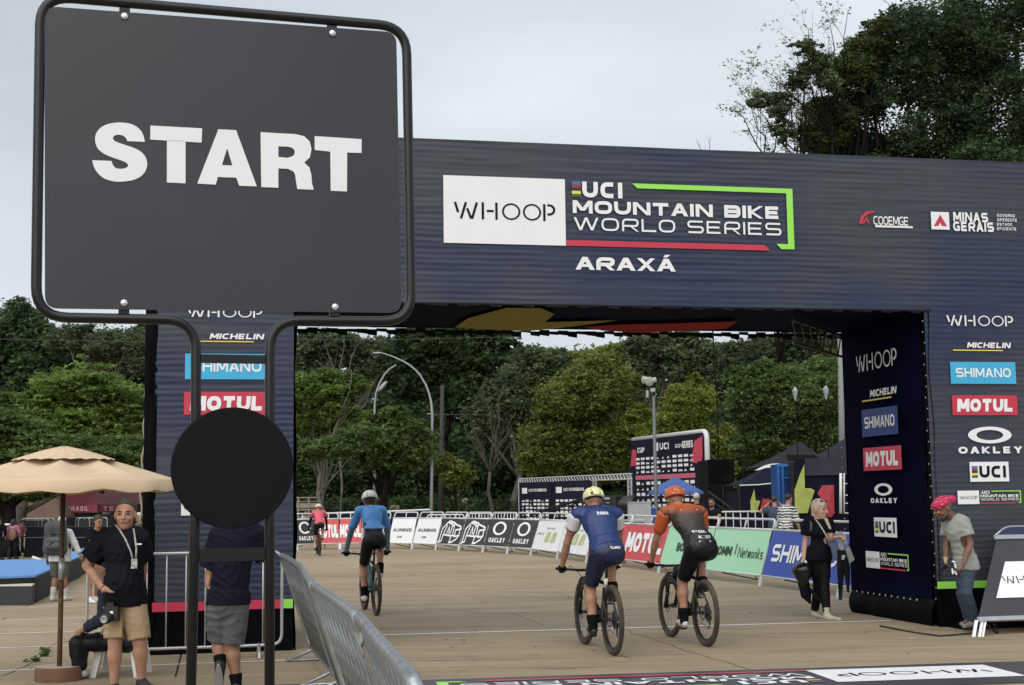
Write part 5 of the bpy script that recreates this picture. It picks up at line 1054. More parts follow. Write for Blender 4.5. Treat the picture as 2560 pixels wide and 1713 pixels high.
def ik(a, c, l1, l2, pole):
    a, c, pole = np.array(a, float), np.array(c, float), np.array(pole, float); d = c - a; L_ = np.linalg.norm(d)
    if L_ > (l1 + l2) * .995: l1 *= L_ / (l1 + l2) * 1.005; l2 = L_ * 1.005 - l1 if L_ * 1.005 - l1 > 0 else l2
    x = (l1 * l1 - l2 * l2 + L_ * L_) / (2 * L_); h = math.sqrt(max(0, l1 * l1 - x * x)); n = d / L_; p = pole - n * (pole @ n); return a + n * x + nrm(p) * h
skinA = mat('skin_light', (.40, .21, .135), .6, var=.28, scale=9, bump=.1, bscale=40); skinB = mat('skin_tanned', (.30, .15, .09), .5, var=.15, scale=7); skinC = mat('skin_brown', (.16, .08, .05), .5, var=.15, scale=7); skinP = mat('skin_pale', (.56, .34, .26), .5, var=.12, scale=7)
lipm = mat('lips', (.33, .12, .10), .5); eyem = mat('eye_dark', (.02, .015, .012), .25); beard = mat('stubble', (.28, .17, .12), .7, var=.2); 
def wrink(amp, sc=9, seed=0., dirn=(.35, .3, 1.)):
    if sc > 15:
        d1 = np.array(dirn) * sc
        def w(P):
            a = P @ d1; b = P @ (np.array((1., .8, -.25)) * sc * .55); return amp * (np.sin(a + 1.7 * np.sin(b + seed) + seed * 3) * np.sin(b * 1.3 + 1.3 * np.sin(a * .6 + 2.)))
        return w
    def w(P):      # soft ridged folds, sharper where the cloth is loose
        x, y, z = P[:, 0], P[:, 1], P[:, 2]; t = 0
        for k, (f, s_, wt) in enumerate(((58, .55, 1.), (41, -.7, .8), (83, .2, .45))):
            ph = seed * 2.3 + k * 1.9; a = np.sin(f * (z * .8 + x * s_ + y * s_ * .6) * .8 + 3. * np.sin(8 * x + 6.5 * z + ph) + 2.2 * np.sin(10 * y - 4 * z + ph * 2)); m = np.clip(.35 + 1.1 * np.sin(6.3 * x + 3.1 * z + ph) * np.sin(7.1 * z - 4.7 * y + 1.3 * ph), 0, 1); t = t + wt * m * (1 - np.abs(a)) ** 1.6
        return amp * (.35 - t * 1.25)
    return w
def hand(wrist, fdir, pdir, side, curl=.5, size=1., r=.0085):
    """palm + five fingers. fdir: direction of the fingers, pdir: palm normal (towards the palm side), side: +1/-1 thumb side along fdir x pdir"""
    w = np.array(wrist, float); f = nrm(fdir); p = np.array(pdir, float); p = nrm(p - f * (p @ f)); s = np.cross(f, p) * side; S = size; out = []
    out.append(Cap(w - f * .01, w + f * .075 * S + s * .012 * S, .022 * S, .024 * S, sq=(p, 1.7), k=.012)); out.append(Cap(w + f * .02 * S, w + f * .075 * S - s * .018 * S, .020 * S, .022 * S, sq=(p, 1.7), k=.012))
    for i, (o, l) in enumerate(((.030, .072), (.010, .080), (-.011, .074), (-.031, .058))):
        b = w + f * (.082 - .004 * abs(i - 1)) * S + s * o * S; d = nrm(f + s * o * 1.2); q = b; a_ = 0
        for j, sg in enumerate((.45, .32, .26)):
            a_ += curl * (.55, .95, .7)[j] * 1.25; dd = d * math.cos(a_) + p * math.sin(a_); q2 = q + dd * l * sg * S; out.append(Cap(q, q2, r * S, r * .88 * S, k=.004)); q = q2
    b = w + f * .02 * S + s * .026 * S; d = nrm(f * .75 + s * .65 + p * .25 * (1 + curl)); m = b + d * .038 * S; out.append(Cap(b, m, .012 * S, .0105 * S, k=.01)); out.append(Cap(m, m + nrm(f * .9 + s * (.2 - .5 * curl) + p * .6 * curl) * .032 * S, .0105 * S, .0085 * S, k=.005))
    return out
def head(c, fwd, up, S=1., lab=0, neck=None, jaw=1.):
    f = nrm(fwd); u = np.array(up, float); u = nrm(u - f * (u @ f)); r = np.cross(f, u); R = np.stack([r, f, u]); c = np.array(c, float)
    def q(x, y, z): return c + (r * x + f * y + u * z) * S
    P = [Ell(q(0, -.012, .03), V3(.076, .094, .088) * S, R, lab), Ell(q(0, .022, -.035), V3(.062 * jaw, .070, .085) * S, R, lab, k=.03), Ell(q(0, .058, -.092), V3(.030, .026, .022) * S, R, lab, k=.03),
         Cap(q(0, .088, .012), q(0, .112, -.028), .008 * S, .014 * S, lab, k=.01), Cap(q(-.032, .080, .022), q(.032, .080, .022), .009 * S, None, lab, k=.014),
         Ell(q(-.076, -.005, -.01), V3(.011, .022, .032) * S, R, lab, k=.005), Ell(q(.076, -.005, -.01), V3(.011, .022, .032) * S, R, lab, k=.005),
         Cap(q(-.02, .090, -.058), q(.02, .090, -.058), .008 * S, None, lab, k=.008), Ell(q(-.035, .072, -.03), V3(.02, .016, .018) * S, R, lab, k=.02), Ell(q(.035, .072, -.03), V3(.02, .016, .018) * S, R, lab, k=.02)]
    return P, q, R
def face_parts(q, R, S, parent, brow=None, glasses=False, stub=None, lip=True, h=.004):
    if glasses:
        mb = MB()
        for s in (-1, 1): mb.ell(q(.033 * s, .093, .002), (.027 * S, .012 * S, .02 * S), Matrix(R).transposed(), 10, 6)
        put('sunglasses', mb, eyem, parent, smooth=True, local=True)
    else:
        mb = MB()
        for s in (-1, 1): mb.ell(q(.031 * s, .0815, .001), (.015 * S, .009 * S, .007 * S), Matrix(R).transposed(), 10, 6)
        put('eye', mb, eyem, parent, smooth=True, local=True)
        if brow:
            mb = MB()
            for s in (-1, 1): mb.tube([q(.014 * s, .093, .022), q(.032 * s, .091, .028), q(.052 * s, .078, .021)], [.0035 * S, .005 * S, .003 * S], 6)
            put('eyebrow', mb, brow, parent, smooth=True, local=True)
    if lip:
        mb = MB(); mb.ell(q(0, .097, -.058), (.021 * S, .007 * S, .006 * S), Matrix(R).transposed(), 10, 6); put('mouth', mb, lipm, parent, smooth=True, local=True)
def T3(a): return Vector((float(a[0]), float(a[1]), float(a[2])))
class Man:
    """joints in metres relative to the empty at the feet; world axes (x right, y away, z up) unless the empty is turned"""
    def __init__(s, obj, J, skin, w=1., h=.012, sex='m', S=1., fwd=None):
        s.o = obj; s.J = {k: np.array(v, float) for k, v in J.items()}; J = s.J; s.skin = skin; s.w = w; s.h = h; s.S = S; s.mats = [skin]
        s.r = nrm(J['shR'] - J['shL']); s.up = nrm(J['neck'] - J['pel']); s.f = nrm(np.cross(s.up, s.r)); s.r2 = nrm(J['hipR'] - J['hipL']); s.u2 = np.array((0, 0, 1.)); s.f2 = nrm(np.cross(s.u2, s.r2)); s.sex = sex
        s.build()
    def build(s):
        J, w = s.J, s.w; sf = (s.f, 1.5); hp_ = (s.f2, 1.25); R = np.stack([s.r, s.f, s.up]); fem = s.sex == 'f'
        mid = J['pel'] * .45 + J['neck'] * .55; che = J['pel'] * .25 + J['neck'] * .75; wa = J['pel'] * .72 + J['neck'] * .28
        s.torso = [Ell(J['pel'], V3(.155 if not fem else .165, .115, .115) * w, np.stack([s.r2, s.f2, s.u2]), k=.05), Cap(J['pel'] + s.up * .02, wa, .125 * w, (.125 if not fem else .108) * w, sq=(s.f, 1.25), k=.06), Cap(wa, che, (.125 if not fem else .108) * w, (.150 if not fem else .128) * w, sq=(s.f, 1.3), k=.05),
                   Ell(che - s.up * .02, V3(.158 if not fem else .135, .112, .14) * w, R, k=.05)]
        sl, sr_ = J['shL'], J['shR']; s.shd = [Cap(sl * .85 + sr_ * .15, sr_ * .85 + sl * .15, .060 * w, k=.05), Cap(J['neck'] - s.up * .03 - s.r * .04, sl - s.up * .0, .045 * w, .05 * w, k=.04), Cap(J['neck'] - s.up * .03 + s.r * .04, sr_, .045 * w, .05 * w, k=.04)]
        if fem: s.torso += [Ell(che - s.up * .06 + s.f * .09 + s.r * x, V3(.055, .05, .055), R, k=.04) for x in (-.065, .065)]
        s.arm = {}; s.leg = {}; aw = (.9 if fem else 1.) * (.5 + w * .5)
        for k in 'LR':
            sh, el, wr_ = J['sh' + k], J['el' + k], J['wr' + k]; s.arm[k] = [Cap(sh, sh * .4 + el * .6, .050 * aw, .045 * aw, k=.03), Cap(sh * .4 + el * .6, el, .045 * aw, .038 * aw, k=.02), Cap(el, el * .65 + wr_ * .35, .040 * aw, .040 * aw, k=.02), Cap(el * .65 + wr_ * .35, wr_, .040 * aw, .026 * aw, k=.02)]
            hp, kn, an = J['hip' + k], J['kn' + k], J['an' + k]; bk = -nrm(np.cross(nrm(an - kn), s.r2)) if True else 0
            b = nrm(np.cross(s.r2, nrm(an - kn))); 
            s.leg[k] = [Cap(hp, kn * .6 + hp * .4, .085 * w, .068 * w, k=.04), Cap(kn * .6 + hp * .4, kn, .068 * w, .053 * w, k=.03), Cap(kn, kn * .7 + an * .3, .052 * w, .052 * w, k=.03), Cap(kn * .7 + an * .3, an, .052 * w, .036 * w, k=.03),
                        Ell(kn * .68 + an * .32 - s.legback(kn, an, hp) * -.018, V3(.048, .05, .11) * (.5 + .5 * w), s.frame(an - kn), k=.03)]
        hc = J['head']; s.hp, s.q, s.hR = head(hc, J.get('look', s.f), J.get('hup', hc - J['neck'] + V3(0, 0, .1)), s.S)
        s.neckp = [Cap(J['neck'] - s.up * .02, hc - nrm(J.get('hup', V3(0, 0, 1))) * .05, .058 * (.5 + .5 * w) * (.85 if fem else 1), .052 * (.85 if fem else 1), k=.03)]
    def legback(s, kn, an, hp):
        n = nrm(nrm(hp - kn) + nrm(an - kn) + np.array((0, 1e-4, 0))); return -n if np.linalg.norm(nrm(hp - kn) + nrm(an - kn)) > .05 else -s.f2
    def frame(s, ax):
        u = nrm(ax); r = nrm(np.cross(u, s.f2)); f = np.cross(r, u); return np.stack([r, f, u])
    def body(s, hands=None, fine=True, extra=()):
        pr = s.torso + s.shd + s.neckp + s.hp + s.arm['L'] + s.arm['R'] + s.leg['L'] + s.leg['R']; hands = hands or {}; fb = []
        for k in 'LR':
            H = hands.get(k)
            if H is None: wr_, el = s.J['wr' + k], s.J['el' + k]; H = (wr_ - el, nrm(s.J['pel'] - wr_), 1 if k == 'L' else -1, .35)
            if H == 0: continue
            hh = hand(s.J['wr' + k], *H[:4], size=(H[4] if len(H) > 4 else 1.)); pr = pr + hh
            if fine: a = np.min([p.box()[0] for p in hh[:14]], 0); b = np.max([p.box()[1] for p in hh], 0); fb.append((a, b, .006))
        for k in 'LR': t = s.J.get('toe' + k, s.J['an' + k] + s.f2 * .15); pr = pr + [Cap(s.J['an' + k], s.J['an' + k] - V3(0, 0, .03), .036, .036, k=.02), Cap(s.J['an' + k] - V3(0, 0, .04), t, .035, .028, k=.02)]
        if fine: c = s.J['head']; fb.append((c - .125 * s.S, c + .125 * s.S, .0065))
        o = solid('body', pr + list(extra), s.h, s.mats, s.o, fine=fb); return o
    def top(s, m, sleeve=.55, e=.014, hem=-.02, belly=0., name='shirt', loose=.022, wr=.006, neckcut=True, long_=False, mats=None, k2=None, flare=0., seed=0.):
        J = s.J; pr = [p.fat(e) for p in s.torso + s.shd]
        base = J['pel'] - s.u2 * (-hem); wd = .15 * s.w + e + flare; pr.append(Cap(J['pel'] + s.up * .12, base, wd * .98, wd * (1 + flare), flat=True, sq=(s.f2, 1.28), k=.04))
        if belly: pr.append(Ell(J['pel'] + s.up * .14 + s.f * .05, V3(.15, .10 + belly, .15) * s.w, np.stack([s.r, s.f, s.up]), k=.06))
        cuts = [below(-s.u2, base)] 
        for k in 'LR':
            sh, el, wr_ = J['sh' + k], J['el' + k], J['wr' + k]; aw = .05 * (.5 + .5 * s.w)
            if sleeve <= 1: e_ = sh + (el - sh) * sleeve; pr.append(Cap(sh, e_, aw + e + loose * .3, aw * .95 + e + loose * .7 * min(1, sleeve * 2), flat=False, k=.03)); lim = e_; n = nrm(el - sh); pr.append(Cap(sh + (el - sh) * sleeve * .3, e_ + n * .0, aw + e + loose * .4, aw + e + loose * .6, flat=True, k=.02))
            else: e_ = el + (wr_ - el) * (sleeve - 1); pr += [Cap(sh, el, aw + e + loose * .3, aw * .85 + e + loose * .3, k=.03), Cap(el, e_ - nrm(wr_ - el) * .03, aw * .85 + e + loose * .2, aw * .6 + e + loose * .1, k=.02), Cap(el + (wr_ - el) * .2, e_, aw * .75 + e + loose * .1, aw * .6 + e + loose * .1, flat=True, k=.015)]
        # cut the rounded sleeve ends
        def sl(P):
            r = np.full(len(P), -1.)
            for k in 'LR':
                sh, el, wr_ = J['sh' + k], J['el' + k], J['wr' + k]
                if sleeve <= 1: e_ = sh + (el - sh) * sleeve; n = nrm(el - sh); A_, B_ = e_, el + n * .15
                else: e_ = el + (wr_ - el) * (sleeve - 1); n = nrm(wr_ - el); A_, B_ = e_, wr_ + n * .1
                near = np.linalg.norm((P - e_) - ((P - e_) @ n)[:, None] * n, axis=1) < .095; t = (P - e_) @ n; r = np.where(near & (t > 0) & (t < .13), np.maximum(r, t), r)
            return r
        cuts.append(sl)
        if neckcut: cuts.append(minus(Cap(J['neck'] - s.up * .0 + s.f * .008, J['head'], .067 * (.5 + .5 * s.w), .08)))
        o = solid(name, pr, s.h, mats or [m], s.o, cuts, wrink(wr, 10, seed), labels=bool(mats)); s.topf = pr; return o
    def shorts(s, m, length=.9, e=.012, flare=.02, waist=.07, name='shorts', wr=.006, seed=1., cuff=True):
        """length measured along the leg: 1 = knee, 2 = ankle"""
        J = s.J; pr = [s.torso[0].fat(e), s.torso[1].fat(e)] + ([s.torso[2].fat(e)] if waist > .15 else []); cuts = [below(s.u2 * .999 + .001, J['pel'] + s.u2 * waist)]
        mh = (J['knL'] + J['knR']) / 2; cr_h = J['pel'] - s.u2 * .13; cuts.append(minus(Cap(cr_h, cr_h + (mh - cr_h) * 1.1, .004, .016, sq=(s.f2, .1))))
        for k in 'LR':
            hp, kn, an = J['hip' + k], J['kn' + k], J['an' + k]; w = s.w
            if length <= 1: e_ = hp + (kn - hp) * length; pr += [Cap(hp, e_, .085 * w + e + flare * .3, .062 * w + e + flare, k=.014, flat=True), Cap(hp, hp * .4 + e_ * .6, .085 * w + e + flare * .3, .072 * w + e + flare * .8, k=.014)]
            else:
                e_ = kn + (an - kn) * (length - 1); pr += [p.fat(e) for p in s.leg[k][:3]] + [s.leg[k][4].fat(e * .6)] + [Cap(kn, kn + (e_ - kn) * .92, .056 * w + e + flare * .7, .04 * w + e + flare, k=.02), Cap(kn + (e_ - kn) * .3, e_, .052 * w + e + flare * .8, .04 * w + e + flare, flat=True, k=.015)]
        return solid(name, pr, s.h, [m], s.o, cuts, wrink(wr, 12, seed))
    def shoe(s, m, sole=None, k=1., names=('shoe',), hgt=.0, hh=.009, heel=0.):
        for kk in 'LR':
            J = s.J; an = J['an' + kk]; t = J.get('toe' + kk, an + s.f2 * .15); d = nrm(t - an) ; dn = J.get('sole' + kk, V3(0, 0, -1)); d = nrm(t - an - dn * ((t - an) @ dn)); hb = an + dn * .045 - d * .035
            tp = hb + d * .22 * k + dn * .012
            pr = [Cap(hb, hb + d * .10, .036, .038, k=.02), Cap(hb + d * .08, tp, .038, .030, sq=(dn, 1.15), k=.03), Cap(an - dn * hgt, an + dn * .03, .043, .042, k=.03, flat=hgt > 0)]
            sole_z = an + dn * .082
            solid('shoe', pr, hh, [m], s.o, [below(dn, sole_z)])
            if sole:
                sd_ = np.cross(d, dn); mb = MB(); pts = []
                for a_ in range(16):
                    an_ = 2 * math.pi * a_ / 16; x = math.cos(an_); y = math.sin(an_); L0 = .5 * (np.linalg.norm(tp - hb) + .075); cc = (hb + tp) / 2; pts.append(T3(cc + d * x * L0 + sd_ * y * (.037 + .006 * x) + dn * ((sole_z - cc) @ dn)))
                mb.prism(pts, T3(dn * .022)); put('sole', mb, sole, s.o, local=True)
    def sock(s, m, hgt=.14):
        for kk in 'LR':
            an, kn = s.J['an' + kk], s.J['kn' + kk]; n = nrm(kn - an); solid('sock', [Cap(an - n * .03, an + n * hgt * .6, .043 * s.w, .050 * s.w, k=.01), Cap(an + n * hgt * .5, an + n * hgt, .050 * s.w, .057 * s.w, flat=True, k=.01)], .01, [m], s.o)
    def glove(s, m, hands):
        for k in 'LR':
            if k in hands and hands[k]: H = hands[k]; pr = [p.fat(.004) for p in hand(s.J['wr' + k], *H[:4])]; solid('glove', pr, .0075, [m], s.o)
    def hair(s, m, kind='short', len_=.0):
        q, R, S = s.q, s.hR, s.S; f = R[1]; u = R[2]; hh = .0065 if s.h < .013 else .01
        if kind == 'short': solid('hair', [Ell(q(0, -.015, .034), V3(.083, .099, .0925) * S, R)], hh, [m], s.o, [below(f * .9 - u * .5, q(0, .078, .072)), below(-u * .75 + f * .66, q(0, -.03, .0))], wrink(.0045, 150, dirn=(1, .9, .5)))
        elif kind == 'long':
            b = q(0, -.075, -.02); solid('hair', [Ell(q(0, -.018, .034), V3(.087, .104, .094) * S, R), Cap(b, b - V3(0, 0, len_) - f * .01, .07, .045, sq=(f, 1.8), k=.03)], hh, [m], s.o, [lambda P: np.where(((P - q(0, .03, .045)) @ u) < 0, (P - q(0, .03, .045)) @ (f), (P - q(0, .078, .045)) @ f)], wrink(.003, 50, dirn=(1, .9, .05)))
def cyc_helmet(M, mc, md, style, hh=.006):
    q, R, S = M.q, M.hR, M.S; r, f, u = R
    sh = Ell(q(0, -.012, .040), V3(.108, .142, .104) * S, R)
    cuts = [below(-u + f * -.18, q(0, -.0, .012)), minus(Ell(q(0, -.012, .03), V3(.088, .116, .088) * S, R))]
    def slot(x, y0, z0, x1, y1, z1, rad): cuts.append(minus(Cap(q(x, y0, z0), q(x1, y1, z1), rad)))
    if style == 'open':      # large rear openings
        for s in (-1, 1): slot(.045 * s, -.125, .062, .062 * s, -.10, .095, .020); slot(.04 * s, -.06, .135, .03 * s, .05, .14, .014); slot(.085 * s, -.03, .08, .075 * s, .04, .09, .014)
        slot(-.025, -.125, .118, .025, -.125, .118, .014); slot(-.03, -.14, .042, .03, -.14, .042, .011)
    elif style == 'bars':
        for z in (.05, .085, .12): slot(-.06, -.13 + (z - .05) * .5, z, .06, -.13 + (z - .05) * .5, z, .011)
        for s in (-1, 1): slot(.09 * s, -.05, .06, .09 * s, .04, .075, .012)
    else:
        for x in (-.06, -.03, 0, .03, .06): slot(x, -.14, .06, x * .8, -.02, .15, .0085)
    solid('helmet', [sh], hh, [mc], M.o, cuts)
    mb = MB()
    for s_ in (-1, 1): mb.tube([q(.088 * s_, .0, .02), q(.078 * s_, .03, -.05), q(.03 * s_, .05, -.108)], .004, 5)
    put('helmet_strap', mb, black, M.o, local=True)
    solid('visor_rim', [Cap(q(-.06, .118, .05), q(.06, .118, .05), .014, k=.01)], .01, [mc], M.o)
    solid('helmet_liner', [Ell(q(0, -.012, .035), V3(.088, .112, .088) * S, R)], .01, [md], M.o, [below(-u + f * -.18, q(0, 0, .0))])
def plist(c): return [tuple(x) for x in c]
# ---------------------------------------------------------------- bicycles
carbon = mat('black_carbon', (.011, .011, .012), .3, .2, var=.2); rimm = mat('dark_rim', (.014, .014, .015), .35, .3); spk = mat('spoke_steel', (.22, .22, .22), .35, .8)
tyre_m = mat('dusty_tyre', (.10, .072, .05), .9, var=.35, scale=6, col2=(.035, .028, .022)); 
def bicycle(label, rear, front, frame_m, tyre=tyre_m, crank_a=0., accent=None, hub_col=None, h_scale=1.):
    rear, front = Vector(rear), Vector(front); d = (front - rear); d.z = 0; rz = math.atan2(-d.x, d.y)
    o = thing('mountain_bike', label, 'bicycle', rear, 'mountain bikes on the course', rz); o.scale = (h_scale,) * 3; WB = 1.14; RW = .368
    def wheel(y, steer=0, disc=1):
        w = bpy.data.objects.new('wheel', None); w.empty_display_size = .1
        mb = MB(); mb.tube([(0, math.cos(a) * (RW - .027), math.sin(a) * (RW - .027)) for a in [2 * math.pi * i / 48 for i in range(48)]], .0285, 12, True)
        ty = put('tyre', mb, tyre, o, smooth=True, local=True); ty.location = (0, y, RW)
        # knobs
        mb = MB()
        for i in range(64):
            a = 2 * math.pi * i / 64
            for x in (-.016, 0, .016) if i % 2 else (-.022, -.007, .008, .022):
                rr = RW - .027 + math.sqrt(max(0, .0285 ** 2 - x * x)) + .001; mb.box((x, math.cos(a) * rr, math.sin(a) * rr), (.009, .012, .006), Matrix.Rotation(a - math.pi / 2, 3, 'X'))
        kn = put('tread', mb, tyre, o, local=True, kind='stuff'); kn.location = (0, y, RW)
        mb = MB(); mb.lathe([(RW - .052, -.013), (RW - .078, -.008), (RW - .082, 0), (RW - .078, .008), (RW - .052, .013), (RW - .046, 0), (RW - .052, -.013)], (0, 0, 0), 48, (1, 0, 0)); ri = put('rim', mb, rimm, o, smooth=True, local=True); ri.location = (0, y, RW)
        mb = MB(); mb.lathe([(0, -.06), (.013, -.06), (.013, -.035), (.03, -.033), (.03, -.028), (.017, -.02), (.017, .02), (.03, .028), (.03, .033), (.013, .035), (.013, .06), (0, .06)], (0, 0, 0), 16, (1, 0, 0)); hb = put('hub', mb, carbon, o, smooth=True, local=True); hb.location = (0, y, RW)
        mb = MB()
        for i in range(28):
            a = 2 * math.pi * i / 28; s = 1 if i % 2 else -1; b = a + (.55 if i % 4 < 2 else -.55); mb.tube([(s * .03, math.cos(b) * .028, math.sin(b) * .028), (0, math.cos(a) * (RW - .08), math.sin(a) * (RW - .08))], .0013, 3, caps=False)
        sp_ = put('spokes', mb, spk, o, local=True, kind='stuff'); sp_.location = (0, y, RW)
        mb = MB(); mb.lathe([(.062, -.001), (.082, -.001), (.082, .001), (.062, .001), (.062, -.001)], (-.036, 0, 0), 28, (1, 0, 0))
        for i in range(5): a = 2 * math.pi * i / 5; mb.tube([(-.036, math.cos(a) * .02, math.sin(a) * .02), (-.036, math.cos(a + .4) * .064, math.sin(a + .4) * .064)], .003, 4)
        dk_ = put('brake_disc', mb, spk, o, local=True); dk_.location = (0, y, RW); bpy.data.objects.remove(w)
    wheel(0); wheel(WB)
    BB = (0, .435, .335); ST = (0, .20, .80); SD = (0, .145, .965); HT0 = (0, .965, .70); HT1 = (0, .915, .815); R0 = (0, 0, RW); F0 = (0, WB, RW)
    mb = MB(); mb.tube([BB, (0, .24, .72)], [.026, .019], 10); mb.tube([(0, .45, .37), (0, .72, .50), HT0], [.036, .034, .034], 10); mb.tube([(0, .235, .73), (0, .6, .765), HT1], [.018, .022, .026], 10); mb.tube([HT0, HT1], .032, 12)
    mb.lathe([(0, -.045), (.035, -.045), (.035, .045), (0, .045)], BB, 14, (1, 0, 0))
    for s in (-1, 1):
        mb.tube([(s * .03, .40, .34), (s * .062, .25, .352), (s * .066, .06, .365), (s * .062, 0, RW)], [.016, .015, .012, .014], 8); mb.tube([(s * .02, .25, .69), (s * .05, .17, .58), (s * .064, 0, RW + .01)], [.011, .010, .010], 8)
    fo = put('frame', mb, frame_m, o, smooth=True, local=True)
    if accent: mb = MB(); mb.tube([(0, .25, .70), (0, .205, .80)], .0205, 10); put('frame_decal', mb, accent, o, smooth=True, local=True)
    mb = MB(); mb.tube([(0, .235, .72), SD], .0155, 10); put('seat_post', mb, carbon, o, smooth=True, local=True)
    mb = MB(); vs = []; prof = [(-.13, .068, .012), (-.10, .072, .02), (-.04, .058, .018), (.03, .032, .012), (.10, .022, .006), (.14, .018, -.004)]
    for y, w, z in prof:
        for j in range(9): t = -1 + 2 * j / 8; vs.append((t * w, SD[1] + y, SD[2] + .02 + z - .022 * t * t))
    fs = [(i * 9 + j, i * 9 + j + 1, (i + 1) * 9 + j + 1, (i + 1) * 9 + j) for i in range(5) for j in range(8)]; mb.add(vs, fs); mb.add([(x, y, z - .03) for x, y, z in vs], [q[::-1] for q in fs]); mb.tube([(-.02, SD[1] - .08, SD[2]), (-.02, SD[1] + .1, SD[2])], .005, 5); mb.tube([(.02, SD[1] - .08, SD[2]), (.02, SD[1] + .1, SD[2])], .005, 5); mb.box((0, SD[1], SD[2] + .005), (.05, .05, .02)); put('saddle', mb, black, o, smooth=True, local=True)
    mb = MB(); mb.tube([HT0, (0, .975, .67)], .03, 10); mb.box((0, .99, .655), (.15, .05, .045))
    for s in (-1, 1): mb.tube([(s * .062, .99, .66), (s * .062, 1.04, .53)], .0175, 10); mb.tube([(s * .062, 1.035, .54), (s * .062, 1.13, RW + .0)], .023, 10); mb.box((s * .062, WB - .004, RW), (.03, .05, .05))
    mb.tube(arcpts([(-.062, 1.075, .53), (-.062, 1.10, .62 + .14), (.062, 1.10, .62 + .14), (.062, 1.075, .53)], .06, 5), .013, 8); put('fork', mb, frame_m, o, smooth=True, local=True)
    mb = MB(); mb.tube([HT1, (0, .905, .845)], .02, 8); mb.tube([(0, .905, .84), (0, .965, .85)], .018, 8); mb.tube([(-.37, .925, .875), (-.30, .935, .87), (-.10, .962, .85), (.10, .962, .85), (.30, .935, .87), (.37, .925, .875)], [.011, .011, .015, .015, .011, .011], 8); put('handlebar', mb, carbon, o, smooth=True, local=True)
    for s in (-1, 1):
        mb = MB(); mb.tube([(s * .255, .94, .87), (s * .38, .922, .876)], .0165, 10); put('grip', mb, black, o, smooth=True, local=True)
        mb = MB(); mb.tube([(s * .22, .95, .868), (s * .235, 1.0, .86), (s * .33, 1.0, .845)], .006, 6); put('brake_lever', mb, carbon, o, smooth=True, local=True)
        mb = MB(); mb.tube([(s * .22, .96, .868), (s * .18, 1.06, .90), (s * .08, 1.07, .82), (s * .03, 1.0, .72)], .0035, 5); put('brake_hose', mb, black, o, smooth=True, local=True)
    ped = []
    for s in (-1, 1):
        a = crank_a + (math.pi if s > 0 else 0); e = Vector((s * .075, BB[1] + .172 * math.cos(a), BB[2] + .172 * math.sin(a))); mb = MB(); mb.tube([(s * .058, BB[1], BB[2]), (s * .072, e.y, e.z)], [.017, .012], 8); put('crank', mb, carbon, o, smooth=True, local=True)
        mb = MB(); mb.tube([(s * .07, e.y, e.z), (s * .14, e.y, e.z)], .008, 6); mb.box((s * .115, e.y, e.z), (.06, .065, .018)); put('pedal', mb, carbon, o, local=True); ped.append((s * .13, e.y, e.z))
    mb = MB(); mb.lathe([(.055, -.002), (.072, -.002), (.074, .0), (.072, .002), (.055, .002), (.055, -.002)], (.046, BB[1], BB[2]), 32, (1, 0, 0))
    for i in range(4): a = i * math.pi / 2; mb.tube([(.046, BB[1], BB[2]), (.046, BB[1] + .06 * math.cos(a), BB[2] + .06 * math.sin(a))], .007, 5)
    put('chainring', mb, spk, o, smooth=True, local=True)
    mb = MB()
    for i, r in enumerate((.026, .034, .042, .052, .062, .074, .088, .1)): x = .052 - i * .0042; mb.lathe([(.02, -.001), (r, -.001), (r, .001), (.02, .001)], (x, 0, RW), 24, (1, 0, 0))
    put('cassette', mb, mat('cassette_steel', (.09, .09, .09), .4, .7), o, smooth=True, local=True)
    mb = MB(); mb.tube([(.046, BB[1], BB[2] + .073), (.046, .0, RW + .062)], .004, 4); mb.tube([(.046, BB[1], BB[2] - .073), (.05, .03, .2)], .004, 4); mb.tube([(.05, 0, RW - .06), (.05, .03, .27), (.05, .02, .19)], .004, 4); put('chain', mb, spk, o, local=True)
    mb = MB(); mb.box((.058, .012, .31), (.02, .05, .05)); mb.tube([(.058, .02, .29), (.056, .035, .2)], .012, 6); mb.lathe([(0, -.004), (.02, -.004), (.02, .004), (0, .004)], (.052, .035, .20), 12, (1, 0, 0)); mb.lathe([(0, -.004), (.02, -.004), (.02, .004), (0, .004)], (.052, .015, .275), 12, (1, 0, 0)); put('derailleur', mb, carbon, o, smooth=True, local=True)
    return o, ped, rz
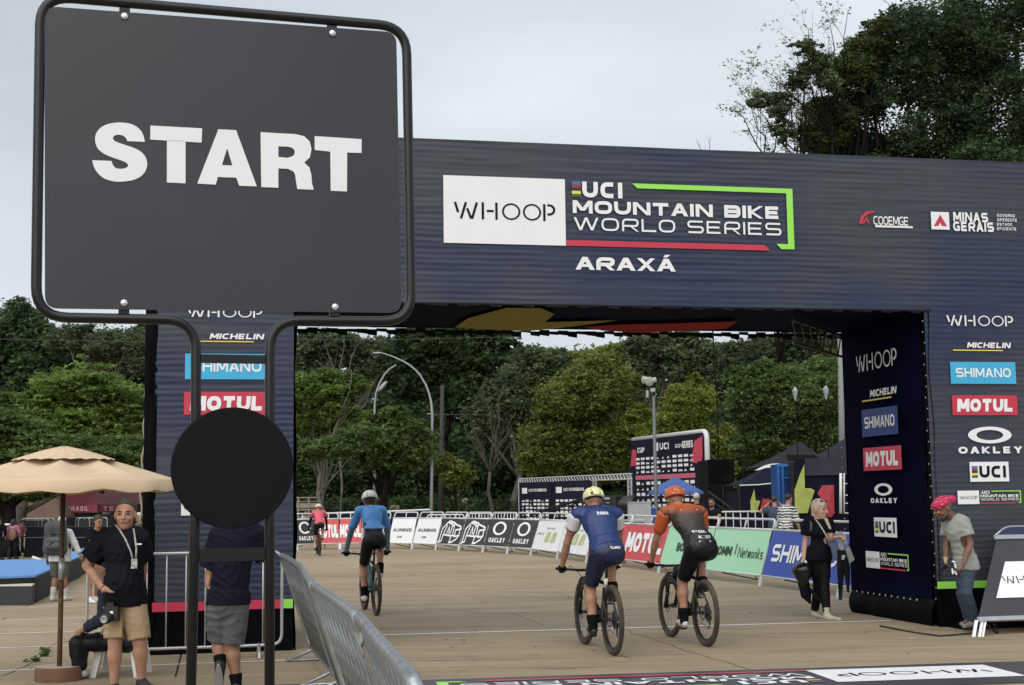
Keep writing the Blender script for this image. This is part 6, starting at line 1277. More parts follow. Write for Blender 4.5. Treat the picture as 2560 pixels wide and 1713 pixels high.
def rider(label, bike, ped, rz, skin, top_m, bot_m, hel, hel_liner, style, crank_a, shoe_m, sock_m, glove_m=None, w=1., sleeve=.55, hoff=(0, 0, 0), lean=0., sex='m', top_mats=None, group='riders on the course', bib=False, turn=0., h=.011, cuffm=None, tscale=1., hips=0., look=None):
    o = thing('person', label, 'person', bike.location, group, rz); o.scale = bike.scale
    pel = V3(hips, .135, 1.075); neck = V3(hips * .3 + turn, .50 + lean, 1.075 + .455 * tscale); r = nrm(V3(1, 0, 0)); shw = .195 * (w if sex == 'm' else .90)
    J = dict(pel=pel, neck=neck, head=neck + V3(.0, .125, .105) + V3(*hoff), shL=neck + V3(-shw, -.012, -.045), shR=neck + V3(shw, -.012, -.045), hipL=pel + V3(-.09, .02, -.03), hipR=pel + V3(.09, .02, -.03))
    J['look'] = V3(0, 1, -.12) if look is None else V3(*look); J['hup'] = V3(0, .15, 1)
    for k, s in (('L', -1), ('R', 1)):
        J['wr' + k] = V3(s * .315, .88, .915); J['el' + k] = ik(J['sh' + k], J['wr' + k], .30, .27, V3(s * .9, -.4, -.5))
        p = V3(s * .125, ped[0 if s < 0 else 1][1], ped[0 if s < 0 else 1][2]); J['an' + k] = p + V3(0, -.085, .105); J['toe' + k] = p + V3(0, .08, .035); J['kn' + k] = ik(J['hip' + k], J['an' + k], .435, .43, V3(s * .12, 1, .3)); J['sole' + k] = nrm(V3(0, .12, -1))
    M = Man(o, J, skin, w, h, sex, 1.1)
    H = {k: (V3(-s * .15, .6, -.25), V3(0, -.35, -1), -s, .95) for k, s in (('L', -1), ('R', 1))}
    M.body(H, fine=True); M.J['pel'] = pel
    M.top(top_m, sleeve, .011, .02 if not bib else .17, name='jersey', loose=.004, wr=.005, mats=top_mats, flare=.0)
    M.shorts(bot_m, .88, .012, .0,   .13 if not bib else .26, name='bib_shorts', wr=.004)
    M.shoe(shoe_m, None, .95); M.sock(sock_m, .13)
    if glove_m: M.glove(glove_m, H)
    cyc_helmet(M, hel, hel_liner, style)
    return o, M
# fabric whose colour fades from the shoulders down: printed, follows the body
def fade(name, c1, c2, z0, z1, axis='Z', c0=None, zc=None):
    m = bpy.data.materials.new(name); m.use_nodes = True; t = m.node_tree; b = t.nodes['Principled BSDF']; N = t.nodes.new; L = t.links.new
    tc = N('ShaderNodeTexCoord'); sx = N('ShaderNodeSeparateXYZ'); mr = N('ShaderNodeMapRange'); r = N('ShaderNodeValToRGB'); L(tc.outputs['Object'], sx.inputs[0]); L(sx.outputs[axis], mr.inputs[0]); mr.inputs[1].default_value = z0; mr.inputs[2].default_value = z1; L(mr.outputs[0], r.inputs[0])
    r.color_ramp.elements[0].color = (*c1, 1); r.color_ramp.elements[1].color = (*c2, 1)
    if c0: e = r.color_ramp.elements.new(zc); e.color = (*c0, 1)
    n2 = N('ShaderNodeTexNoise'); n2.inputs['Scale'].default_value = 14; bp = N('ShaderNodeBump'); bp.inputs['Strength'].default_value = .25; bp.inputs['Distance'].default_value = .01; L(tc.outputs['Object'], n2.inputs[0]); L(n2.outputs[0], bp.inputs['Height']); L(bp.outputs[0], b.inputs['Normal'])
    L(r.outputs[0], b.inputs['Base Color']); b.inputs['Roughness'].default_value = .5; return m
def body_text(M, par, text, cx, cz, w, h, m, off, t=.25, depthprims=None, tilt=0., mk=None):
    """lettering laid on the back of a jersey: projected straight onto it and lifted a few millimetres"""
    mb = MB(); fr = Fr((0, 0, 0), (1, 0, 0), (0, 0, 1))
    if mk: mk(mb, fr)
    else: letters(mb, fr, text, cx - w / 2, cz - h / 2, w, h, t=t, gap=.12, n=0)
    f = field(M.topf); P = np.array(mb.v); P[:, 1] = -.6
    for _ in range(30): d = f(P); P[:, 1] += np.clip(d, -.05, .3) * .8
    P[:, 1] -= off; mb.v = [tuple(p) for p in P]; return put('lettering', mb, m, par, local=True)
black_lycra = mat('black_lycra', (.0045, .005, .008), .5, var=.3, bump=.15, bscale=20, spec=.25); dsock = mat('black_sock', (.006, .006, .007), .9, spec=.1); bshoe = mat('black_shoe', (.014, .014, .014), .45, var=.3); wshoe = mat('white_shoe', (.62, .61, .58), .45, var=.15); hliner = mat('helmet_inside', (.012, .012, .012), .7); bglove = mat('black_glove', (.012, .012, .013), .7)
navyl = mat('navy_lycra', (.006, .012, .048), .45, var=.15, bump=.12, bscale=18); bluel = mat('blue_jersey', (.014, .034, .145), .5, var=.12, bump=.2, bscale=14)
# rider 1: navy and white
ca = R_(-95)
b1_, ped, rz = bicycle('black full suspension bike with a dusty rear tyre under the navy-suited rider', G(1533, 1638), G(1457, 1609), carbon, crank_a=R_(-98), accent=white)
jz = fade('white_sleeve_red_cuff', (.40, .05, .03), (.68, .68, .70), 0, 1)
r1, M1 = rider('rider in a navy blue suit with white sleeves and pale yellow helmet', b1_, ped, rz, skinA, bluel, navyl, mat('pale_yellow_helmet', (.72, .72, .40), .3, var=.05), hliner, 'open', ca, bshoe, dsock, bglove, w=1.16, turn=-.01)
def sleeves(M, mA, mB, f0=.08, f1=.55, cuff=.09):
    for k in 'LR':
        J = M.J; sh, el = J['sh' + k], J['el' + k]; a = sh + (el - sh) * f0; e = sh + (el - sh) * (f1 - cuff); g = sh + (el - sh) * (f1 + .01); solid('sleeve', [Cap(a, e, .080, .071, flat=False), Cap(a, e, .080, .071, flat=True)], .009, [mA], M.o)
        if mB: solid('sleeve_cuff', [Cap(e, g, .072, .071, flat=True)], .009, [mB], M.o)
sleeves(M1, mat('white_sleeve', (.66, .66, .69), .55, var=.06), mat('dark_red_cuff', (.32, .03, .025), .55))
body_text(M1, r1, 'EDIRA', .0, 1.50, .13, .032, white, .004); body_text(M1, r1, 'FLUMAX', .05, 1.135, .12, .028, white, .02)
# rider 2: orange and black
b2_, ped, rz = bicycle('black bike with large thin-spoked wheels under the orange-shouldered rider', G(1766, 1616), G(1678, 1592), carbon, crank_a=R_(-92))
or_f = fade('orange_to_black_jersey', (.010, .010, .011), (.58, .11, .025), 1.26, 1.60, 'Z', (.052, .032, .022), .60)
r2, M2 = rider('rider with an orange helmet and orange jersey fading to black, seen from behind', b2_, ped, rz, skinA, or_f, black_lycra, mat('orange_helmet', (.50, .12, .045), .35, var=.15), mat('helmet_inside_brown', (.12, .04, .02), .6), 'slots', ca, wshoe, dsock, bglove, w=1.12, lean=.03, hoff=(-.04, .02, .0), turn=-.05, hips=.03)
sleeves(M2, mat('orange_sleeve', (.52, .10, .03), .5, var=.1), None, .06, .62, 0)
body_text(M2, r2, 'STEENI', -.0, 1.27, .15, .024, white, .004); body_text(M2, r2, 'RANOIS', .03, 1.21, .14, .032, white, .004)
body_text(M2, r2, '', 0, 0, 0, 0, white, .004, mk=lambda mb, fr: (rect(mb, fr, -.04, 1.155, .10, 1.168, 0), rect(mb, fr, -.13, 1.51, .07, 1.52, 0)))
# rider 3: light blue
b3_, ped, rz = bicycle('turquoise and black bike under the light blue rider', G(941, 1539), G(913, 1525), mat('turquoise_frame', (.06, .20, .20), .35, var=.6, scale=5, col2=(.02, .03, .03)), crank_a=R_(-100))
r3, M3 = rider('rider in a sky blue long-sleeved jersey, black shorts and striped white helmet', b3_, ped, rz, skinA, mat('sky_blue_jersey', (.07, .26, .62), .5, var=.1, bump=.3, bscale=14), black_lycra, mat('white_helmet', (.68, .68, .64), .35), hliner, 'bars', ca, wshoe, dsock, bglove, w=1.0, sleeve=.95, sex='f', bib=True, tscale=1.05)
M3.hair(mat('brown_hair', (.03, .02, .013), .6, var=.3), 'long', .10)
for k in 'LR':
    J = M3.J; solid('sleeve', [Cap(J['sh' + k] + (J['el' + k] - J['sh' + k]) * .6, J['el' + k], .052, .046), Cap(J['el' + k], J['wr' + k], .046, .034, flat=False)], .01, [mat('grey_blue_sleeve', (.10, .17, .24), .55, var=.15)], r3)
# rider 4: pink, far away
b4_, ped, rz = bicycle('small dark red bike far down the course', G(799, 1389.5), G(787, 1383), mat('dark_red_frame', (.16, .03, .02), .4), rubber, crank_a=R_(-90), h_scale=.86)
r4, M4 = rider('farthest rider, in a coral pink jersey, black shorts and cream helmet', b4_, ped, rz, skinA, mat('coral_jersey', (.62, .09, .13), .5, var=.08), black_lycra, mat('cream_helmet', (.66, .60, .46), .4), hliner, 'slots', ca, bshoe, mat('skin_sock', (.5, .4, .33), .8), None, w=1.0, sleeve=.35, h=.014)
for k in 'LR': J = M4.J; solid('arm_warmer', [Cap(J['sh' + k] * .5 + J['el' + k] * .5, J['el' + k], .052, .046), Cap(J['el' + k], J['wr' + k], .046, .04)], .014, [black_lycra], r4)
for bo in (b1_, b2_, b3_, b4_): bo['group'] = 'mountain bikes on the course'
# ---------------------------------------------------------------- people on foot
class Px:
    def __init__(s, x, y, z=0., Y=None):
        s.g = G(x, y) if Y is None else D(x, y, Y)
        if Y is not None: s.g.z = 0
        s.Y = s.g.y
    def __call__(s, x, y, dy=0.): p = D(x, y, s.Y + dy) - s.g; return V3(p.x, p.y, p.z)
tee_black = mat('black_tshirt', (.005, .0055, .010), .8, var=.3, scale=2, bump=.6, bscale=9, spec=.15); khaki = mat('khaki_cotton', (.36, .26, .15), .8, var=.15, bump=.5, bscale=9); dshoe = mat('dark_shoe', (.02, .018, .017), .6, var=.3)
c1 = lambda x, y: (x * .3274 + 200, y * .3274 + 1200)
# man with his hand on his hip
p = Px(312, 1724); o = thing('person', 'grey-haired man in black t-shirt and khaki shorts, hand on hip', 'person', p.g)
q = lambda x, y, dy=0: p(*c1(x, y), dy)
J = dict(pel=q(345, 900), neck=q(350, 385, -.02), head=q(347, 262, -.05), shL=q(192, 445, .03), shR=q(462, 450, -.04), elL=q(52, 655, .08), wrL=q(182, 838, -.16), elR=q(478, 640, .10), wrR=q(470, 800, .12),
         hipL=q(290, 955, .02), hipR=q(412, 955, -.02), knL=q(268, 1235, -.03), knR=q(455, 1235, -.03), anL=q(262, 1560, .0), anR=q(470, 1520, .02), toeL=q(290, 1625, -.14), toeR=q(545, 1590, -.12))
# his right hand side is on the left of the picture: swap names so that L/R follow his own body
J2 = dict(J)
for a in ('sh', 'el', 'wr', 'hip', 'kn', 'an', 'toe'): J2[a + 'R'], J2[a + 'L'] = J[a + 'L'], J[a + 'R']
J2['look'] = V3(.12, -1, -.02); J2['hup'] = V3(.0, 0, 1)
M = Man(o, J2, skinA, 1.12, .010, 'm', 1.17)
hd = {'R': (q(305, 822, -.20) - J2['wrR'], V3(.1, .9, -.25), 1, .12), 'L': 0}
M.body(hd, True)
M.top(tee_black, .62, .022, -.075, belly=.045, loose=.05, wr=.011, name='tshirt', flare=.012); M.shorts(khaki, .93, .014, .022, .09, wr=.010)
M.shoe(dshoe, mat('sole_grey', (.2, .2, .2), .7), 1.1)
M.hair(mat('grey_hair', (.022, .020, .018), .9, scale=70, col2=(.075, .070, .066), bump=.8, bscale=90), 'short'); face_parts(M.q, M.hR, M.S, o, brow=mat('dark_brow', (.04, .03, .025), .8))
pk = [q(212, 1080, -.13), q(322, 1075, -.14), q(318, 1200, -.14), q(215, 1200, -.13)]
mb = MB(); mb.prism([T3(a) for a in pk], (0, .05, 0)); put('cargo_pocket', mb, khaki, o, local=True)
mb = MB(); ln_ = [q(272, 345, -.05), q(305, 385, -.13), q(345, 450, -.17), q(385, 540, -.20), q(402, 600, -.215)]; mb.tube([T3(a) for a in ln_], .0085, 5); mb.tube([T3(a) for a in (q(408, 372, -.10), q(418, 430, -.16), q(430, 520, -.20), q(428, 600, -.215))], .0085, 5)
put('lanyard', mb, mat('pale_lanyard', (.50, .47, .42), .7, var=.5, scale=30, col2=(.2, .19, .2)), o, local=True, smooth=True)
mb = MB(); cc = q(414, 640, -.235); mb.box(T3(cc), (.055, .006, .085)); put('badge', mb, mat('badge_print', (.6, .6, .58), .4, var=.8, scale=40, col2=(.03, .03, .03)), o, local=True)
mb = MB(); a = q(450, 490, -.185); mb.box(T3(a), (.05, .004, .012)); put('chest_print', mb, white, o, local=True)
mb = MB(); w_ = J2['wrR']; dr = nrm(J2['wrR'] - J2['elR']); mb.lathe([(.031, -.004), (.034, 0), (.031, .004)], T3(w_ - dr * .01), 14, T3(dr)); put('bracelet', mb, black, o, local=True, smooth=True)
# camera hanging at his hip
cg = p.g; cam_o = thing('photo_camera', 'black photo camera with silver-rimmed lens hanging at the hip of the khaki-shorts man', 'camera', p.g + T3(q(222, 1010, -.16)))
def lp(v): return p.g + T3(v)
mb = MB(); mb.box(lp(q(245, 1020, -.19)), (.12, .09, .13)); mb.box(lp(q(235, 960, -.19)), (.07, .07, .06)); put('body', mb, tvb, cam_o)
mb = MB(); mb.lathe([(0, .09), (.045, .09), (.05, .0), (.05, -.03), (0, -.03)], lp(q(212, 1052, -.24)), 20, (-.1, -1, -.1)); put('lens', mb, tvb, cam_o, smooth=True)
mb = MB(); mb.lathe([(0, .092), (.024, .092), (.030, .096), (.034, .092)], lp(q(212, 1052, -.24)), 20, (-.1, -1, -.1)); put('lens_ring', mb, mat('lens_glass', (.35, .36, .36), .2, .3), cam_o, smooth=True)
mb = MB(); mb.box(lp(q(240, 1012, -.245)), (.03, .004, .022)); put('camera_label', mb, white, cam_o)
# man behind the disc, back to the camera, one foot crossed
c6 = lambda x, y: (480 + x * .2634, 1300 + y * .2634)
p = Px(600, 1722); q = lambda x, y, dy=0: p(*c6(x, y), dy)
o = thing('person', 'man in dark navy shirt and grey knee-length shorts behind the black disc, back turned', 'person', p.g)
J = dict(pel=q(345, 800, .0), neck=q(430, 20, .0), head=q(440, -130, .03), shL=q(250, 150, .02), shR=q(610, 130, .02), elL=q(185, 430, .08), wrL=q(150, 620, .0), elR=q(700, 360, .12), wrR=q(745, 220, .25),
         hipL=q(265, 820, 0), hipR=q(420, 830, 0), knL=q(255, 1150, .06), knR=q(385, 1180, .03), anL=q(265, 1420, -.04), anR=q(420, 1545, .02), toeL=q(300, 1560, .02), toeR=q(430, 1600, .16))
J['look'] = V3(.25, 1, -.35); J['hup'] = V3(.05, .2, 1)
J['anL'] = q(270, 1370, -.02); J['toeL'] = q(275, 1520, .06); J['soleL'] = nrm(V3(0, -.85, -.5))
M = Man(o, J, skinB, 1.10, .010, 'm', 1.02); M.body({'L': (V3(.12, .1, -.5), V3(.9, .3, 0), 1, .55), 'R': (V3(0, .3, -.3), V3(-.9, 0, 0), -1, .4)}, True)
M.top(mat('navy_shirt', (.006, .007, .018), .8, var=.3, scale=2, bump=.6, bscale=8, spec=.15), .92, .022, .0, loose=.045, wr=.012, name='shirt', flare=.01); M.shorts(mat('grey_shorts', (.085, .087, .090), .8, var=.15, bump=.5, bscale=9), .98, .018, .022, .08, wr=.011)
M.shoe(dshoe, mat('white_laces', (.3, .3, .3), .7), 1.1); M.sock(dsock, .08); M.hair(mat('dark_hair', (.02, .015, .012), .6), 'short')
mb = MB(); mb.box(T3(q(205, 235, -.02)), (.055, .004, .018), Matrix.Rotation(.0, 3, 'Y')); put('sleeve_print', mb, white, o, local=True)
# woman walking with helmet bag
c7 = lambda x, y: (1960 + x * .2552, 1200 + y * .2552)
p = Px(2035, 1545); q = lambda x, y, dy=0: p(*c7(x, y), dy)
o = thing('person', 'blonde woman in black top and leggings walking along the blue banners', 'person', p.g)
J = dict(pel=q(340, 745), neck=q(335, 375, -.0), head=q(352, 285, -.03), shL=q(232, 420, .02), shR=q(440, 425, -.03), elL=q(205, 620, .06), wrL=q(190, 790, -.04), elR=q(462, 590, -.10), wrR=q(505, 560, -.30),
         hipL=q(300, 790, .0), hipR=q(395, 790, -.0), knL=q(335, 1020, .05), knR=q(395, 1030, -.10), anL=q(300, 1290, .20), anR=q(420, 1315, -.22), toeL=q(340, 1350, .10), toeR=q(480, 1370, -.30))
J2 = dict(J)
for a in ('sh', 'el', 'wr', 'hip', 'kn', 'an', 'toe'): J2[a + 'R'], J2[a + 'L'] = J[a + 'L'], J[a + 'R']
J2['look'] = V3(.85, -1, -.15); J2['hup'] = V3(0, 0, 1)
M = Man(o, J2, skinP, 1.0, .011, 'f', 1.12); M.body({'R': (V3(.05, 0, -1), V3(1, 0, 0), 1, .8), 'L': (V3(.8, -.5, .1), V3(0, 0, -1), 1, .7)}, True)
leg_b = mat('black_leggings', (.0045, .005, .007), .7, var=.3, bump=.3, bscale=12, spec=.15); M.top(tee_black, .6, .014, -.06, loose=.012, wr=.006, name='tshirt', flare=.004); M.shorts(leg_b, 1.93, .010, .0, .06, name='leggings', wr=.004)
M.shoe(mat('beige_boot', (.50, .46, .36), .6, var=.2), mat('beige_sole', (.4, .36, .28), .7), 1.15, hgt=.09); M.hair(mat('blonde_hair', (.55, .47, .35), .5, var=.35, scale=30), 'long', .16); face_parts(M.q, M.hR, M.S, o, brow=mat('blond_brow', (.2, .14, .09), .8))
mb = MB(); mb.tube([T3(a) for a in (q(300, 375, -.06), q(350, 440, -.15), q(400, 520, -.19), q(450, 610, -.18))], .010, 6); put('bag_strap', mb, mat('cream_strap', (.5, .47, .38), .7), o, local=True, smooth=True)
mb = MB(); mb.tube([T3(a) for a in (q(252, 395, -.03), q(268, 430, -.10), q(262, 500, -.13))], .016, 6); put('backpack_strap', mb, mat('grey_strap', (.10, .10, .10), .7), o, local=True, smooth=True)
solid('pony_tail', [Cap(q(412, 388, -.10), q(452, 475, -.17), .026, .018)], .009, [MATS['blonde_hair']], o)
mb = MB(); mb.tube([M.q(-.07, -.02, .095), M.q(0, .03, .115), M.q(.07, -.02, .095)], .008, 6); mb.ell(M.q(-.035, .045, .10), (.025, .012, .014)); mb.ell(M.q(.035, .045, .10), (.025, .012, .014)); put('raised_sunglasses', mb, eyem, o, local=True, smooth=True)
bag = thing('carried_bag', 'glossy black helmet and bag hanging from the left-hand side arm of the blonde woman', 'bag', p.g + T3(q(190, 1000, -.06)))
ob = bag; ORG[ob.name] = Vector((0, 0, 0)); off_ = p.g - bag.location
def bq(x, y, dy): v = q(x, y, dy) + V3(*off_); return v
gloss = mat('glossy_black', (.010, .010, .012), .12, .1, var=.2)
solid('helmet', [Ell(bq(182, 890, -.06), V3(.14, .13, .12)), Cap(bq(190, 960, -.06), bq(200, 1010, -.04), .10, .06, k=.04)], .010, [gloss], ob, wr=wrink(.008, 18))
solid('bag_body', [Cap(bq(190, 1000, -.03), bq(215, 1120, 0), .08, .07, sq=(V3(0, 1, 0), 1.6)), Cap(bq(215, 1120, 0), bq(255, 1205, 0), .07, .02, sq=(V3(0, 1, 0), 1.6))], .012, [tee_black], ob)
mb = MB(); mb.tube([T3(a) for a in (bq(245, 1060, -.05), bq(320, 1150, -.12), bq(400, 1225, -.2))], .022, 6); put('hanging_strap', mb, tee_black, ob, local=True, smooth=True); mb = MB(); mb.tube([T3(a) for a in (bq(190, 800, -.05), bq(170, 850, -.1))], .01, 5); mb.ell(T3(bq(168, 972, -.18)), (.012, .012, .012)); put('handle', mb, gloss, ob, local=True)
kit = thing('carried_clothes', 'grey, blue and black racing clothes held out on a hanger by the blonde woman', 'clothes', p.g + T3(q(560, 800, -.3)))
ORG[kit.name] = Vector((0, 0, 0)); off_ = p.g - kit.location
def strip_(name, pts, m, th=.03):
    mb = MB(); P_ = [T3(bq(x, y, dy)) for x, y, dy in pts]; mb.prism(P_, (0, th, 0)); put(name, mb, m, kit, local=True)
gj = mat('grey_jersey', (.30, .31, .31), .7, var=.2, bump=.3)
strip_('jersey', [(520, 520, -.32), (560, 500, -.32), (590, 700, -.30), (540, 680, -.32)], gj); strip_('jersey_blue', [(560, 505, -.31), (610, 550, -.28), (625, 650, -.28), (590, 660, -.3)], mat('jersey_blue', (.05, .12, .28), .7, var=.5, scale=12, col2=(.5, .52, .55)))
strip_('jersey', [(600, 655, -.28), (640, 650, -.26), (692, 780, -.22), (640, 820, -.24)], gj); strip_('tights', [(525, 680, -.32), (600, 690, -.3), (650, 860, -.26), (640, 1110, -.25), (622, 1100, -.25), (590, 900, -.28), (570, 1175, -.3), (542, 1178, -.3), (525, 900, -.32)], black_lycra)
strip_('label_patch', [(570, 735, -.345), (602, 740, -.335), (590, 780, -.335), (566, 780, -.345)], mat('patch', (.4, .4, .38), .6)); strip_('jacket', [(450, 610, -.28), (520, 650, -.30), (525, 800, -.30), (480, 770, -.28)], mat('denim_grey', (.07, .10, .16), .7, var=.2))
# man with the magenta turban, bending
c8 = lambda x, y: (2300 + x * .2678, 1200 + y * .2678)
p = Px(2415, 1580); q = lambda x, y, dy=0: p(*c8(x, y), dy)
o = thing('person', 'man in grey t-shirt and jeans with a magenta head wrap leaning forward', 'person', p.g)
J = dict(pel=q(440, 800, .0), neck=q(310, 345, -.06), head=q(222, 265, -.09), shR=q(265, 400, .12), shL=q(400, 390, -.16), elR=q(250, 600, .10), wrR=q(240, 720, .0), elL=q(470, 600, -.20), wrL=q(405, 780, -.30),
         hipR=q(400, 830, .10), hipL=q(450, 840, -.08), knR=q(400, 1060, .06), knL=q(425, 1060, -.14), anR=q(470, 1290, .14), anL=q(500, 1310, -.02), toeR=q(425, 1345, .06), toeL=q(450, 1370, -.1))
J['look'] = V3(-.9, -.25, -.5); J['hup'] = V3(-.35, 0, 1)
M = Man(o, J, skinC, .95, .011, 'm', 1.1); M.body({'R': (V3(.0, 0, -1), V3(1, 0, 0), -1, .6), 'L': (V3(-.35, -.1, -1), V3(-.8, .6, 0), 1, .8)}, True)
M.top(mat('light_grey_tee', (.30, .31, .29), .8, var=.1, bump=.4, bscale=7), .62, .018, -.05, loose=.026, wr=.008, name='tshirt', flare=.015); M.shorts(mat('blue_jeans', (.035, .06, .095), .8, var=.35, scale=3, bump=.4, bscale=10), 1.95, .014, .02, .05, name='jeans', wr=.010)
M.shoe(mat('grey_shoe', (.2, .19, .17), .7, var=.3), None, 1.1)
tb = mat('magenta_wrap', (.45, .012, .075), .8, scale=42, col2=(.62, .42, .42)); rt_ = [n_ for n_ in tb.node_tree.nodes if n_.type == 'VALTORGB'][0]; rt_.color_ramp.elements[0].position = .36; rt_.color_ramp.elements[1].position = .41; solid('head_wrap', [Ell(M.q(0, -.0, .065), V3(.105, .125, .085), M.hR), Ell(M.q(.0, -.12, .03), V3(.06, .07, .055), M.hR, k=.03)], .008, [tb], o, wr=wrink(.008, 24)); face_parts(M.q, M.hR, M.S, o)
mb = MB()
for s in (-1, 1): mb.ell(M.q(.035 * s, .098, .0), (.02, .012, .016))
put('glasses', mb, mat('amber_glasses', (.5, .22, .03), .3), o, local=True, smooth=True)
solid('beard', [Cap(M.q(-.05, .03, -.08), M.q(0, .085, -.10), .018, .02), Cap(M.q(.05, .03, -.08), M.q(0, .085, -.10), .018, .02)], .008, [mat('black_beard', (.01, .008, .007), .8)], o)
tl_ = thing('hand_tool', 'tool with pale handle and black blade held by the man with the magenta wrap', 'tool', p.g + T3(q(235, 760, .0))); mb = MB(); mb.tube([p.g + T3(q(240, 720, -.02)), p.g + T3(q(240, 780, -.02))], [.035, .012], 8); put('handle', mb, mat('yellow_handle', (.55, .48, .25), .6), tl_); mb = MB(); mb.prism([p.g + T3(q(x, y, -.02)) for x, y in ((255, 780), (262, 820), (195, 850), (200, 825))], (0, .02, 0)); put('blade', mb, black, tl_)
kr = thing('key_bunch', 'white keys and tags hanging at the belt of the man with the magenta wrap', 'keys', p.g + T3(q(325, 830, -.2))); mb = MB()
for x0, y0, x1, y1 in ((300, 760, 330, 770), (325, 780, 335, 820), (320, 850, 345, 885), (300, 830, 308, 880)): mb.tube([p.g + T3(q(x0, y0, -.18)), p.g + T3(q(x1, y1, -.2))], .01, 5)
put('keys', mb, white, kr)
# simpler figures further away -----------------------------------------------------
def stander(label, px, py, Y, top_px, face, skin, topm, botm, hair, shoem=None, sleeve=.6, leg=1.95, w=1., sex='m', arms=None, group=None, h=.016, lean=0., hairk='short', hl=.1, legs=None, name='person', seated=False, flare=.01, hem=-.06):
    """a standing or sitting figure whose head top is at top_px; face: direction it looks (x, y)"""
    g = G(px, py) if Y is None else D(px, py, Y); g.z = 0; Yy = g.y; ht = D(px, top_px, Yy).z; s = (ht / 1.76) if not seated else 1.
    f = nrm(V3(face[0], face[1], 0)); r = np.cross(f, V3(0, 0, 1)); U = V3(0, 0, 1); base = 0 if not seated else ht - 1.30
    o = thing('person', label, 'person', g, group)
    def P(x, y, z): return (r * x + f * y + U * z) * s
    if not seated:
        J = dict(pel=P(0, 0, .93), neck=P(0, .04 + lean, 1.45 - lean * .3), head=P(0, .075 + lean * 1.4, 1.635 - lean * .4), hipL=P(-.09, 0, .90), hipR=P(.09, 0, .90), knL=P(-.10, .03, .49), knR=P(.10, .0, .49), anL=P(-.11, -.08, .10), anR=P(.11, .06, .10), toeL=P(-.12, .06, .04), toeR=P(.13, .2, .04))
    else:
        z0 = base; J = dict(pel=P(0, 0, .52 + z0), neck=P(0, .08 + lean, 1.02 + z0), head=P(0, .11 + lean * 1.3, 1.2 + z0), hipL=P(-.09, .03, .50 + z0), hipR=P(.09, .03, .5 + z0), knL=P(-.14, .45, .50 + z0), knR=P(.14, .45, .5 + z0), anL=P(-.13, .42, .10), anR=P(.13, .48, .10), toeL=P(-.13, .56, .04), toeR=P(.14, .62, .04))
    n = J['neck'] / s
    J['shL'] = J['neck'] + (-r * .18 - U * .05) * s; J['shR'] = J['neck'] + (r * .18 - U * .05) * s
    A_ = arms or {}
    for k, sg in (('L', -1), ('R', 1)):
        a = A_.get(k, (sg * .26, .02, -.28, sg * .25, .10, -.52)); J['el' + k] = J['neck'] + (r * a[0] + f * a[1] + U * a[2]) * s; J['wr' + k] = J['neck'] + (r * a[3] + f * a[4] + U * a[5]) * s
    J['look'] = f + V3(0, 0, -.15); J['hup'] = U
    M = Man(o, J, skin, w * s, h, sex, s); M.body(None, False); M.top(topm, sleeve, .016 * s, hem, loose=.025, wr=.010, name='top', flare=flare); M.shorts(botm, leg, .012, .015, .06, name='trousers' if leg > 1.2 else 'shorts', wr=.005); M.shoe(shoem or dshoe, None, 1.)
    if hair: M.hair(hair, hairk, hl)
    return o, M, g
hb = mat('black_hair', (.008, .007, .007), .5); hbr = mat('brown_hair', (.03, .02, .013), .6); jwhite = mat('white_jacket', (.60, .60, .60), .7, var=.12, bump=.4, bscale=7); fold = (.16, .22, -.30)
o, M, g = stander('person in a white jacket with a dark backpack walking away behind the parasol pole', 147, 1503, None, 1290, (.15, 1), skinB, jwhite, mat('olive_shorts', (.09, .095, .07), .8, var=.2), mat('white_cap', (.5, .48, .46), .7), wshoe, 1.85, .95, 1.1, arms={'L': (-.27, -.02, -.28, -.30, .02, -.54), 'R': (.30, .0, -.26, .42, .02, -.50)}, h=.013, flare=.04, hem=-.10)
M.sock(mat('white_sock', (.6, .6, .58), .8), .16); J = M.J; c = J['pel'] * .35 + J['neck'] * .65 - M.f * .2
solid('collar', [Cap(J['neck'] + V3(.02, -.04, .0), J['neck'] + V3(.12, -.03, -.03), .035)], .012, [mat('red_collar', (.35, .03, .04), .7)], o)
bp_ = thing('backpack', 'dark grey backpack on the back of the white-jacketed person', 'backpack', g + T3(c)); bp_m = mat('grey_backpack', (.055, .062, .062), .7, var=.2, bump=.4); b = T3(c) * 0
def bpp(name, prims, m): solid(name, prims, .012, [m], bp_)
bpp('pack', [Cap((-.07, 0, .2), (.07, 0, .2), .11, k=.05, sq=(V3(0, 1, 0), 1.2)), Cap((-.09, 0, -.17), (.09, 0, -.17), .11, k=.05, sq=(V3(0, 1, 0), 1.2)), Cap((-.08, 0, .2), (-.1, 0, -.17), .11, k=.03, sq=(V3(0, 1, 0), 1.2)), Cap((.08, 0, .2), (.1, 0, -.17), .11, k=.03, sq=(V3(0, 1, 0), 1.2))], bp_m)
bpp('front_pocket', [Cap((-.08, -.09, -.12), (.08, -.09, -.12), .07, k=.03), Cap((-.08, -.09, -.02), (.08, -.09, -.02), .06, k=.03)], mat('grey_pocket', (.07, .078, .08), .7, var=.2)); 
mb = MB(); mb.tube([(-.17, -.08, .08), (.17, -.09, .08)], .008, 5); mb.tube([(-.05, -.165, -.1), (.13, -.10, .07)], .006, 5); put('zip', mb, black, bp_, local=True)
o, M, g = stander('brown-haired woman with sunglasses looking down, behind the khaki-shorts man', 232, 1508, None, 1285, (.75, -.6), skinA, tee_black, mat('denim_short', (.03, .02, .02), .7), hbr, wshoe, .62, .5, .95, 'f', {'L': (-.2, .12, -.28, -.04, .34, -.26), 'R': (.2, .12, -.28, .04, .34, -.26)}, h=.013, hairk='long', hl=.12, lean=.04); face_parts(M.q, M.hR, M.S, o, glasses=True)
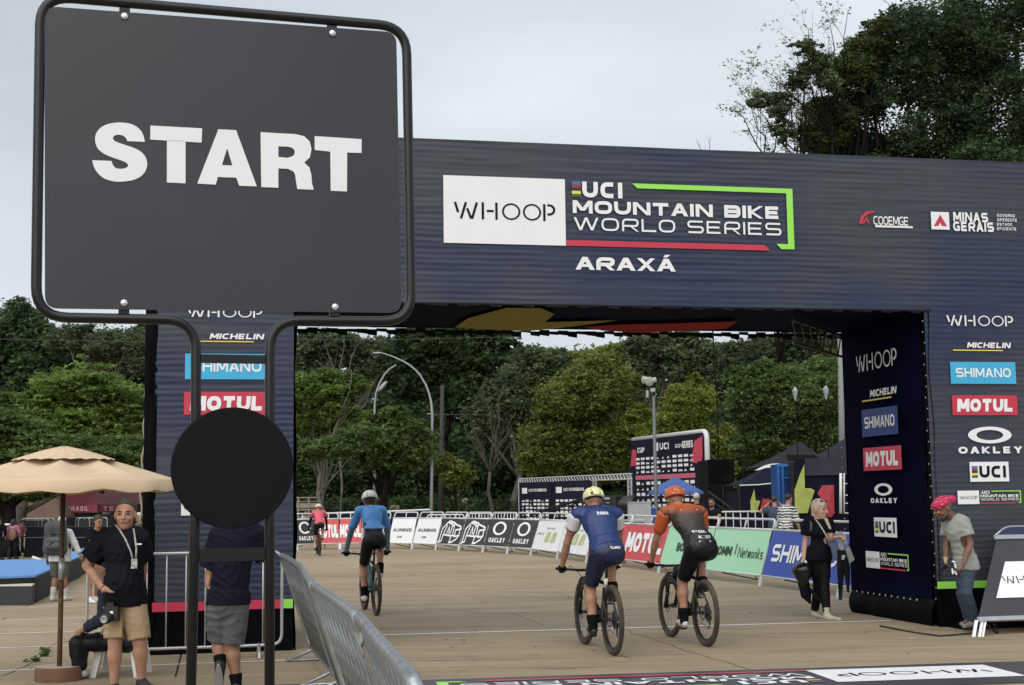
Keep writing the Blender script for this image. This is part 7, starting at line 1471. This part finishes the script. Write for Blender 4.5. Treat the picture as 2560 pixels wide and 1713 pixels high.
o, M, g = stander('woman in a pink patterned jacket and black trousers with long black hair, back turned', 30, 1398, None, 1297, (.1, 1), skinA, mat('pink_pattern', (.50, .22, .30), .7, var=.7, scale=16, col2=(.18, .04, .06)), black_lycra, hb, dshoe, 1.8, 1.95, .95, 'f', hairk='long', hl=.28, h=.018)
solid('shoulder_bag', [Ell(M.J['pel'] + V3(.06, -.22, .08), V3(.12, .07, .16))], .016, [mat('brown_bag', (.22, .12, .08), .7, var=.4, scale=12)], o)
mb = MB(); q_ = M.J['shL']; mb.ell(T3(q_ + V3(-.06, -.02, .07)), (.11, .10, .04)); put('white_hat', mb, white, o, local=True, smooth=True)
stander('dark-clothed person cut by the left edge of the picture', -6, 1400, None, 1293, (0, 1), skinB, tee_black, black_lycra, hb, dshoe, 1.8, 1.95, .95, h=.02)
stander('person in black trousers with white shoes, partly behind the pink-jacketed woman', 50, 1388, None, 1300, (.3, 1), skinB, mat('maroon_top', (.2, .05, .08), .7), black_lycra, hb, wshoe, 1.8, 1.95, .9, h=.02)
# person sitting behind the khaki-shorts man
o, M, g = stander('person in navy and black sitting behind the khaki-shorts man, one white shoe showing', 318, 1640, 13.75, 1396, (-1, -.12), skinA, mat('navy_sweat', (.012, .016, .04), .8), black_lycra, mat('navy_cap', (.01, .012, .03), .7), wshoe, 1.8, 1.95, 1., seated=True, lean=.10, h=.013, arms={'L': (-.2, .02, -.28, -.08, .24, -.40), 'R': (.2, .02, -.28, .08, .24, -.40)})
# people behind the banners on the right
red_arm = {'L': (-.22, .18, -.24, .12, .30, -.26), 'R': (.22, .18, -.24, -.12, .30, -.27)}
stripe = bpy.data.materials.new('zebra_stripe'); stripe.use_nodes = True; t = stripe.node_tree; wv = t.nodes.new('ShaderNodeTexWave'); tcx = t.nodes.new('ShaderNodeTexCoord'); wv.bands_direction = 'Z'; wv.inputs['Scale'].default_value = 5.2; wv.inputs['Distortion'].default_value = 5; wv.inputs['Detail Scale'].default_value = 1.3; rr = t.nodes.new('ShaderNodeValToRGB'); rr.color_ramp.interpolation = 'CONSTANT'; rr.color_ramp.elements[1].position = .45; rr.color_ramp.elements[0].color = (.012, .012, .014, 1); rr.color_ramp.elements[1].color = (.7, .69, .66, 1)
t.links.new(tcx.outputs['Object'], wv.inputs[0]); t.links.new(wv.outputs[0], rr.inputs[0]); t.links.new(rr.outputs[0], t.nodes['Principled BSDF'].inputs['Base Color']); t.nodes['Principled BSDF'].inputs['Roughness'].default_value = .8
stander('person in a black and white zebra striped shirt behind the blue banners', 1968, 1450, 31, 1232, (.75, .6), skinA, stripe, black_lycra, hb, None, 1.5, 1.95, 1.0, h=.015, lean=.05)
stander('person in a slate blue shirt with hands raised to the head behind the mint banner', 1943, 1440, 33.5, 1240, (.1, 1), skinA, mat('slate_shirt', (.035, .055, .09), .8), black_lycra, hb, None, .6, 1.95, 1.05, arms={'L': (-.36, .10, -.1, -.14, .12, .12), 'R': (.36, .1, -.1, .14, .12, .12)}, h=.016)
o, M, g = stander('bearded man with folded arms leaning on the rail right of the tall backdrop', 1786, 1430, 34, 1246, (-.5, -1), skinB, tee_black, black_lycra, hb, None, .6, 1.95, 1.05, arms={'L': (-.26, .16, -.20, .10, .30, -.22), 'R': (.26, .16, -.2, -.16, .32, -.20)}, h=.013); face_parts(M.q, M.hR, M.S, o, glasses=True); solid('beard', [Ell(M.q(0, .045, -.075), V3(.055, .05, .04), M.hR)], .01, [hb], o)
stander('person in black with a pale cap behind the orange-helmeted rider', 1746, 1430, 34.5, 1232, (.2, 1), skinB, tee_black, black_lycra, mat('white_cap', (.5, .48, .46), .7), None, .6, 1.95, 1.05, h=.016)
stander('photographer in black and white vest left of the far pink rider', 764, 1330, 52, 1277, (.2, -1), skinB, mat('bib_vest', (.45, .45, .47), .7, var=.8, scale=9, col2=(.02, .02, .02)), black_lycra, hb, None, .6, 1.95, 1., h=.022, arms=red_arm)
stander('camera operator in black behind the television camera', 1478, 1320, 46.5, 1243, (.7, -1), skinB, tee_black, black_lycra, hb, None, .6, 1.95, 1.05, h=.02, arms=red_arm)
stander('person in green behind the bareheaded man, beside the arch pillar', 352, 1420, 30, 1281, (-.6, -.5), skinB, mat('dark_green_top', (.02, .04, .025), .8), black_lycra, mat('white_cap', (.5, .48, .46), .7), None, .6, 1.95, 1., h=.02)
# ================================================================ trees
def leafmat(name, c1, c2, tr=.42, sc=.35):
    m = bpy.data.materials.new(name); m.use_nodes = True; t = m.node_tree; N = t.nodes.new; L = t.links.new; b = t.nodes['Principled BSDF']; out = t.nodes['Material Output']
    g = N('ShaderNodeNewGeometry'); n = N('ShaderNodeTexNoise'); n.inputs['Scale'].default_value = sc; n.inputs['Detail'].default_value = 5; n.inputs['Roughness'].default_value = .75; L(g.outputs['Position'], n.inputs[0])
    r = N('ShaderNodeValToRGB'); r.color_ramp.elements[0].position = .35; r.color_ramp.elements[1].position = .65; r.color_ramp.elements[0].color = (*c1, 1); r.color_ramp.elements[1].color = (*c2, 1); L(n.outputs[0], r.inputs[0])
    at = N('ShaderNodeAttribute'); at.attribute_name = 'tone'; mr = N('ShaderNodeMapRange'); mr.inputs[3].default_value = .42; mr.inputs[4].default_value = 1.65; L(at.outputs['Fac'], mr.inputs[0])
    k = N('ShaderNodeMix'); k.data_type = 'RGBA'; k.blend_type = 'MULTIPLY'; k.inputs[0].default_value = 1; L(r.outputs[0], k.inputs[6]); cb = N('ShaderNodeCombineXYZ'); 
    for i in range(3): L(mr.outputs[0], cb.inputs[i])
    L(cb.outputs[0], k.inputs[7]); L(k.outputs[2], b.inputs['Base Color']); b.inputs['Roughness'].default_value = .55; b.inputs['Specular IOR Level'].default_value = .35
    tl = N('ShaderNodeBsdfTranslucent'); L(k.outputs[2], tl.inputs[0]); ms = N('ShaderNodeMixShader'); ms.inputs[0].default_value = tr; L(b.outputs[0], ms.inputs[1]); L(tl.outputs[0], ms.inputs[2]); L(ms.outputs[0], out.inputs[0]); return m
L_dark = leafmat('leaf_dark', (.022, .048, .018), (.085, .138, .048)); L_olive = leafmat('leaf_olive', (.080, .118, .026), (.215, .26, .058)); L_yel = leafmat('leaf_yellow_green', (.11, .155, .026), (.26, .31, .060)); L_mid = leafmat('leaf_mid', (.050, .092, .028), (.155, .225, .064)); L_grey = leafmat('leaf_grey_green', (.054, .082, .040), (.145, .190, .085)); L_bright = leafmat('leaf_bright', (.055, .105, .025), (.18, .27, .055))
bark = mat('bark', (.10, .085, .07), .9, var=.4, scale=5, bump=.5, bscale=12); barkp = mat('pale_bark', (.13, .118, .098), .9, var=.35, scale=4, bump=.4, bscale=10); barkd = mat('dark_bark', (.014, .011, .009), .9, var=.4, scale=5, spec=.1)
def leaf_mesh(name, blobs, n, size, m, seed, shell=.62, flat=0., drop=0.):
    """blobs: (centre, radii) ellipsoids; leaves sit in clumps near their surface"""
    if n > 2500: n = int(n * 1.75); size = size * .68
    rs = np.random.RandomState(seed); vol = np.array([r[0] * r[1] * r[2] for _, r in blobs]) ** (2 / 3.); cnt = np.maximum(1, (n * vol / vol.sum())).astype(int); C = []; T = []
    for (c, r), k in zip(blobs, cnt):
        c = np.array(c, float); r = np.array(r, float); nc = max(6, k // 28); d = rs.normal(size=(nc, 3)); d /= np.linalg.norm(d, axis=1)[:, None]; rad = shell + (1.06 - shell) * rs.rand(nc) ** .7; cc = c + d * rad[:, None] * r
        if flat: cc[:, 2] = c[2] + np.round((cc[:, 2] - c[2]) / flat) * flat + rs.normal(size=nc) * flat * .34
        ci = rs.randint(0, nc, k); sp = (.16 + .20 * rs.rand(k))[:, None] * min(2.2, r.mean() * .75); off = rs.normal(size=(k, 3)) * sp * np.array((1, 1, .55 if not flat else .18)); p = cc[ci] + off; p[:, 2] -= drop * rs.rand(k) * np.linalg.norm(off[:, :2], axis=1)
        C.append(p); t = rs.rand(nc)[ci] * .7 + rs.rand(k) * .3; T.append(t)
    C = np.concatenate(C); T = np.concatenate(T); k = len(C); u = rs.normal(size=(k, 3)); u[:, 2] *= .3; u /= np.linalg.norm(u, axis=1)[:, None]; w = rs.normal(size=(k, 3)); w -= u * (u * w).sum(1)[:, None]; w /= np.linalg.norm(w, axis=1)[:, None]
    s = size * (.6 + .8 * rs.rand(k))[:, None]; V = np.stack([C + u * s, C - u * s * .7 + w * s * .62, C - u * s * .7 - w * s * .62], 1).reshape(-1, 3)
    me = bpy.data.meshes.new(name); me.vertices.add(3 * k); me.vertices.foreach_set('co', V.astype(np.float32).ravel()); me.loops.add(3 * k); me.loops.foreach_set('vertex_index', np.arange(3 * k, dtype=np.int32)); me.polygons.add(k); me.polygons.foreach_set('loop_start', np.arange(0, 3 * k, 3, dtype=np.int32)); me.polygons.foreach_set('loop_total', np.full(k, 3, np.int32))
    a = me.attributes.new('tone', 'FLOAT', 'FACE'); a.data.foreach_set('value', T.astype(np.float32)); me.update(calc_edges=True); return me
def limbs(base, top, r0, blobs, seed, nb=7, rt=None, twigs=2, crook=.06):
    rnd = random.Random(seed); mb = MB(); base = Vector(base); top = Vector(top); n = 7; pts = []; Ht = (top - base).length
    for i in range(n): t = i / (n - 1); pts.append(base.lerp(top, t) + Vector((rnd.uniform(-1, 1), rnd.uniform(-1, 1), 0)) * Ht * crook * (t > 0) * .6)
    mb.tube(pts, [r0 * (1.25 if i == 0 else 1) * (1 - .72 * i / (n - 1)) for i in range(n)], 8)
    for b in range(nb):
        c, r = blobs[rnd.randrange(len(blobs))]; i = rnd.randrange(2, n); p = pts[i]; e = Vector(c) + Vector((rnd.uniform(-.8, .8) * r[0], rnd.uniform(-.8, .8) * r[1], rnd.uniform(-.2, .8) * r[2])); m1 = p.lerp(e, .4) + Vector((rnd.uniform(-.5, .5), rnd.uniform(-.5, .5), rnd.uniform(0, .6))) * Ht * .04; rr = r0 * (1 - .72 * i / (n - 1)) * .55
        mb.tube([p, m1, p.lerp(e, .75) + (m1 - p.lerp(e, .4)) * .6, e], [rr, rr * .7, rr * .42, rr * .18], 5)
        for k in range(twigs): q = m1.lerp(e, rnd.random()); mb.tube([q, q + Vector((rnd.uniform(-1, 1), rnd.uniform(-1, 1), rnd.uniform(-.1, 1))).normalized() * Ht * rnd.uniform(.05, .13)], [rr * .35, rr * .1], 4)
    return mb
NT = [0]
def tree(label, px, Y, crown, m, n, size, group, name='tree', bk=bark, r0=.28, shell=.6, flat=0., nb=8, drop=0., sub=5, twigs=2, seed=None, depthk=.8, trunk_top=None):
    sub = sub + 4 if n > 6000 else sub
    """crown: list of (px, py, half width px, half height px) ellipses at distance Y"""
    NT[0] += 1; seed = NT[0] * 13 if seed is None else seed; base = D(px, 1300, Y); base.z = 0; s = Y / FPX; rs = random.Random(seed); blobs = []
    o = thing(name, label, 'tree', base, group)
    for (cx, cy, hw, hh) in crown:
        c = D(cx, cy, Y); rx = hw * s; rz = hh * s; ry = rx * depthk; c = c + Vector((0, rs.uniform(-.3, .3) * ry, 0)); blobs.append((c, (rx * .72, ry * .72, rz * .72)))
        for j in range(sub):
            d = Vector((rs.gauss(0, 1), rs.gauss(0, 1), rs.gauss(0, 1))).normalized(); f = rs.uniform(.24, .44); blobs.append((c + Vector((d.x * rx, d.y * ry, d.z * rz)) * (1 - f * .85), (rx * f, ry * f, rz * f * .85)))
    bl = [((c - base), r) for c, r in blobs]
    tp = sum((c for c, r in bl), Vector((0, 0, 0))) / len(bl) if trunk_top is None else D(*trunk_top, Y) - base
    mb = limbs((0, 0, 0), tp, r0, bl, seed, nb, twigs=twigs); put('trunk', mb, bk, o, smooth=True, local=True)
    if n: me = leaf_mesh('crown', bl, n, size, m, seed, shell, flat, drop); put('crown', me, m, o, local=True)
    return o
g1, g2, g3 = 'dark trees beyond the bend', 'rounded olive trees beyond the bend', 'bright layered trees left of the course'
# left side, layered bright canopy over the seating
tree('bright green spreading tree with layered crown above the parasol', 200, 62, [(230, 985, 190, 60), (90, 1030, 150, 70), (330, 1040, 110, 70), (180, 1080, 200, 60)], L_bright, 30000, .16, g3, flat=.55, shell=.3, bk=bark)
tree('mid green spreading tree behind the parasol top', 30, 50, [(60, 1130, 170, 75), (250, 1140, 150, 60), (-60, 1080, 120, 90)], L_mid, 26000, .14, g3, flat=.5, shell=.3)
tree('low dark leafy tree over the seating at the left edge', 28, 44, [(30, 1215, 110, 40), (95, 1225, 60, 30), (-60, 1200, 80, 60)], L_mid, 12000, .09, g3, bk=barkd, r0=.3)
tree('tall dark tree rising behind the seating at the far left', -20, 95, [(30, 860, 110, 120), (120, 930, 120, 110), (-80, 900, 100, 160)], L_dark, 20000, .26, g1)
tree('feathery tree at the far left with its top against the sky', 60, 105, [(40, 790, 60, 55), (90, 830, 60, 60), (0, 840, 50, 60)], L_grey, 11000, .2, g1, shell=.2)
tree('grey brown airy tree above the layered canopy, behind the sign', 260, 90, [(250, 860, 110, 55), (340, 880, 90, 70), (180, 850, 80, 50)], L_grey, 14000, .17, g1, shell=.2, bk=barkp, nb=14)
tree('dark hanging tree in the gap between the left trees', 330, 100, [(300, 930, 120, 80), (400, 900, 100, 120), (160, 930, 90, 80)], L_dark, 18000, .25, g1)
tree('dark tree behind the left arch pillar', 520, 100, [(520, 880, 160, 170), (640, 960, 120, 150)], L_dark, 14000, .3, g1)
# in the arch opening, from left
tree('light green branching tree just right of the left pillar', 800, 64, [(800, 975, 95, 55), (860, 960, 70, 40), (770, 1040, 70, 70), (840, 1050, 80, 60), (740, 990, 60, 80)], L_bright, 26000, .13, g3, bk=barkp, nb=18, r0=.10, shell=.25, twigs=4, trunk_top=(830, 1050))
tree('low tree with pale trunk behind the pink-shirted rider', 812, 60, [(760, 1130, 60, 35), (840, 1120, 80, 30), (900, 1090, 60, 40)], L_mid, 9000, .11, g3, bk=barkp, nb=5, r0=.13, shell=.3, trunk_top=(790, 1130))
tree('rounded dark green tree behind the light blue rider', 960, 70, [(960, 1110, 100, 90), (1030, 1120, 70, 80), (900, 1080, 70, 60), (985, 1040, 40, 28)], L_mid, 26000, .15, g2, bk=barkd)
tree('small olive bush-like tree by the curved street lamp', 1140, 72, [(1140, 1185, 45, 45), (1110, 1160, 30, 30)], L_olive, 8000, .14, g2, bk=barkd, r0=.12)
tree('tall dark tree with sky holes left of the arch centre', 820, 95, [(830, 880, 100, 60), (940, 900, 100, 70), (760, 900, 60, 90)], L_grey, 20000, .22, g1, bk=barkp, nb=14, shell=.3)
tree('tall dense dark tree in the left half of the arch opening', 1100, 92, [(1100, 880, 130, 90), (1200, 860, 110, 80), (1020, 930, 100, 100), (1180, 980, 110, 110)], L_dark, 30000, .26, g1, bk=barkd)
tree('grey green airy tree left of the large olive tree', 1290, 84, [(1290, 1000, 90, 110), (1350, 920, 80, 70), (1230, 1040, 70, 100)], L_grey, 22000, .19, g1, bk=barkp, nb=14, shell=.25)
tree('large rounded olive tree in the middle of the opening', 1460, 80, [(1430, 1000, 110, 90), (1520, 960, 100, 80), (1380, 1110, 100, 90), (1500, 1110, 130, 100), (1600, 1090, 80, 90)], L_olive, 50000, .16, g2, nb=10)
tree('yellow green tree behind the floodlight pole', 1720, 78, [(1720, 1010, 75, 60), (1700, 1090, 100, 70), (1790, 1110, 70, 60), (1740, 965, 30, 35), (1780, 1180, 60, 60)], L_yel, 40000, .15, g2)
tree('far pale olive tree at the top of the arch opening', 1450, 110, [(1350, 915, 100, 50), (1470, 915, 120, 50), (1580, 905, 90, 60)], L_olive, 24000, .26, g2)
tree('far grey green tree above the floodlights', 1640, 105, [(1640, 870, 90, 50), (1720, 900, 100, 80), (1600, 930, 60, 60)], L_grey, 20000, .24, g1)
tree('dark green tree between the yellow green one and the arch pillar', 1950, 66, [(1885, 985, 85, 90), (1990, 1000, 95, 110), (2080, 990, 70, 130), (1930, 1090, 110, 70), (2050, 1120, 80, 60)], L_mid, 44000, .14, g1, bk=barkd)
tree('airy tree with pale forked trunk near the right pillar', 1990, 92, [(1900, 900, 110, 70), (2020, 880, 110, 70), (1820, 950, 60, 60), (2080, 960, 70, 90)], L_grey, 26000, .2, g1, bk=barkp, nb=16, shell=.3, trunk_top=(2010, 920))
tree('dark tree in the shade behind the low backdrops', 1260, 88, [(1240, 1180, 110, 90), (1350, 1210, 90, 70)], L_dark, 14000, .22, g1, bk=barkd)
tree('dark undergrowth tree behind the curved lamp', 1050, 88, [(1030, 1180, 120, 90), (930, 1200, 100, 70)], L_dark, 14000, .22, g1, bk=barkd)
tree('dark shaded tree at the left end of the opening', 760, 86, [(740, 1180, 100, 90), (850, 1190, 90, 70)], L_dark, 12000, .22, g1, bk=barkd)
tree('dark tree behind the event tents', 1870, 90, [(1860, 1190, 110, 90), (2010, 1180, 110, 70), (2100, 1100, 80, 130)], L_dark, 16000, .2, g1, bk=barkd)
# the huge tree above the right half of the arch
tree('huge dark tree towering over the right end of the arch', 2330, 76, [(2330, 90, 150, 130), (2480, 60, 170, 170), (2180, 210, 150, 120), (2100, 330, 110, 90), (2300, 330, 170, 110), (2500, 300, 150, 150), (2230, 110, 90, 70), (2400, 480, 200, 150), (2160, 470, 160, 120), (2330, 215, 110, 80), (2420, 190, 90, 70), (2680, 250, 160, 200), (2640, 560, 180, 200), (2560, 760, 160, 130)], leafmat('leaf_deep', (.022, .046, .018), (.075, .125, .048)), 125000, .165, g1, bk=barkd, nb=26, r0=.5, shell=.22, sub=7, twigs=4)
tree('olive tinted tree leaning out left of the huge dark tree', 2120, 74, [(2160, 120, 65, 50), (2130, 175, 70, 50), (2080, 290, 85, 60), (2050, 350, 70, 45), (2190, 70, 40, 30)], leafmat('leaf_olive_dark', (.030, .050, .014), (.090, .125, .035)), 26000, .14, g1, bk=barkd, nb=14, shell=.3)
tree('thin pale green tree with sparse leaves over the arch', 1960, 72, [(2040, 165, 50, 45), (2070, 200, 40, 40), (1945, 270, 45, 50), (1900, 250, 40, 25), (1960, 330, 40, 40), (2020, 120, 45, 30), (1990, 200, 45, 35)], L_grey, 7500, .14, g1, bk=barkd, nb=30, r0=.10, shell=.1, twigs=5)
def twiggy(label, base, Y, tips, m, r0, seed, group, dens=5, n=0, lm=None):
    b = D(*base, Y); g = Vector((b.x, b.y, 0)); o = thing('bare_tree', label, 'tree', g, group); rnd = random.Random(seed); mb = MB(); bb = b - g; mb.tube([(0, 0, 0), bb * .3 + Vector((.12, 0, 0)), bb * .65 - Vector((.1, .1, 0)), bb], [r0 * 1.4, r0 * 1.15, r0 * 1.05, r0], 7); ends = []
    def grow(p, e, r, lv):
        k = 5; pts = [p]; L_ = (e - p).length
        for i in range(1, k + 1): pts.append(p.lerp(e, i / k) + Vector((rnd.uniform(-1, 1), rnd.uniform(-1, 1), rnd.uniform(-1, 1))) * L_ * .05 * (i < k))
        mb.tube(pts, [r * (1 - .75 * i / k) for i in range(k + 1)], 5 if lv else 6); d = (e - p).normalized(); ends.append(e)
        if lv < 3:
            for j in range(dens if lv < 2 else 2):
                i = rnd.randrange(1, k + 1); q = pts[i]; dd = (d + Vector((rnd.uniform(-1, 1), rnd.uniform(-.6, .6), rnd.uniform(-.5, .9))) * .8).normalized(); grow(q, q + dd * L_ * rnd.uniform(.22, .45), r * (1 - .75 * i / k) * .55, lv + 1)
    for t in tips: grow(b - g, D(t[0], t[1], Y + rnd.uniform(-1, 1)) - g, r0 * .7, 0)
    put('branches', mb, m, o, smooth=True, local=True)
    if n: me = leaf_mesh('crown', [(tuple(e), (.35, .35, .3)) for e in ends[::3]], n, .07, lm, seed, .1); put('crown', me, lm, o, local=True)
    return o
gb = 'bare twiggy trees'
twiggy('bare branching tree rising above the arch beam, leftmost', (1930, 420), 73, [(1830, 270), (1875, 250), (1950, 300)], barkd, .07, 3, gb, 4, 700, L_mid)
twiggy('bare tree with long arching twigs above the beam', (2010, 420), 73, [(1905, 255), (1850, 230), (2000, 300), (1960, 220)], barkd, .08, 5, gb, 5, 1500, L_olive)
twiggy('bare sprig of twigs standing alone above the beam', (1770, 400), 73, [(1740, 350), (1775, 342)], barkd, .035, 8, gb, 2)
twiggy('sparse leafy tree reaching left below the huge dark tree', (2080, 330), 73, [(1935, 190), (1990, 130), (2020, 70), (2075, 60), (2120, 30), (1970, 240)], barkd, .09, 9, gb, 5, 1800, L_grey)
twiggy('bare tips at the top of the tallest tree', (2260, 40), 78, [(2210, 0), (2230, 15)], barkd, .05, 10, gb, 3)
twiggy('dark forked branches in the top right corner', (2540, 80), 77.5, [(2400, 10), (2380, 35), (2460, -20), (2330, 12)], barkd, .14, 15, gb, 4)
twiggy('bare pale tree in the dark gap right of the curved lamp', (1225, 1180), 76, [(1160, 1060), (1230, 1010), (1290, 1030), (1190, 1090), (1260, 960)], mat('grey_twig', (.07, .065, .052), .9), .09, 21, gb, 6)
twiggy('pale bare branches crossing the light green tree', (800, 1180), 63, [(720, 1060), (850, 1000), (930, 960), (870, 1080), (760, 1120), (880, 930)], barkp, .075, 24, gb, 5)
twiggy('thin bare branches high on the left of the opening', (850, 960), 80, [(790, 900), (860, 840), (905, 850), (810, 850)], barkp, .06, 27, gb, 4)
# far wood closing the view: a mass nobody could count
rs = np.random.RandomState(5); bl = []
for i in range(122):
    x = -620 + i * 32 + rs.uniform(-20, 20); Y = 118 + rs.uniform(0, 22); ty = 905 + rs.uniform(-25, 30) + (35 if 1330 < x < 1520 else 0) - (70 if x < 250 else 0) + (30 if 1500 < x < 1700 else 0); c = D(x, ty + 110, Y); bl.append((tuple(c), (rs.uniform(2.6, 3.8), 3, 3.6))); c = D(x + 10, ty + 230, Y - 3); bl.append((tuple(c), (3.4, 2.5, 3.8)))
    if i % 1 == 0: c = D(x + 16, 1240, Y - 6); bl.append((tuple(c), (3.2, 2, 3.2)))
me = leaf_mesh('far_wood', bl, 165000, .42, L_dark, 77, .5); w = put('far_wood', me, L_dark, None); tag(w, 'dense dark wood closing the view behind the single trees', 'wood', kind='stuff')
# earth bank under the wood
hill = MB(); vs = []; nx, ny = 60, 10
for i in range(nx + 1):
    for j in range(ny + 1): x = -120 + 240 * i / nx; y = 100 + 9 * j; vs.append((x, y, -.3 + max(0, j - 1) * 1.1 + 1.2 * noise.noise(Vector((x * .05, y * .05, 0))) * (j > 0)))
hill.add(vs, [(i * (ny + 1) + j, (i + 1) * (ny + 1) + j, (i + 1) * (ny + 1) + j + 1, i * (ny + 1) + j + 1) for i in range(nx) for j in range(ny)]); hb_ = put('earth_bank', hill, mat('forest_floor', (.018, .018, .010), .95, var=.5, scale=.5), None, smooth=True); tag(hb_, 'dark earth bank rising under the wood', 'bank', kind='structure')
# low shrubs and leaf litter at the edge of the plaza
me = leaf_mesh('undergrowth', [(tuple(D(x, 1262 + 8 * math.sin(x), 84) - Z3 * .3), (1.6, 1.2, .9)) for x in range(700, 2150, 40)], 14000, .16, L_dark, 91, .3); w = put('undergrowth', me, L_dark, None); tag(w, 'low dark undergrowth along the foot of the trees', 'undergrowth', kind='stuff')
tree('small pale flowering shrub beside the head of the light blue rider', 984, 66, [(984, 1272, 14, 10)], leafmat('leaf_blossom', (.15, .18, .10), (.5, .5, .38)), 700, .06, None, name='shrub', r0=.03, nb=4, sub=2)
tree('tiny white-flowered sapling by the curved lamp', 1168, 66, [(1163, 1252, 8, 6)], leafmat('leaf_white', (.3, .3, .28), (.6, .6, .55)), 160, .06, None, name='sapling', r0=.02, nb=3, sub=1)

rs2 = np.random.RandomState(3); sc_ = []
for x, y in ((100, 1642), (118, 1632), (85, 1655)): c_ = G(x, y); sc_.append((tuple(c_ + Z3 * .02), (.12, .06, .04)))
w = put('weeds', leaf_mesh('weeds', sc_, 400, .018, L_mid, 93, .1), L_mid, None); tag(w, 'small weeds growing in a crack beside the parasol foot', 'weeds', kind='stuff')
lf = MB()
for i in range(150):
    c_ = G(rs2.uniform(900, 2400), rs2.uniform(1405, 1640) if i % 3 else rs2.uniform(1390, 1440), .006); a_ = rs2.uniform(0, 6.28); r_ = rs2.uniform(.012, .035); u_ = Vector((math.cos(a_), math.sin(a_), .1)) * r_; v_ = Vector((-math.sin(a_), math.cos(a_), .25)) * r_ * .5; lf.quad(c_ + u_, c_ + v_, c_ - u_, c_ - v_)
w = put('fallen_leaves', lf, mat('dry_leaf', (.20, .13, .06), .8, var=.6, scale=3), None); tag(w, 'dry leaves and scraps scattered over the paving', 'leaves', kind='stuff')
